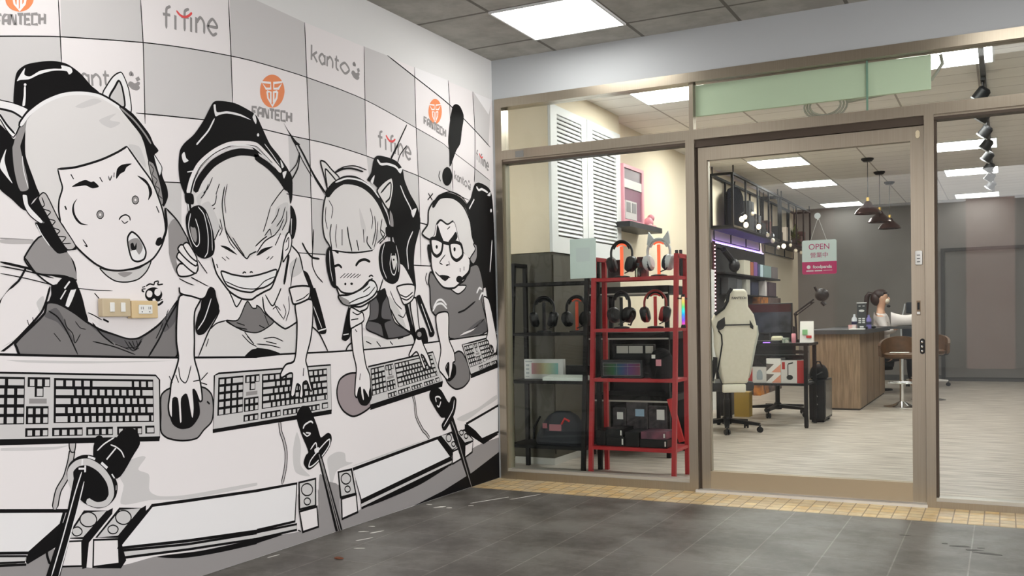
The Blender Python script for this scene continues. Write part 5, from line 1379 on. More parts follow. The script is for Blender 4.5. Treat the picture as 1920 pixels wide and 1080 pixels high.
# ------------------------------------------------------------------ headsets
def headset(loc, rz, label, band, cup, group, ears=None, r=.070, mic=True, cable=False, pad=None):
    x, y, z = loc
    t = thing('headset', label, 'headset', loc, rz, group)
    hz = .165
    k = MB(); arc = [(r * 1.05 * math.cos(a), 0, hz + (.085) * math.sin(a)) for a in [PI * i / 18 for i in range(19)]]
    arc = [(arc[0][0] * .98, 0, hz - .05)] + arc + [(arc[-1][0] * .98, 0, hz - .05)]
    vs = k.tube(arc, .008, 8)
    for v in vs: v.co.y *= 1.7
    k.build('headband', band, t, True, True)
    k = MB(); ar2 = [(r * .86 * math.cos(a), 0, hz - .006 + .078 * math.sin(a)) for a in [PI * (.15 + .7 * i / 12) for i in range(13)]]
    vs = k.tube(ar2, .006, 8)
    for v in vs: v.co.y *= 2
    k.build('band_cushion', cup, t, True, True)
    for s in (-1, 1):
        M = Matrix.Translation((s * r * .98, 0, hz - .075)) @ Matrix.Rotation(s * .22, 4, 'Y') @ Matrix.Rotation(PI / 2, 4, 'Y')
        k = MB(); vs = k.lathe([(.0, -.030), (.038, -.030), (.052, -.018), (.055, .0), (.052, .018), (.038, .030), (.0, .031)], (0, 0, 0), 18, M)
        c = k.build('ear_cup', cup, t, True, True)
        k = MB(); M2 = Matrix.Translation((-s * .012, 0, 0)) @ M
        k.lathe([(.018, -.026), (.044, -.026), (.053, -.012), (.053, .004)], (0, 0, 0), 18, M2); k.build('ear_cushion', pad or black_soft, c, True, True)
    if ears:
        for s in (-1, 1):
            k = MB(); k.prism([(s * .026, .244), (s * .070, .300), (s * .082, .212)], -.008, .008, 'y'); k.build('cat_ear', ears, t, False, True)
    if mic:
        k = MB(); k.tube([(r, -.02, hz - .09), (r * .9, -.05, hz - .125), (r * .5, -.075, hz - .14)], .004, 6); k.build('microphone_boom', black, t, True, True)
    if cable:
        k = MB(); k.tube([(r, -.01, hz - .115), (r * 1.4, -.03, hz - .10), (r * 1.75, -.03, hz - .07), (r * 1.85, -.03, hz - .10), (r * 1.5, -.03, hz - .145), (r * 1.1, -.02, hz - .14)], .006, 7); k.build('cable', black, t, True, True)
    return t
def stand(loc, m, label, glow=None):
    t = thing('headset_stand', label, 'headset stand', loc)
    k = MB(); k.lathe([(.0, 0), (.055, 0), (.055, .010), (.03, .016), (.0, .017)], (0, 0, 0), 20); k.build('base', black, t, True, True)
    k = MB(); k.box(-.010, .010, -.006, .006, .014, .215); k.build('post', m, t, False, True)
    k = MB(); k.tube([(-.035, 0, .218), (-.018, 0, .228), (0, 0, .231), (.018, 0, .228), (.035, 0, .218)], .007, 6); k.build('hook', m, t, True, True)
    return t
red_glow = mat('red_stand', (.75, .10, .05), .4, 0, (1, .10, .03), .55)
orange_post = mat('orange_stand', (.7, .09, .04), .4)
silver = mat('silver_plastic', (.62, .64, .66), .35)
GH = 'headsets on the window racks'
zA = ZS[0] - .001
stand((.727, .478, zA), red_glow, 'red headset stand on the top shelf, left of the two')
headset((.727, .478, zA + .004), .15, 'black headset on a red stand, top shelf of the red rack', black, black, GH)
stand((.992, .478, zA), red_glow, 'red headset stand on the top shelf under the cat-eared headset')
headset((.992, .478, zA + .004), -.05, 'silver cat-eared headset on a red stand, top shelf of the red rack', silver, silver, GH, silver, .076, True, False, mat('pad_navy', (.02, .03, .045), .7))
zB = ZS[1] - .001
stand((.722, .47, zB), black, 'black headset stand on the second shelf of the red rack, left')
headset((.722, .47, zB + .004), -.35, 'black headset with a curled cable, second shelf of the red rack', black, black, GH, cable=True)
stand((.965, .47, zB), red, 'red headset stand on the second shelf of the red rack, right')
headset((.965, .47, zB + .004), .2, 'black headset with red ear cushions on the second shelf of the red rack', mat('red_band', (.3, .02, .02), .5), black, GH, pad=mat('red_band'))
zD = .976 - .001
stand((.145, .45, zD), black, 'black headset stand on the black rack, left')
headset((.145, .45, zD + .004), .4, 'black headset with lit green and red rims on the black rack', black, black, GH)
stand((.40, .45, zD), orange_post, 'orange headset stand on the black rack')
headset((.40, .45, zD + .004), -.1, 'black headset on an orange stand on the black rack', black, black, GH, r=.078)
for nm, p in (('green', (.118, .42, zD + .07)), ('red', (.208, .425, zD + .105))): pass

# goods on the racks
def crate(name, label, cat, b, m, group=None, bev=.002, parts=()):
    x0, x1, y0, y1, z0, z1 = b
    t = thing(name, label, cat, ((x0 + x1) / 2, (y0 + y1) / 2, z0), 0, group)
    boxobj('carton', b, m, t, bev)
    for nm, bb, mm in parts: boxobj(nm, bb, mm, t)
    return t
box_dark = noisy('printed_dark_box', (.012, .012, .014), (.06, .045, .05), 30, .5)
crate('product_box', 'dark product box behind the black headset on the top shelf', 'box', (.60, .70, .54, .582, zA, zA + .13), box_dark)
crate('product_box', 'red-topped dark box between the two top shelf headsets', 'box', (.818, .885, .53, .582, zA, zA + .142), noisy('printed_red_box', (.03, .015, .015), (.28, .03, .03), 22, .5))
gl = thing('perfume_bottle', 'small clear bottle between the headsets on the top shelf', 'bottle', (.855, .445, zA))
k = MB(); k.lathe([(0, 0), (.020, 0), (.022, .006), (.022, .055), (.012, .068), (.008, .075), (0, .076)], (.855, .445, zA), 14); k.build('bottle_body', glass_mat('bottle_glass', (.7, .75, .73), 1.5), gl, True)
k = MB(); k.lathe([(0, .0755), (.010, .0755), (.010, .095), (0, .096)], (.855, .445, zA), 12); k.build('bottle_cap', dark_grey, gl)
for x in (1.088, 1.117):
    t = thing('spray_can', 'black capped can, %s one of two on the red rack top shelf' % ('left' if x < 1.1 else 'right'), 'can', (x, .565, zA), 0, 'black cans')
    k = MB(); k.lathe([(0, 0), (.013, 0), (.013, .13), (.011, .14), (0, .14)], (x, .565, zA), 12); k.build('can_body', black, t, True)
    k = MB(); k.lathe([(0, .1402), (.011, .1402), (.011, .178), (0, .179)], (x, .565, zA), 12); k.build('can_cap', dark_grey, t, True)
zC = ZS[2] - .001
# keyboard in a glossy box
kb = crate('keyboard_box', 'long black keyboard box with rainbow lit keys printed on it, red rack third shelf', 'box', (.585, .885, .42, .46, zC, zC + .125), mat('box_black_gloss', (.014, .014, .018), .25))
rain = mat('rainbow_print', (.1, .1, .1), .3); n, l, b = nodes(rain)
tc = n.new('ShaderNodeTexCoord'); sp = n.new('ShaderNodeSeparateXYZ'); l.new(tc.outputs['Object'], sp.inputs[0])
mr = n.new('ShaderNodeMapRange'); mr.inputs[1].default_value = -.13; mr.inputs[2].default_value = .15; l.new(sp.outputs[0], mr.inputs[0])
cr = n.new('ShaderNodeValToRGB'); l.new(mr.outputs[0], cr.inputs[0])
for i, (p, c) in enumerate([(0, (.02, .02, .02)), (.25, (.02, .10, .03)), (.45, (.01, .06, .16)), (.7, (.10, .02, .14)), (1, (.16, .02, .02))]):
    e = cr.color_ramp.elements[0] if i == 0 else cr.color_ramp.elements[-1] if i == 4 else cr.color_ramp.elements.new(p)
    e.position = p; e.color = (*c, 1)
l.new(cr.outputs[0], b.inputs['Base Color'])
boxobj('rainbow_keys', (.60, .87, .4185, .42, zC + .022, zC + .098), rain, kb)
k = MB()
for z in (.018, .078, .101): k.box(.60, .87, .4178, .4184, zC + z, zC + z + .0025)
for x in (.60, .70, .78, .868): k.box(x, x + .002, .4178, .4184, zC + .02, zC + .10)
k.build('printed_lines', mat('line_grey', (.3, .3, .3), .5), kb)
crate('keyboard', 'black slim keyboard leaning flat behind the rainbow box', 'keyboard', (.56, .92, .49, .58, zC, zC + .03), black)
crate('product_box', 'black box with white carving pattern standing on the slim keyboard', 'box', (.63, .93, .53, .57, zC + .031, zC + .225), black, parts=[('white_print', (.66, .745, .5285, .53, zC + .165, zC + .215), boards), ('white_print', (.75, .85, .5285, .53, zC + .165, zC + .215), boards), ('white_print', (.87, .925, .5285, .53, zC + .165, zC + .215), boards)])
bpk = thing('backpack', 'small black bag with a pink tag on the third shelf of the red rack', 'bag', (1.0, .45, zC))
k = MB(); k.loft([[(1.0 + rx * math.cos(a), .47 + .06 * math.sin(a) * (1 if rx > .03 else .6), zC + z) for a in [2 * PI * i / 14 for i in range(14)]] for rx, z in ((.075, 0), (.085, .03), (.088, .09), (.075, .15), (.05, .185), (.02, .20))]); k.build('bag_body', black_soft, bpk, True)
boxobj('price_tag', (.985, 1.022, .4045, .408, zC + .085, zC + .128), pink, bpk); boxobj('white_tag', (.955, .98, .4065, .410, zC + .135, zC + .16), paper, bpk)
rgb = thing('light_bar', 'rainbow glowing light bar fixed to the right side of the red rack', 'lamp', (1.160, .465, zB))
rb = mat('rainbow_light', (.05, .05, .05), .4); n, l, b = nodes(rb)
tc = n.new('ShaderNodeTexCoord'); sp = n.new('ShaderNodeSeparateXYZ'); l.new(tc.outputs['Object'], sp.inputs[0])
mr = n.new('ShaderNodeMapRange'); mr.inputs[1].default_value = 0; mr.inputs[2].default_value = .205; l.new(sp.outputs[2], mr.inputs[0])
cr = n.new('ShaderNodeValToRGB'); l.new(mr.outputs[0], cr.inputs[0])
cols = [(0, (1, .02, .1)), (.15, (.9, .08, .6)), (.25, (.25, .05, 1)), (.42, (0, .35, 1)), (.55, (0, .9, .9)), (.68, (.1, .8, .2)), (.85, (.9, .7, .1)), (1, (1, .6, .4))]
for i, (p, c) in enumerate(cols):
    e = cr.color_ramp.elements[0] if i == 0 else cr.color_ramp.elements[-1] if i == 7 else cr.color_ramp.elements.new(p)
    e.position = p; e.color = (*c, 1)
l.new(cr.outputs[0], b.inputs['Emission Color']); b.inputs['Emission Strength'].default_value = .5
k = MB(); k.tube([(1.160, .465, zB + .022), (1.160, .465, zB + .205)], .010, 12); k.build('glow_tube', rb, rgb, True)
k = MB(); k.lathe([(0, 0), (.018, 0), (.016, .012), (.012, .0215), (0, .0215)], (1.160, .465, zB), 14); k.build('tube_base', black, rgb, True)
k = MB(); k.box(1.148, 1.153, .38, .60, zB + .19, zB + .20); k.box(1.148, 1.16, .455, .475, zB + .206, zB + .214); k.box(1.148, 1.153, .455, .475, zB + .19, zB + .214); k.build('bracket', black_metal, rgb)
k = MB(); k.lathe([(0, .2055), (.012, .2055), (.012, .222), (0, .223)], (1.160, .465, zB), 14); k.build('tube_cap', black, rgb, True)
zE = ZS[3] - .001
low = [('black shoe-size box at the left of the lowest red shelf', (.566, .635, .36, .565, zE, zE + .105), 0), ('pair of silver-edged black boxes, lower one, lowest red shelf', (.64, .77, .36, .57, zE, zE + .062), 1), ('glossy black box topmost of the pair on the lowest red shelf', (.64, .76, .36, .57, zE + .063, zE + .118), 1), ('square black box in the middle of the lowest red shelf', (.775, .875, .36, .57, zE, zE + .10), 0), ('wide black box at the right of the lowest red shelf', (.88, 1.07, .36, .57, zE, zE + .055), 1), ('pink-lidded box on the wide black box, lowest red shelf', (.885, 1.06, .37, .56, zE + .056, zE + .105), 2)]
for lb, bx, q in low:
    t = crate('product_box', lb, 'box', bx, black if q < 2 else noisy('box_plum', (.05, .03, .05), (.25, .08, .12), 9, .4), 'boxes on the lowest red shelf')
    if q: boxobj('white_label', (bx[1] - .018, bx[1] - .008, bx[2] - .0015, bx[2], bx[4] + .012, bx[5] - .01), paper, t)
upr = [('dark box with a white and red square front, behind on the lowest red shelf', (.61, .70, .570, .584, zE + .0, zE + .24), (.64, .685, zE + .16, zE + .21), paper), ('grey box with a blue and white label, behind on the lowest red shelf', (.71, .86, .570, .584, zE, zE + .28), (.775, .84, zE + .185, zE + .235), mat('label_blue', (.35, .5, .65), .5)), ('dark box with a white picture label, behind on the lowest red shelf', (.87, 1.0, .570, .584, zE, zE + .26), (.93, .985, zE + .165, zE + .235), paper)]
for lb, bx, q, mm in upr:
    t = crate('product_box', lb, 'box', bx, box_dark, 'upright boxes on the lowest red shelf'); boxobj('white_label', (q[0], q[1], bx[2] - .0015, bx[2], q[2], q[3]), mm, t)
k = MB(); k.bar((1.02, .585, zE + .31), (1.105, .57, zE + .02), .035, .03); o = k.build('red_strap', red); tag(o, 'red strap hanging slanted at the right of the lowest red shelf', 'strap')
# black rack goods
zW = .642 - .001
wk = crate('keyboard_box', 'white keyboard box with a rainbow keyboard picture on the black rack', 'box', (-.045, .265, .50, .54, zW, zW + .142), mat('box_white', (.62, .62, .60), .5))
pastel = mat('pastel_keys', (.5, .4, .4), .5); n, l, b = nodes(pastel)
tc = n.new('ShaderNodeTexCoord'); vo = n.new('ShaderNodeTexBrick'); l.new(tc.outputs['Object'], vo.inputs['Vector'])
sp = n.new('ShaderNodeSeparateXYZ'); l.new(tc.outputs['Object'], sp.inputs[0]); mr = n.new('ShaderNodeMapRange'); mr.inputs[1].default_value = -.09; mr.inputs[2].default_value = .11; l.new(sp.outputs[0], mr.inputs[0])
cr = n.new('ShaderNodeValToRGB'); l.new(mr.outputs[0], cr.inputs[0])
for i, (p, c) in enumerate([(0, (.45, .22, .25)), (.4, (.5, .42, .25)), (.65, (.40, .45, .28)), (1, (.2, .4, .38))]):
    e = cr.color_ramp.elements[0] if i == 0 else cr.color_ramp.elements[-1] if i == 3 else cr.color_ramp.elements.new(p)
    e.position = p; e.color = (*c, 1)
l.new(cr.outputs[0], b.inputs['Base Color'])
pk = MB(); pk.box(.015, .225, .4985, .50, zW + .035, zW + .115)
pk.build('keyboard_picture', pastel, wk)
k = MB()
for i in range(15):
    for j in range(5): k.box(.018 + i * .0138, .018 + i * .0138 + .011, .4978, .4984, zW + .039 + j * .015, zW + .039 + j * .015 + .011)
k.build('printed_keys', pastel, wk)
k = MB(); k.box(-.035, .02, .4982, .50, zW + .122, zW + .130); k.box(-.035, -.005, .4982, .50, zW + .015, zW + .02)
for j in range(3): k.box(-.03, -.005, .4982, .50, zW + .035 + j * .028, zW + .05 + j * .028)
k.build('printed_marks', mat('print_grey', (.35, .37, .37), .5), wk)
tr = thing('white_keyboard', 'plain white compact keyboard lying on the black rack', 'keyboard', (.325, .40, zW))
k = MB(); k.prism([(.345, zW), (.345, zW + .02), (.485, zW + .03), (.485, zW)], .175, .48, 'x'); k.build('keyboard_case', mat('pale_mint', (.80, .84, .78), .4), tr)
k = MB()
for i in range(14):
    for j in range(4): k.box(.183 + i * .0208, .183 + i * .0208 + .018, .353 + j * .031, .380 + j * .031, zW + .021 + j * .0018, zW + .028 + j * .0025)
k.build('key_caps', mat('pale_mint_key', (.74, .78, .72), .4), tr)
zF = .193 - .001
bg = thing('backpack', 'black backpack with pink patches lying on the lowest shelf of the black rack', 'backpack', (.30, .42, zF))
k = MB(); k.loft([[(.29 + rx * math.copysign(abs(math.cos(a)) ** .6, math.cos(a)), .43 + ry * math.copysign(abs(math.sin(a)) ** .6, math.sin(a)), zF + z) for a in [2 * PI * i / 20 for i in range(20)]] for rx, ry, z in ((.185, .10, 0), (.195, .115, .02), (.19, .11, .05), (.17, .09, .10), (.14, .075, .15), (.10, .06, .20), (.05, .03, .23))])
k.build('bag_body', mat('navy_fabric', (.022, .024, .03), .8), bg, True)
boxobj('pink_patch', (.225, .315, .335, .343, zF + .10, zF + .145), mat('dusty_pink', (.35, .13, .15), .6), bg); boxobj('pink_patch', (.172, .205, .338, .346, zF + .115, zF + .15), mat('dusty_pink'), bg)
k = MB(); k.tube([(.10, .34, zF + .04), (.12, .31, zF + .12), (.16, .33, zF + .2)], .008, 6); k.build('bag_strap', black_soft, bg, True)
k = MB(); k.tube([(.32, .335, zF + .15), (.35, .32, zF + .19), (.38, .335, zF + .17)], .008, 6); k.build('red_handle', red, bg, True)
crate('product_box', 'black box behind the white keyboard on the black rack', 'box', (.29, .48, .49, .55, zW, zW + .10), black)
# notice taped on the window
k = MB(); k.box(.532, .714, .047, .0482, 1.331, 1.588)
o = k.build('paper_notice', mat('notice_paper', (.72, .80, .77), .8)); tag(o, 'pale green-white paper notice taped inside the left window', 'notice')
n_ = MB(); n_.box(.575, .672, .0459, .0469, 1.44, 1.53); x = n_.build('notice_print', mat('notice_print', (.62, .70, .68), .8), o, local=True)

# ------------------------------------------------------------------ pink computer on its wall shelf
k = MB(); k.box(.02, .25, 1.95, 2.80, 1.842, 1.888)
o = k.build('wall_shelf', mat('shelf_black', (.022, .022, .024), .5)); tag(o, 'black floating wall shelf beside the louvered cabinet', 'shelf')
pc = thing('computer_case', 'pink computer case with glass side on the wall shelf', 'computer', (.10, 2.35, 1.888))
k = MB()
k.box(.025, .15, 2.08, 2.10, 1.889, 2.40); k.box(.025, .15, 2.55, 2.60, 1.889, 2.40)
k.box(.025, .15, 2.10, 2.55, 2.37, 2.40); k.box(.025, .15, 2.10, 2.55, 1.889, 1.925); k.box(.025, .035, 2.10, 2.55, 1.925, 2.37)
k.build('case_frame', mat('case_pink', (.84, .40, .47), .45), pc)
boxobj('dark_panel', (.035, .140, 2.10, 2.55, 2.275, 2.37), mat('plum_dark', (.16, .10, .13), .3), pc)
boxobj('white_panel', (.035, .146, 2.10, 2.55, 2.20, 2.274), white_pl, pc)
boxobj('glass_side', (.035, .138, 2.10, 2.55, 1.925, 2.199), mat('plum_glass', (.30, .13, .20), .2), pc)
k = MB(); k.box(.138, .150, 2.12, 2.40, 1.93, 2.09); gp = k.build('graphics_card', mat('card_white', (.66, .62, .62), .4), pc)
for y in (2.19, 2.33):
    k = MB(); k.box(.150, .152, y - .05, y + .05, 1.99, 2.075); k.build('fan', mat('fan_grey', (.25, .24, .25), .4), gp)
pt = thing('plush_toy', 'small pink plush toy beside the pink computer', 'toy', (.16, 2.68, 1.888))
k = MB(); k.ball((.16, 2.68, 1.935), .05, .9, 1, 1); k.ball((.17, 2.72, 1.98), .035); k.build('toy_body', pink, pt, True)
k = MB(); k.ball((.19, 2.64, 1.905), .022, 1, 1.6, .8); k.ball((.19, 2.755, 1.90), .022, 1, 1.6, .8); k.build('toy_paws', mat('pale_pink', (.8, .45, .48), .7), pt, True)

# ------------------------------------------------------------------ green board and cable behind the transom
k = MB(); k.box(1.382, 2.70, .050, .075, 2.290, 2.478)
o = k.build('foam_board', mat('pale_green', (.74, .84, .64), .6)); tag(o, 'long pale green board fixed behind the transom glass above the door', 'board')
k = MB()
for j, rr in enumerate((.075, .09, .105)):
    k.tube([(2.13 + rr * 1.15 * math.cos(a), .13 + j * .006, 2.285 + rr * .75 * math.sin(a)) for a in [2 * PI * i / 22 for i in range(22)]], .006, 6, True)
k.tube([(2.25, .13, 2.29), (2.55, .14, 2.32), (2.70, .13, 2.36), (2.755, .13, 2.44), (2.745, .13, 2.49)], .010, 7)
o = k.build('cable_coil', mat('cable_grey', (.40, .38, .34), .5), smooth=True); tag(o, 'grey coiled cable hanging behind the transom glass', 'cable')

# ------------------------------------------------------------------ OPEN sign on the door
sg = thing('open_sign', 'white and magenta OPEN sign hanging in the glass door', 'sign', (2.1, .055, 1.30))
MS = Matrix.Translation((2.1, .062, 1.40)) @ Matrix.Rotation(.0, 4, 'Y')
def rrect(x0, x1, z0, z1, r, top=True, bot=True):
    P = []
    for cx, cz, a0, on in ((x1 - r, z1 - r, 0, top), (x0 + r, z1 - r, PI / 2, top), (x0 + r, z0 + r, PI, bot), (x1 - r, z0 + r, 1.5 * PI, bot)):
        if on: P += [(cx + r * math.cos(a0 + PI / 2 * i / 4), cz + r * math.sin(a0 + PI / 2 * i / 4)) for i in range(5)]
        else: P.append((x0 if cx < (x0 + x1) / 2 else x1, z0 if cz < (z0 + z1) / 2 else z1))
    return P
k = MB(); k.prism(rrect(2.004, 2.196, 1.375, 1.500, .010, True, False), .058, .063, 'y'); bd = k.build('sign_board', mat('sign_mint_white', (.70, .78, .75), .4), sg)
k = MB(); k.prism(rrect(2.004, 2.196, 1.303, 1.375, .010, False, True), .058, .063, 'y'); bn = k.build('sign_banner', mat('magenta', (.56, .008, .13), .4), sg); bn['label'] = 'magenta lower band'
mag = mat('magenta_ink', (.52, .03, .16), .5)
text_mesh('open_lettering', 'OPEN', .046, mag, sg, facing_y(2.1, .0572, 1.460))
text_mesh('chinese_lettering', '營業中', .034, mag, sg, facing_y(2.1, .0572, 1.411))
wtx = mat('white_ink', (.85, .80, .82), .5)
text_mesh('brand_lettering', 'foodpanda', .025, wtx, sg, facing_y(2.117, .0572, 1.345), bold=.0006)
k = MB(); k.prism([(2.040 + .011 * math.cos(t), 1.345 + .011 * math.sin(t)) for t in [2 * PI * i / 16 for i in range(16)]], .0572, .0579, 'y')
em_ = k.build('round_emblem', wtx, sg)
k = MB(); k.box(2.027, 2.068, .0572, .0579, 1.3195, 1.3255); k.box(2.074, 2.116, .0572, .0579, 1.3195, 1.3255); k.box(2.122, 2.172, .0572, .0577, 1.322, 1.3245); k.build('slogan_lettering', wtx, sg)
k = MB(); k.tube([(2.052, .06, 1.497), (2.094, .06, 1.625)], .0016, 6); k.tube([(2.142, .06, 1.497), (2.098, .06, 1.625)], .0016, 6); k.build('string', mat('string_white', (.6, .6, .58), .6), sg)
sh = thing('suction_hook', 'clear suction hook holding the OPEN sign on the glass', 'hook', (2.095, .045, 1.635))
k = MB(); k.lathe([(.0, 0), (.018, .001), (.014, .006), (.006, .012), (.0, .013)], (0, 0, 0), 16, Matrix.Translation((2.095, .0425, 1.638)) @ Matrix.Rotation(-PI / 2, 4, 'X')); k.build('suction_cup', mat('clear_plastic', (.75, .77, .78), .15), sh, True)
k = MB(); k.tube([(2.095, .055, 1.635), (2.095, .066, 1.628), (2.095, .066, 1.618), (2.095, .058, 1.618)], .002, 6); k.build('hook_wire', chrome, sh)

# ------------------------------------------------------------------ white gaming chair
cw = noisy('white_leather', (.78, .74, .61), (.82, .78, .66), 40, .45)
gc = thing('gaming_chair', 'white and black gaming chair seen from behind through the door', 'gaming chair', (.755, 3.08, 0), math.radians(31))
def base5(t, m, R=.33, z=.085, rot=0.0, caster=True):
    k = MB(); k.lathe([(0, .07), (.045, .07), (.045, .12), (.03, .14), (0, .14)], (0, 0, 0), 14)
    for i in range(5):
        a = rot + 2 * PI * i / 5; c, s = math.cos(a), math.sin(a)
        vs = k.loft([[(-w, -.0, zz - h), (w, 0, zz - h), (w, 0, zz + h), (-w, 0, zz + h)] for w, zz, h in ((.03, .105, .02),)] + [[(-.018, R, z - .012 - .01), (.018, R, z - .022), (.018, R, z + .002), (-.018, R, z + .002)]])
        for v in vs: x, y = v.co.x, v.co.y; v.co.x, v.co.y = x * c - y * s, x * s + y * c
    k.build('star_base', m, t, True, True)
    for i in range(5):
        a = rot + 2 * PI * i / 5 + PI / 2; k = MB()
        px, py = R * math.cos(a), R * math.sin(a)
        for d in (-.014, .014):
            k.lathe([(0, -.008), (.024, -.008), (.027, 0), (.024, .008), (0, .008)], (0, 0, 0), 14, Matrix.Translation((px - d * math.sin(a + .6), py + d * math.cos(a + .6), .0275)) @ Matrix.Rotation(a + .6, 4, 'Z') @ Matrix.Rotation(PI / 2, 4, 'X'))
        k.tube([(px, py, .02), (px, py, .07)], .008, 6)
        k.build('caster', black, t, True, True)
base5(gc, black, .31, .085, .35)
k = MB(); k.tube([(0, 0, .12), (0, 0, .30)], .028, 10); k.tube([(0, 0, .28), (0, 0, .38)], .02, 10); k.build('gas_column', black, gc, True, True)
k = MB(); k.box(-.22, .22, -.16, .30, .38, .47, .03); k.build('seat', mat('seat_black', (.02, .02, .02), .6), gc, True, True)
# backrest shell, seen from the rear: outline in (x,z), black gaps for the straps
outl = [(-.10, .455), (-.145, .62), (-.185, .80), (-.195, .93), (-.225, 1.02), (-.20, 1.08), (-.12, 1.15), (-.085, 1.27), (-.06, 1.305), (.06, 1.305), (.085, 1.27), (.10, 1.15), (.155, 1.08), (.185, .98), (.195, .90), (.175, .80), (.155, .62), (.135, .455)]
def shell(k, P, y0, y1, lean=.22):
    vs = k.prism(P, y0, y1, 'y')
    for v in vs: v.co.y += -(v.co.z - .45) * lean
    return vs
k = MB(); shell(k, [(x * 1.0, z) for x, z in outl], -.23, -.16)
bk2 = k.build('backrest', cw, gc, True, True)
md = bk2.modifiers.new('soft', 'BEVEL'); md.width = .022; md.segments = 3; md.limit_method = 'ANGLE'; md.angle_limit = math.radians(50)
k = MB(); shell(k, [(-.245, 1.02), (-.255, .88), (-.235, .70), (-.20, .50), (-.165, .46), (-.205, .80), (-.212, .93), (-.235, 1.03)], -.20, -.06)
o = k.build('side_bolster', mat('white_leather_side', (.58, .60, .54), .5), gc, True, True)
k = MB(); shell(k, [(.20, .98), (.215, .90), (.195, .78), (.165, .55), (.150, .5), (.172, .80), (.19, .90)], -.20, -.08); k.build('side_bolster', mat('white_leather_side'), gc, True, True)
k = MB()
shell(k, [(-.175, 1.02), (-.115, 1.06), (-.105, .985), (-.125, .955), (-.165, .94), (-.185, .975)], -.236, -.15)
shell(k, [(.115, 1.03), (.150, .975), (.150, .945), (.120, .965)], -.236, -.15)
shell(k, [(-.11, .995), (.12, .995), (.12, .983), (-.11, .983)], -.236, -.228)
k.build('strap_openings', mat('strap_black', (.010, .010, .010), .7), gc, False, True)
def edge(pts, w=.006):
    k = MB(); k.tube([(x, -.236 - (z - .45) * .22, z) for x, z in pts], w, 6); return k
edge([(-.205, 1.085), (-.13, 1.14), (-.10, 1.20), (-.092, 1.27), (-.065, 1.31)], .017).build('black_piping', black_soft, gc, True, True)
edge([(-.165, .94), (-.135, .90), (-.125, .82), (-.14, .68), (-.155, .56), (-.11, .46)], .006).build('black_piping', black_soft, gc, True, True)
k = MB(); shell(k, [(-.215, .62), (-.185, .70), (-.165, .70), (-.165, .60), (-.19, .48), (-.21, .50)], -.245, -.15); k.build('side_panel', black_soft, gc, False, True)
k = MB(); k.box(-.10, .115, -.235, -.20, .375, .452, .012); k.build('lumbar_flap', cw, gc, True, True)
text_mesh('brand_lettering', 'FANTECH', .030, mat('black_ink', (.03, .03, .03), .5), gc, Matrix.Translation((.005, -.4085, 1.225)) @ Matrix.Rotation(.216, 4, 'X') @ facing_y(0, 0, 0), True, bold=.0008)

# ------------------------------------------------------------------ black desk with stock and monitor
dk = thing('computer_desk', 'black metal computer desk behind the gaming chair', 'desk', (1.0, 3.85, 0))
k = MB(); k.box(.52, 1.42, 3.53, 4.05, .775, .80); k.build('desk_top', black_metal, dk)
k = MB(); k.box(.56, 1.36, 3.55, 3.85, .70, .72); k.box(.56, 1.36, 3.552, 3.56, .72, .735); k.build('keyboard_tray', black_metal, dk)
k = MB(); k.box(.54, 1.39, 3.56, 4.01, .395, .415); k.build('lower_shelf', black_metal, dk)
for x, y in ((.55, 3.56), (1.39, 3.545), (.55, 4.0), (1.39, 4.0)):
    k = MB(); k.bar((x, y, .012), (x, y, .775), .034); lg = k.build('leg', black_metal, dk)
    k = MB(); k.lathe([(0, 0), (.017, 0), (.017, .012), (0, .012)], (x, y, 0), 12); k.build('leg_foot', black, lg)
mo = thing('monitor', 'black computer monitor on the desk behind the gaming chair', 'monitor', (.95, 4.0, .80))
k = MB(); k.box(.66, 1.185, 3.985, 4.015, .885, 1.188, .004); mb_ = k.build('monitor_housing', black, mo)
scr = noisy('screen_dark', (.010, .012, .020), (.05, .055, .08), 9, .12)
boxobj('screen', (.672, 1.173, 3.9825, 3.985, .897, 1.10), scr, mo); boxobj('screen_band', (.672, 1.173, 3.9825, 3.985, 1.10, 1.178), mat('screen_maroon', (.045, .008, .012), .2), mo)
k = MB(); k.box(.90, .96, 4.0, 4.03, .812, .90); k.box(.82, 1.04, 3.93, 4.06, .80, .812); k.build('monitor_stand', black, mo)
ms = thing('microphone_arm', 'black boom arm holding a round microphone above the desk', 'microphone', (1.26, 3.8, .80))
k = MB(); k.box(1.235, 1.285, 3.775, 3.825, .8005, .83); k.tube([(1.26, 3.8, .83), (1.25, 3.8, 1.07)], .010, 8); k.tube([(1.25, 3.8, 1.085), (1.425, 3.8, 1.215)], .008, 8); k.tube([(1.255, 3.8, 1.06), (1.43, 3.8, 1.19)], .005, 8); k.ball((1.25, 3.8, 1.075), .017); k.build('boom_arm', black_metal, ms, True)
k = MB(); k.ball((1.50, 3.8, 1.255), .062, 1.1, .8, 1); k.build('microphone_head', black, ms, True)
k = MB(); k.tube([(1.455, 3.79, 1.29), (1.435, 3.78, 1.335)], .012, 6); k.tube([(1.50, 3.8, 1.19), (1.53, 3.8, 1.155)], .022, 8); k.tube([(1.38, 3.8, 1.182), (1.42, 3.8, 1.182)], .009, 6); k.build('shock_mount', black, ms, True)
lf2 = thing('leaflet_holder', 'white standing leaflet with green and red print on the desk corner', 'sign', (1.37, 3.75, .80))
k = MB(); k.prism([(3.74, .8005), (3.775, 1.005), (3.78, 1.005), (3.745, .8005)], 1.30, 1.425, 'x'); k.prism([(3.80, .8005), (3.776, 1.0), (3.78, 1.0), (3.804, .8005)], 1.30, 1.425, 'x'); k.build('leaflet', paper, lf2)
MLf = Matrix.Translation((0, 0, 0))
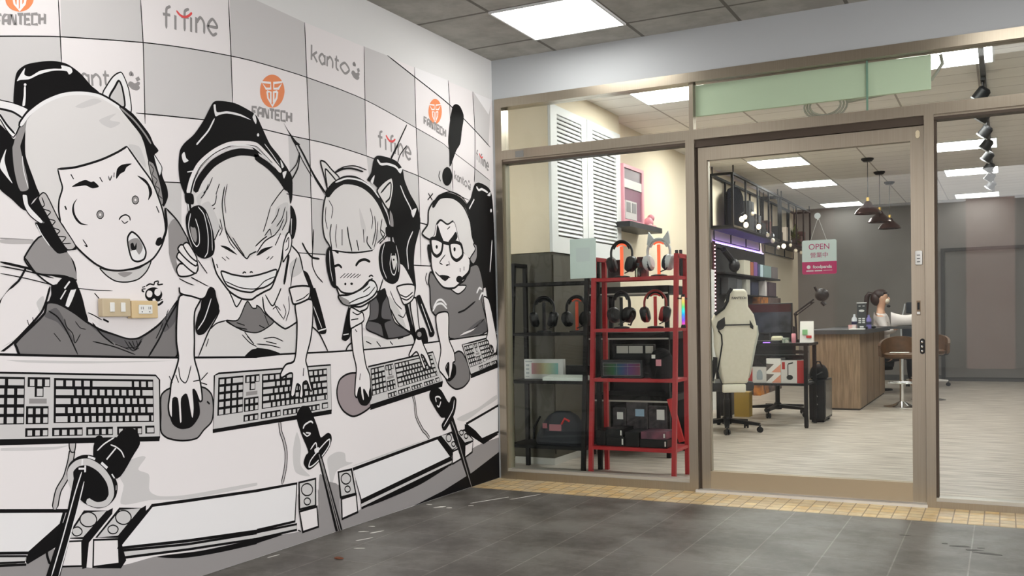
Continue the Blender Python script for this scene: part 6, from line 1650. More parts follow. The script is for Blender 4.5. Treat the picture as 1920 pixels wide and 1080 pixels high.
boxobj('green_print', (1.325, 1.372, 3.7405, 3.7515, .875, .925), mat('print_green', (.25, .55, .25), .6), lf2); boxobj('red_print', (1.362, 1.41, 3.737, 3.746, .845, .868), red, lf2)
cn = thing('soda_can', 'pink drink can on the desk beside the leaflet', 'can', (1.255, 3.68, .80))
k = MB(); k.lathe([(0, 0), (.018, 0), (.021, .006), (.021, .082), (.017, .09), (0, .09)], (1.255, 3.68, .8005), 14); k.build('can_body', pink, cn, True)
kd = crate('keyboard', 'black keyboard with purple glow on the desk front edge', 'keyboard', (.80, 1.14, 3.60, 3.72, .8005, .825), black)
boxobj('purple_glow', (.98, 1.05, 3.598, 3.5995, .803, .81), mat('purple_led', (.05, .02, .1), .4, 0, (.35, .15, 1), 1.2), kd)
pad_ = crate('game_controller', 'pale game controller lying on the desk beside the keyboard', 'controller', (1.02, 1.13, 3.76, 3.84, .8005, .865), mat('cream_plastic', (.66, .62, .45), .5), bev=.02)
crate('toy_figure', 'small green and white figure on the desk', 'toy', (1.15, 1.21, 3.66, 3.71, .8005, .85), noisy('green_white', (.12, .2, .12), (.6, .6, .55), 40, .5))
crate('adapter_box', 'white patterned small box at the left of the desk', 'box', (.80, .87, 3.74, .38 + 3.4, .8005, .84), noisy('white_black', (.03, .03, .03), (.6, .6, .6), 50, .5))
# boxes on the lower shelf
s0 = .4155
t = crate('product_box', 'white microphone box with red ends at the left of the desk shelf', 'box', (.83, 1.01, 3.60, 3.80, s0, s0 + .155), mat('carton_white', (.66, .64, .62), .5), 'boxes on the desk shelf')
boxobj('red_end', (.829, .876, 3.5985, 3.6, s0 + .002, s0 + .153), mat('carton_red', (.42, .03, .03), .5), t)
k = MB(); k.lathe([(0, 0), (.026, .004), (.03, .03), (.026, .075), (.012, .095), (0, .1)], (0, 0, 0), 12)
for v in k.bm.verts: v.co = Vector((.945 + v.co.x, 3.5985 + v.co.y * .04, s0 + .03 + v.co.z))
k.build('printed_microphone', mat('print_blue_grey', (.35, .40, .45), .5), t, True)
t = crate('poster_box', 'box with grey triangles and an orange pattern in the middle of the desk shelf', 'box', (1.012, 1.149, 3.59, 3.80, s0, s0 + .24), paper, 'boxes on the desk shelf')
k = MB()
for z in (.10, .0): k.prism([(1.013, s0 + .015 + z), (1.013, s0 + .09 + z), (1.085, s0 + .085 + z)], 3.5885, 3.59, 'y')
k.build('printed_triangle', mat('print_brown_grey', (.13, .11, .10), .6), t)
k = MB()
for z in (.10, .0): k.prism([(1.148, s0 + .005 + z), (1.148, s0 + .085 + z), (1.06, s0 + .005 + z)], 3.588, 3.589, 'y')
k.build('printed_triangle', mat('print_salmon', (.72, .30, .20), .6), t)
t = crate('product_box', 'white box with a printed boom microphone and red right end on the desk shelf', 'box', (1.151, 1.365, 3.59, 3.80, s0, s0 + .222), mat('carton_white'), 'boxes on the desk shelf')
boxobj('red_end', (1.30, 1.366, 3.5885, 3.59, s0 + .002, s0 + .22), mat('carton_red'), t); boxobj('red_print', (1.16, 1.188, 3.5885, 3.59, s0 + .135, s0 + .205), mat('carton_red'), t)
k = MB(); k.prism([(1.232 + .030 * math.cos(a), s0 + .058 + .024 * math.sin(a)) for a in [2 * PI * i / 16 for i in range(16)]], 3.588, 3.59, 'y'); k.box(1.212, 1.220, 3.588, 3.59, s0 + .075, s0 + .18); k.prism([(1.212, s0 + .178), (1.218, s0 + .192), (1.262, s0 + .205), (1.264, s0 + .192)], 3.588, 3.59, 'y'); k.build('printed_microphone', mat('print_black', (.02, .02, .02), .5), t)
crate('storage_box', 'dark box at the rear of the desk shelf', 'box', (.58, 1.33, 3.82, 3.98, s0, s0 + .26), box_dark)
# computer case and bag beside the desk
ct = thing('computer_case', 'black computer case with glass side on the floor by the desk leg', 'computer', (1.40, 4.25, 0))
k = MB(); k.box(1.325, 1.475, 4.06, 4.50, .025, .42, .004); k.build('case_body', black, ct)
boxobj('side_glass', (1.4755, 1.479, 4.10, 4.48, .05, .41), mat('smoked_glass', (.10, .095, .085), .12), ct)
for y in (4.1, 4.42): boxobj('case_foot', (1.34, 1.46, y, y + .05, 0, .024), black, ct)
k = MB()
for z in (.17, .25): k.prism([(1.385, z), (1.41, z + .005), (1.395, z + .028)], 4.058, 4.0595, 'y')
k.build('front_mark', mat('mark_grey', (.35, .33, .32), .5), ct)
bb = thing('backpack', 'black backpack sitting on top of the floor computer case', 'backpack', (1.40, 4.22, .42))
k = MB(); k.loft([[(1.395 + rx * math.copysign(abs(math.cos(a)) ** .7, math.cos(a)), 4.22 + ry * math.sin(a), .421 + z) for a in [2 * PI * i / 18 for i in range(18)]] for rx, ry, z in ((.07, .11, 0), (.088, .13, .02), (.088, .13, .06), (.078, .115, .10), (.055, .08, .135), (.02, .03, .15))]); k.build('bag_body', black_soft, bb, True)
k = MB(); k.tube([(1.37, 4.15, .55), (1.39, 4.12, .60), (1.42, 4.12, .60), (1.44, 4.15, .545)], .008, 6); k.build('bag_handle', black_soft, bb, True)
k = MB(); k.tube([(1.33, 4.095, .44), (1.38, 4.082, .46), (1.45, 4.095, .50)], .006, 6); k.build('bag_pocket', dark_grey, bb, True)
# office chair behind the desk
oc = thing('office_chair', 'black office chair whose star base shows under the desk', 'office chair', (.90, 4.62, 0), .3)
base5(oc, black, .33, .10, .25)
k = MB(); k.tube([(0, 0, .12), (0, 0, .42)], .025, 10); k.build('gas_column', black, oc, True, True)
k = MB(); k.box(-.24, .24, -.24, .24, .42, .50, .03); k.build('seat', black_soft, oc, True, True)
k = MB(); k.box(-.22, .22, .22, .27, .55, .95, .03); k.bar((0, .2, .44), (0, .25, .60), .05); k.build('backrest', black_soft, oc, True, True)
crate('storage_box', 'yellow box on the floor behind the gaming chair', 'box', (.50, .66, 4.36, 4.50, .0, .26), mat('yellow_box', (.42, .27, .05), .6))
crate('subwoofer', 'dark speaker box on the floor left of the yellow box', 'speaker', (.30, .44, 4.4, 4.6, .0, .30), black)
wb = thing('waste_basket', 'black basket on the floor beneath the gaming chair', 'basket', (.36, 3.6, 0))
k = MB(); k.lathe([(0, 0), (.09, 0), (.12, .25), (.115, .25), (.085, .006), (0, .006)], (.36, 3.6, 0), 16); k.build('basket_body', black, wb, True)

# ------------------------------------------------------------------ service counter
wood = noisy('brown_wood_board', (.20, .13, .08), (.33, .225, .145), 5, .5, 0, (9, 9, .7), 5)
n, l, b = nodes(wood)
ctr = thing('service_counter', 'brown wood-panelled service counter with grey top', 'counter', (1.4, 6.6, 0))
k = MB(); k.box(1.10, 1.635, 5.40, 7.83, .02, .845); k.build('counter_body', wood, ctr)
k = MB(); k.box(1.11, 1.625, 5.41, 7.82, .0, .02); k.build('plinth', mat('plinth_dark', (.04, .03, .025), .6), ctr)
k = MB(); k.box(1.04, 1.70, 5.34, 7.90, .845, .892); k.box(1.04, 2.12, 7.62, 8.10, .860, .892); k.build('counter_top', mat('counter_grey', (.06, .06, .065), .4), ctr)
k = MB()
for y in (6.0, 6.62, 7.24): k.box(1.635, 1.6365, y, y + .006, .02, .845)
k.build('panel_seam', mat('seam_dark', (.05, .03, .02), .7), ctr)
k = MB(); k.bar((2.06, 8.0, 0), (2.06, 8.0, .86), .05); k.build('return_leg', black_metal, ctr)
ZT = .8925
mn = thing('menu_stand', 'tall black menu board stand on the service counter', 'sign', (1.62, 5.7, ZT))
k = MB(); k.box(1.572, 1.668, 5.69, 5.71, ZT, 1.185, .003); k.build('menu_board', mat('slate_black', (.03, .033, .036), .5), mn)
k = MB(); k.box(1.565, 1.675, 5.66, 5.74, ZT, ZT + .008); k.build('stand_foot', silver, mn)
k = MB(); k.box(1.568, 1.672, 5.686, 5.714, 1.1855, 1.195); k.build('board_rim', silver, mn)
k = MB(); k.ball((1.62, 5.689, 1.10), .03, 1, .06, .45); k.box(1.588, 1.61, 5.6885, 5.69, 1.15, 1.158); k.box(1.63, 1.652, 5.6885, 5.69, 1.15, 1.158)
for i in range(3):
    for j in range(2): k.box(1.586 + j * .04, 1.614 + j * .04, 5.6885, 5.69, .96 + i * .022, .975 + i * .022)
k.box(1.60, 1.64, 5.6885, 5.69, .91, .93); k.build('menu_print', mat('chalk', (.55, .56, .56), .7), mn)
crate('paper_stack', 'white paper sheets lying at the counter front edge', 'paper', (1.52, 1.675, 5.42, 5.62, ZT, ZT + .010), paper)
crate('leaflet_box', 'pink and white leaflet pack left of the menu stand', 'box', (1.48, 1.56, 5.66, 5.76, ZT, ZT + .05), noisy('pink_white', (.7, .2, .2), (.8, .78, .75), 14, .6))
crate('tape_dispenser', 'small black stapler in front of the menu stand', 'stapler', (1.675, 1.715 - .02, 5.55, 5.62, ZT, ZT + .03), black)
for (x, y, h, m2, lb) in ((1.50, 6.0, .17, mat('bottle_white', (.6, .62, .66), .4), 'white and blue bottle left of the menu stand'), (1.66, 5.98, .16, mat('bottle_blue', (.18, .16, .42), .35), 'blue-labelled bottle right of the menu stand')):
    t = thing('drink_bottle', lb, 'bottle', (x, y, ZT)); k = MB(); k.lathe([(0, 0), (.028, 0), (.03, .01), (.03, h * .7), (.012, h * .85), (.012, h), (0, h)], (x, y, ZT), 14); k.build('bottle_body', m2, t, True)
    k = MB(); k.lathe([(.0305, h * .3), (.0312, h * .31), (.0312, h * .5), (.0305, h * .51)], (x, y, ZT), 14); k.build('bottle_label', mat('label_navy', (.03, .03, .08), .5), t, True)
k = MB(); k.ball((1.695, 6.1, ZT + .018), .018, 1.8, 1, 1); o = k.build('computer_mouse', black, smooth=True); tag(o, 'black mouse at the right edge of the service counter', 'mouse')
# white sheet of wrapping held in front of the person
k = MB(); rings = []
for i in range(11):
    u = i / 10; x = 1.715 + .36 * u; zt = 1.085 - .045 * math.sin(PI * u) + (.03 if i == 10 else 0); zb = .8945 + (.0 if u < .75 else (u - .75) * .45)
    th = .008 + .05 * math.sin(PI * u) ** .7
    rings.append([(x, 7.85 + math.cos(a) * th, (zt + zb) / 2 + math.sin(a) * (zt - zb) / 2) for a in [2 * PI * j / 14 for j in range(14)]])
k.loft(rings); o = k.build('white_cushion', mat('white_cloth', (.76, .70, .67), .9), smooth=True); tag(o, 'white pillow-shaped bag with pointed corners on the counter return', 'cushion')

# ------------------------------------------------------------------ person behind the counter
skin = mat('skin', (.62, .36, .24), .55)
shirt = mat('white_shirt', (.72, .66, .63), .85)
hair_m = noisy('dark_brown_hair', (.018, .007, .006), (.04, .016, .012), 40, .5, 0, (1, 1, .1))
trous = mat('dark_trousers', (.02, .022, .03), .85)
def skin_body(name, V, E, R, m, parent, root=0, sub=2):
    me = bpy.data.meshes.new('s'); me.from_pydata(V, E, []); ob = bpy.data.objects.new('s', me); C.objects.link(ob)
    md = ob.modifiers.new('skin', 'SKIN'); md.use_smooth_shade = True
    lay = me.skin_vertices[0] if me.skin_vertices else None
    if lay is None:
        bm = bmesh.new(); bm.from_mesh(me); bm.verts.layers.skin.verify(); bm.to_mesh(me); bm.free(); lay = me.skin_vertices[0]
    for i, r in enumerate(R):
        lay.data[i].radius = (r, r) if not isinstance(r, tuple) else r; lay.data[i].use_root = (i == root)
    sb = ob.modifiers.new('sub', 'SUBSURF'); sb.levels = sub; sb.render_levels = sub
    mesh = bpy.data.meshes.new_from_object(ob.evaluated_get(bpy.context.evaluated_depsgraph_get()))
    bpy.data.objects.remove(ob)
    mesh.materials.clear(); mesh.materials.append(m)
    for p in mesh.polygons: p.use_smooth = True
    o = bpy.data.objects.new(name, mesh); C.objects.link(o); o.parent = parent
    return o
pn = thing('person', 'seated person in a white top with a dark ponytail behind the counter', 'person', (1.50, 8.42, 0))
# local axes: +x is where the person faces
V = [(0, 0, .50), (.01, 0, .62), (.03, 0, .78), (.035, 0, .92), (.03, 0, 1.03), (.025, 0, 1.10), (.03, 0, 1.165), (.045, 0, 1.235), (.05, 0, 1.30), (.045, 0, 1.345),
     (.03, .13, 1.02), (.05, .18, .98), (.11, .20, .80), (.30, .13, .93), (.03, -.13, 1.02), (.05, -.18, .98), (.11, -.20, .80), (.30, -.13, .93),
     (.05, .09, .48), (.42, .11, .50), (.44, .11, .10), (.52, .11, .04), (.05, -.09, .48), (.42, -.11, .50), (.44, -.11, .10), (.52, -.11, .04)]
Ed = [(0, 1), (1, 2), (2, 3), (3, 4), (4, 5), (5, 6), (6, 7), (7, 8), (8, 9), (4, 10), (10, 11), (11, 12), (12, 13), (4, 14), (14, 15), (15, 16), (16, 17), (0, 18), (18, 19), (19, 20), (20, 21), (0, 22), (22, 23), (23, 24), (24, 25)]
R = [.13, .12, (.12, .11), (.13, .11), (.10, .09), .052, .055, (.085, .075), (.095, .08), (.08, .07), .06, .055, .045, .03, .06, .055, .045, .03, .09, .065, .045, .035, .09, .065, .045, .035]
body = skin_body('body', V, Ed, R, skin, pn)
# face: nose, mask, eye, ear
k = MB(); k.loft([[(.128, -.012, 1.255), (.128, .012, 1.255), (.125, .004, 1.295), (.125, -.004, 1.295)], [(.152, -.007, 1.258), (.152, .007, 1.258), (.135, .002, 1.29), (.135, -.002, 1.29)]]); k.build('nose', skin, pn, True, True)
k = MB(); k.ball((.105, 0, 1.235), .05, .8, 1.15, .8); k.build('face_mask', mat('mask_pale', (.75, .68, .55), .8), pn, True, True)
for s in (-1, 1):
    k = MB(); k.ball((.128, s * .032, 1.305), .010, .5, 1, .6); k.build('eye', black, pn, True, True)
    k = MB(); k.ball((.045, s * .079, 1.285), .022, .7, .35, 1.2); k.build('ear', skin, pn, True, True)
k = MB(); k.tube([(.132, .02, 1.324), (.13, .032, 1.328), (.124, .045, 1.322)], .003, 5); k.tube([(.132, -.02, 1.324), (.13, -.032, 1.328), (.124, -.045, 1.322)], .003, 5); k.build('eyebrows', hair_m, pn, True, True)
def hand(s):
    k = MB(); bx, by, bz = .31, s * .13, .925
    k.ball((bx + .035, by, bz), .035, 1.1, 1, .45)
    for i in range(4):
        yy = by + (-.024 + .016 * i); L_ = (.05, .06, .056, .044)[i]
        k.tube([(bx + .06, yy, bz), (bx + .06 + L_ * .5, yy, bz - .003), (bx + .06 + L_, yy, bz - .018)], [.008, .0075, .006], 6)
    k.tube([(bx + .02, by - s * .03, bz), (bx + .045, by - s * .052, bz - .004), (bx + .07, by - s * .056, bz - .012)], [.009, .008, .006], 6)
    k.build('hand', skin, pn, True, True)
hand(1); hand(-1)
V2 = [V[0], V[1], V[2], V[3], (.03, 0, 1.035), V[10], V[11], V[12], (.20, .165, .865), V[14], V[15], V[16], (.20, -.165, .865)]
E2 = [(0, 1), (1, 2), (2, 3), (3, 4), (4, 5), (5, 6), (6, 7), (7, 8), (4, 9), (9, 10), (10, 11), (11, 12)]
R2 = [.145, .137, (.14, .125), (.15, .13), (.105, .10), .078, .07, .06, .055, .078, .07, .06, .055]
skin_body('top', V2, E2, R2, shirt, pn)
V3 = [V[0], V[18], V[19], (.44, .11, .14), V[22], V[23], (.44, -.11, .14)]
skin_body('trousers', V3, [(0, 1), (1, 2), (2, 3), (0, 4), (4, 5), (5, 6)], [.15, .105, .08, .06, .105, .08, .06], trous, pn)
k = MB(); vs = k.ball((.022, 0, 1.320), .098, 1.08, .92, .88, 18)
for v in vs:
    if v.co.x > .075 and v.co.z < 1.335: v.co.x = .075
    if v.co.z < 1.27 and v.co.x > .0: v.co.x *= .2
k.ball((-.025, 0, 1.272), .092, .92, .98, 1.12, 16)
k.build('hair', hair_m, pn, True, True)
k = MB(); k.tube([(-.075, 0, 1.335), (-.12, 0, 1.345), (-.15, 0, 1.30), (-.16, 0, 1.20), (-.165, 0, 1.08), (-.15, 0, .99)], [.022, .032, .036, .034, .028, .010], 10); k.build('ponytail', hair_m, pn, True, True)
k = MB(); k.ball((.13, 0, 1.165), .022, 1.2, 1.2, .8); k.build('headset_microphone', black, pn, True, True)
st = thing('stool', 'dark round stool under the seated person', 'stool', (1.50, 8.42, 0))
k = MB(); k.lathe([(0, .285), (.17, .285), (.18, .295), (.18, .33), (.16, .345), (0, .345)], (1.50, 8.42, 0), 20); k.build('seat', black_soft, st, True)
k = MB(); k.tube([(1.50, 8.42, .02), (1.50, 8.42, .285)], .03, 10); k.lathe([(0, 0), (.18, 0), (.17, .02), (0, .03)], (1.50, 8.42, 0), 18); k.build('pedestal', black_metal, st, True)

# dark office chair and bar stools at the right of the counter
navy = mat('navy_mesh', (.028, .034, .045), .75)
o2 = thing('office_chair', 'navy mesh office chair behind the counter to the right of the person', 'office chair', (2.03, 9.35, 0), -.3)
base5(o2, chrome, .30, .09, .1)
k = MB(); k.tube([(0, 0, .12), (0, 0, .44)], .024, 10); k.build('gas_column', black, o2, True, True)
k = MB(); k.box(-.25, .25, -.25, .25, .44, .52, .03); k.build('seat', navy, o2, True, True)
k = MB(); k.box(-.23, .23, -.27, -.22, .56, 1.02, .025); k.build('backrest', navy, o2, True, True)
k = MB(); k.box(-.17, .17, -.28, -.235, 1.06, 1.22, .02); k.bar((0, -.25, .9), (0, -.26, 1.10), .04); k.build('headrest', navy, o2, True, True)
k = MB(); k.tube([(-.245, -.25, .60), (-.25, -.25, .95), (-.20, -.255, 1.12), (-.19, -.25, 1.20)], .010, 6); k.build('chair_frame', silver, o2, True, True)
leather = noisy('brown_leather', (.075, .033, .010), (.11, .05, .018), 20, .45)
def bar_stool(x, y, rz, label, h=.60):
    t = thing('bar_stool', label, 'bar stool', (x, y, 0), rz, 'bar stools')
    k = MB(); k.lathe([(0, 0), (.20, 0), (.20, .006), (.10, .022), (.035, .06), (.0, .065)], (0, 0, 0), 24); k.build('round_base', chrome, t, True, True)
    k = MB(); k.tube([(0, 0, .05), (0, 0, h - .05)], .024, 12); k.tube([(-.13, -.02, .28), (-.15, -.16, .28), (0, -.20, .28), (.15, -.16, .28), (.13, -.02, .28)], .010, 7); k.bar((-.13, -.02, .28), (.13, -.02, .28), .014); k.build('chrome_column', chrome, t, True, True)
    k = MB(); k.lathe([(0, h - .05), (.17, h - .05), (.20, h - .03), (.20, h), (.17, h + .015), (0, h + .015)], (0, 0, 0), 20); k.build('seat', leather, t, True, True)
    k = MB(); n_ = 17; rg = []
    for i in range(n_):
        a = PI * (.02 + .96 * i / (n_ - 1)); top = h + .08 + .12 * math.sin(a) ** .8
        rg.append([(.215 * math.cos(a), .205 * math.sin(a), h - .04), (.245 * math.cos(a), .235 * math.sin(a), h - .02), (.25 * math.cos(a), .24 * math.sin(a), top), (.225 * math.cos(a), .215 * math.sin(a), top)])
    k.loft(rg); k.build('backrest', leather, t, True, True)
    return t
bar_stool(2.01, 5.98, .15, 'brown leather bar stool beside the counter, partly behind the door stile')
bar_stool(2.22, 6.98, -.2, 'brown leather bar stool showing right of the door post')
t = crate('book', 'open white booklet lying on the brown bar stool by the counter', 'booklet', (1.89, 2.09, 5.90, 6.02, .616, .622), paper)

# ------------------------------------------------------------------ pendants and spot track
cop = mat('dark_copper', (.045, .018, .015), .22, .6)
pd = thing('pendant_lamp', 'dark bell pendant lamp, nearest of three above the counter', 'pendant lamp', (1.70, 5.66, 2.8), 0, 'pendant lamps over the counter')
k = MB(); k.lathe([(0, -.035), (.045, -.035), (.066, -.015), (.068, -.001), (0, -.001)], (1.70, 5.66, 2.8), 20); k.build('ceiling_rose', black, pd, True)
k = MB(); k.tube([(1.70, 5.66, 2.767), (1.70, 5.66, 2.36)], .004, 6); k.build('cord', black, pd)
k = MB(); k.tube([(1.70, 5.66, 2.365), (1.70, 5.66, 2.315)], .017, 12); k.build('brass_socket', brass, pd, True)
k = MB(); k.lathe([(.02, 2.325), (.035, 2.315), (.05, 2.285), (.085, 2.255), (.125, 2.22), (.145, 2.185), (.140, 2.183), (.12, 2.215), (.08, 2.248), (.045, 2.28), (.02, 2.31)], (1.70, 5.66, 0), 24); k.build('shade', cop, pd, True)
dup(pd, (1.70, 6.80, 2.8), 'dark bell pendant lamp, middle of three above the counter')
dup(pd, (1.71, 7.84, 2.8), 'dark bell pendant lamp, farthest of three above the counter')
k = MB(); k.box(2.905, 2.94, .9, 9.6, 2.765, 2.799)
o = k.build('light_track', mat('track_grey', (.12, .125, .14), .5)); tag(o, 'long ceiling track carrying the row of spotlights', 'light track')
tk = thing('track_spotlight', 'track spotlight nearest the front window, seen in the transom', 'spotlight', (2.92, 2.1, 2.765), 0, 'track spotlights')
k = MB(); k.box(2.905, 2.935, 2.04, 2.16, 2.735, 2.7645); k.tube([(2.92, 2.1, 2.735), (2.92, 2.1, 2.68)], .008, 6); k.build('track_adapter', black, tk)
M = Matrix.Translation((2.91, 2.10, 2.645)) @ Matrix.Rotation(math.radians(38), 4, 'Y') @ Matrix.Rotation(math.radians(12), 4, 'X')
k = MB(); k.lathe([(0, .055), (.03, .055), (.046, .04), (.050, -.05), (.044, -.05), (.03, .0), (0, .0)], (0, 0, 0), 18, M); k.build('spot_housing', mat('spot_black', (.010, .0105, .012), .45, spec=.3), tk, True)
k = MB(); k.lathe([(.0505, -.052), (.0535, -.052), (.0535, -.042), (.0505, -.042)], (0, 0, 0), 18, M); k.build('spot_rim', silver, tk, True)
for i, y in enumerate((2.95, 3.72, 4.45, 5.24, 6.05, 6.9, 7.7)):
    dup(tk, (2.92, y, 2.765), 'track spotlight number %s along the row behind the right window' % ('two', 'three', 'four', 'five', 'six', 'seven', 'eight')[i])

# ------------------------------------------------------------------ hanging display frames on the left wall
def hang_frame(y0, y1, label):
    t = thing('hanging_shelf', label, 'shelf', (.17, (y0 + y1) / 2, 2.7), 0, 'hanging metal shelves')
    x0, x1, z0, z1 = .05, .295, 2.10, 2.70; w = .026
    k = MB()
    for x in (x0, x1):
        k.bar((x, y0, z1), (x, y1, z1), w); k.bar((x, y0, z0), (x, y1, z0), w)
        for i in range(5): yy = y0 + (y1 - y0) * i / 4; k.bar((x, yy, z0), (x, yy, z1), w * (1 if i in (0, 4) else .8))
    for yy in (y0, y1):
        for z in (z0, z1): k.bar((x0, yy, z), (x1, yy, z), w)
    k.build('frame', black_metal, t)
    k = MB(); k.box(x0, x1, y0, y1, z0 - .03, z0 - .012); k.build('shelf_board', mat('shelf_dark', (.02, .018, .02), .6), t)
    k = MB()
    for i in range(4): yy = y0 + .1 + (y1 - y0 - .2) * i / 3; k.bar((x0, yy, z0 - .03), (x0, yy, z0 - .14), .012)
    k.bar((x0, y0 + .1, z0 - .14), (x0, y1 - .1, z0 - .14), .012); k.build('rail', black_metal, t)
    k = MB()
    for yy in (y0 + .05, y1 - .05):
        for x in (x0, x1): k.bar((x, yy, z1), (x, yy, 2.799), .012)
    k.build('hanger_rod', black_metal, t)
    return t
hang_frame(5.2, 7.72, 'black metal hanging shelf near the door, left wall')
hang_frame(7.85, 10.1, 'black metal hanging shelf towards the back wall')
jk = thing('jacket', 'black jacket hanging in the near metal shelf', 'jacket', (.17, 5.75, 2.1))
k = MB(); k.loft([[(.17 + .075 * math.sin(a) * f2, 5.80 + w * math.cos(a), z) for a in [2 * PI * i / 16 for i in range(16)]] for w, f2, z in ((.30, .9, 2.10), (.33, 1, 2.25), (.34, 1, 2.42), (.32, .95, 2.52), (.22, .8, 2.58), (.06, .5, 2.615))]); k.build('jacket_body', mat('jacket_black', (.003, .003, .005), .9, spec=.1), jk, True)
k = MB(); k.tube([(.17, 5.80, 2.61), (.17, 5.80, 2.66), (.17, 5.82, 2.685)], .010, 6); k.build('hanger_hook', black, jk, True)
zS = 2.089
stuff = [((.10, .24, 6.25, 6.50, zS, 2.50), dark_grey, 'tall dark grey box beside the jacket on the near hanging shelf'), ((.09, .25, 6.55, 6.85, zS, 2.36), noisy('printed_grey_box', (.03, .03, .035), (.16, .16, .17), 14, .5), 'printed grey box on the near hanging shelf'), ((.09, .25, 6.90, 7.12, zS, 2.28), black, 'black box next to the printed grey one on the near hanging shelf'), ((.10, .24, 7.27, 7.50, zS, 2.34), noisy('brown_black', (.03, .015, .012), (.14, .06, .05), 16, .5), 'brown box at the far end of the near hanging shelf'),
         ((.10, .24, 7.95, 8.15, zS, 2.32), black, 'black box at the near end of the far hanging shelf'), ((.12, .26, 8.40, 8.72, zS, 2.34), mat('carton_beige', (.62, .52, .43), .6), 'beige carton on the far hanging shelf'), ((.10, .22, 8.2, 8.36, zS, 2.26), noisy('brown_black'), 'brown box behind the beige carton')]
for bx, mm, lb in stuff: crate('stock_box', lb, 'box', bx, mm, 'boxes on the hanging shelves')
for i, (y0, y1, z1, mm, lb) in enumerate([(9.62, 9.78, 2.30, 'brown_black', 'brown box beyond the plant on the far hanging shelf'), (9.80, 10.0, 2.38, 'box_plum2', 'dark maroon box at the very end of the far hanging shelf')]):
    crate('stock_box', lb, 'box', (.10, .24, y0, y1, zS, z1), noisy(mm, (.03, .012, .012), (.10, .03, .03), 12, .6), 'boxes on the hanging shelves')
bulb_em = mat('bulb_warm', (1, .8, .5), .3, 0, (1, .72, .42), 3)
bulb_gl = mat('bulb_glass', (.75, .66, .5), .15)
sl = thing('string_lights', 'garland of round warm bulbs along the hanging shelves', 'string lights', (.30, 7.2, 2.12))
pos = [(5.42, 2.19), (5.58, 2.23), (5.62, 2.14), (5.95, 2.30), (6.28, 2.17), (6.78, 2.10), (7.08, 2.05), (7.42, 1.98), (7.78, 2.02), (8.25, 2.06), (8.62, 2.0), (9.05, 2.0), (9.5, 2.02)]
k = MB(); k.tube([(.335, y, z + .06) for y, z in pos], .004, 5); k.build('wire', black, sl)
for i, (y, z) in enumerate(pos):
    k = MB(); k.ball((.347, y, z), .024 if i % 2 else .029, 1, 1, 1.15); k.build('bulb', bulb_em if i in (0, 1, 2, 4, 8) else bulb_gl, sl, True)
pl = thing('potted_plant', 'green leafy plant on the far hanging shelf behind the OPEN sign', 'plant', (.18, 9.2, zS))
k = MB(); k.lathe([(0, 0), (.06, 0), (.08, .12), (0, .12)], (.18, 9.2, zS), 14); k.build('pot', mat('pot_dark', (.03, .02, .018), .6), pl, True)
k = MB()
for i in range(46):
    a = rnd.uniform(0, 2 * PI); e = rnd.uniform(-.35, 1.2); L = rnd.uniform(.12, .30); d = Vector((math.cos(a) * math.cos(e) * .55, math.sin(a) * math.cos(e), math.sin(e) * .8)); s0_ = Vector((.2, 9.2 + rnd.uniform(-.15, .15), zS + .14)); p1 = s0_ + d * L; side = d.cross(Vector((0, 0, 1))).normalized() * .03
    k._f([k.bm.verts.new(q) for q in (s0_, s0_ + d * L * .55 + side, p1, s0_ + d * L * .55 - side)])
k.build('leaves', noisy('leaf_green', (.025, .05, .012), (.22, .33, .05), 6, .5), pl)
for i, (y, s) in enumerate(((7.19, 1.0), (7.60, .9), (8.82, .8))):
    t = thing('desk_speaker', 'dark round gadget with a silver face on the hanging shelves, %s' % ('nearest the door' if i == 0 else 'in the middle' if i == 1 else 'beside the plant'), 'speaker', (.20, y, zS), 0, 'round gadgets')
    k = MB(); k.lathe([(0, 0), (.05, 0), (.055, .02), (.05, .10), (.02, .125), (0, .13)], (.20, y - .0, zS), 14); k.build('gadget_body', black, t, True)
    k = MB(); k.ball((.248, y, zS + .07), .022, .5, 1, 1); k.build('gadget_face', silver, t, True)

# ------------------------------------------------------------------ lit display board under the frames
db = thing('display_board', 'black peg board edged with purple led strips on the left wall', 'display board', (.03, 6.6, 1.2))
k = MB(); k.box(.021, .045, 5.30, 7.95, 1.0, 1.93); k.build('board_panel', noisy('peg_black', (.014, .015, .016), (.035, .037, .038), 14, .5), db)
k = MB(); k.box(.045, .06, 5.24, 5.32, .80, 1.944); k.build('side_post', mat('post_maroon', (.05, .008, .015), .4), db)
k = MB()
for i in range(26): z = .84 + i * .042; k.ball((.063, 5.28, z), .007)
k.build('led_dots', mat('led_pink', (1, .5, .5), .4, 0, (1, .45, .5), 4), db)
k = MB(); k.box(.03, .042, 5.35, 7.90, 1.931, 1.938); k.build('led_strip', mat('led_violet', (.4, .3, .9), .4, 0, (.34, .22, 1), 9), db)
k = MB(); k.box(.045, .17, 5.30, 8.40, 1.565, 1.585); k.box(.045, .15, 5.5, 8.3, 1.32, 1.335); k.build('ledge', black_metal, db)
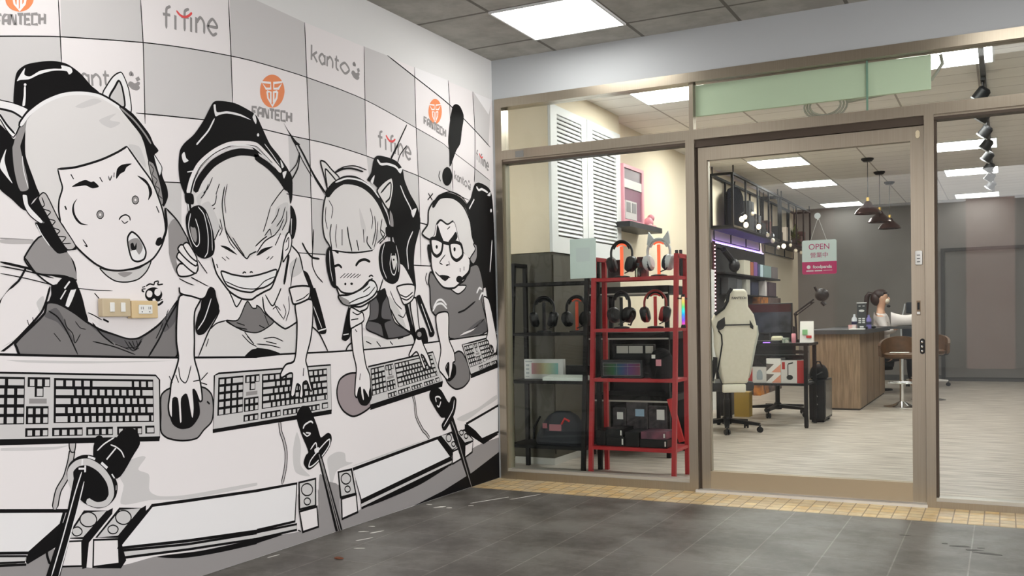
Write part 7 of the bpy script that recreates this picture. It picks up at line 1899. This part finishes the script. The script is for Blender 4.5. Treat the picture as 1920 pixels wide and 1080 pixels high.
goods = [(6.30, 6.62, 1.77, mat('goods_cream', (.66, .62, .50), .6), 'cream box'), (6.66, 6.80, 1.76, mat('goods_rust', (.40, .12, .06), .6), 'rust-coloured box'), (6.84, 7.02, 1.77, mat('goods_purple', (.22, .10, .30), .6), 'purple box'), (7.06, 7.16, 1.75, mat('goods_navy', (.04, .05, .14), .6), 'navy box'), (7.20, 7.36, 1.75, mat('goods_ice', (.50, .62, .68), .6), 'ice-blue box'), (7.40, 7.86, 1.75, mat('goods_teal', (.22, .31, .30), .6), 'grey-teal box'), (7.95, 8.30, 1.75, mat('goods_taupe', (.20, .17, .17), .6), 'taupe box')]
for y0, y1, z1, mm, lb in goods: crate('boxed_mouse_pad', lb + ' on the upper ledge of the peg board', 'box', (.06, .155, y0, y1, 1.5855, z1), mm, 'boxes on the peg board ledge')
goods2 = [(5.55, 5.95, 1.53, dark_grey, 'dark grey box'), (5.98, 6.22, 1.52, mat('goods_grey', (.10, .105, .11), .6), 'mid grey box'), (6.45, 6.65, 1.53, mat('goods_stone', (.42, .41, .36), .6), 'stone-coloured box'), (6.75, 7.1, 1.50, mat('goods_darkblue', (.015, .02, .05), .6), 'dark blue box'), (7.5, 7.62, 1.54, mat('goods_white', (.65, .6, .58), .6), 'narrow white box'), (7.75, 8.22, 1.53, mat('goods_plum', (.08, .05, .06), .6), 'plum box')]
for y0, y1, z1, mm, lb in goods2: crate('boxed_headset', lb + ' on the lower ledge of the peg board', 'box', (.06, .145, y0, y1, 1.3355, z1), mm, 'boxes on the lower ledge')
k = MB(); k.box(.064, .16, 7.1, 7.62, .0, 1.315); o = k.build('poster_stand', noisy('orange_print', (.06, .02, .012), (.55, .20, .03), 9, .5), smooth=False); tag(o, 'orange and black printed display panel right of the peg board', 'poster')
k = MB(); k.box(.064, .16, 7.66, 8.45, .0, 1.315); o = k.build('poster_stand', noisy('brown_print', (.07, .04, .035), (.20, .14, .12), 7, .5)); tag(o, 'brown-grey printed display panel next to the orange one', 'poster')
k = MB(); k.ball((.17, 5.75, 1.675), .09, .7, 1.2, .9); k.tube([(.12, 5.45, 1.85), (.14, 5.62, 1.78), (.16, 5.75, 1.70)], .035, 8); k.tube([(.045, 5.45, 1.87), (.12, 5.45, 1.85)], .012, 6); o = k.build('gaming_mouse_model', black, smooth=True); tag(o, 'large black showpiece fixed on an arm to the peg board', 'display model')
# white standing fixtures
crate('white_column', 'slim white upright cabinet between door stile and peg board', 'cabinet', (.02, .10, 4.95, 5.12, .0, 1.60), white_pl)
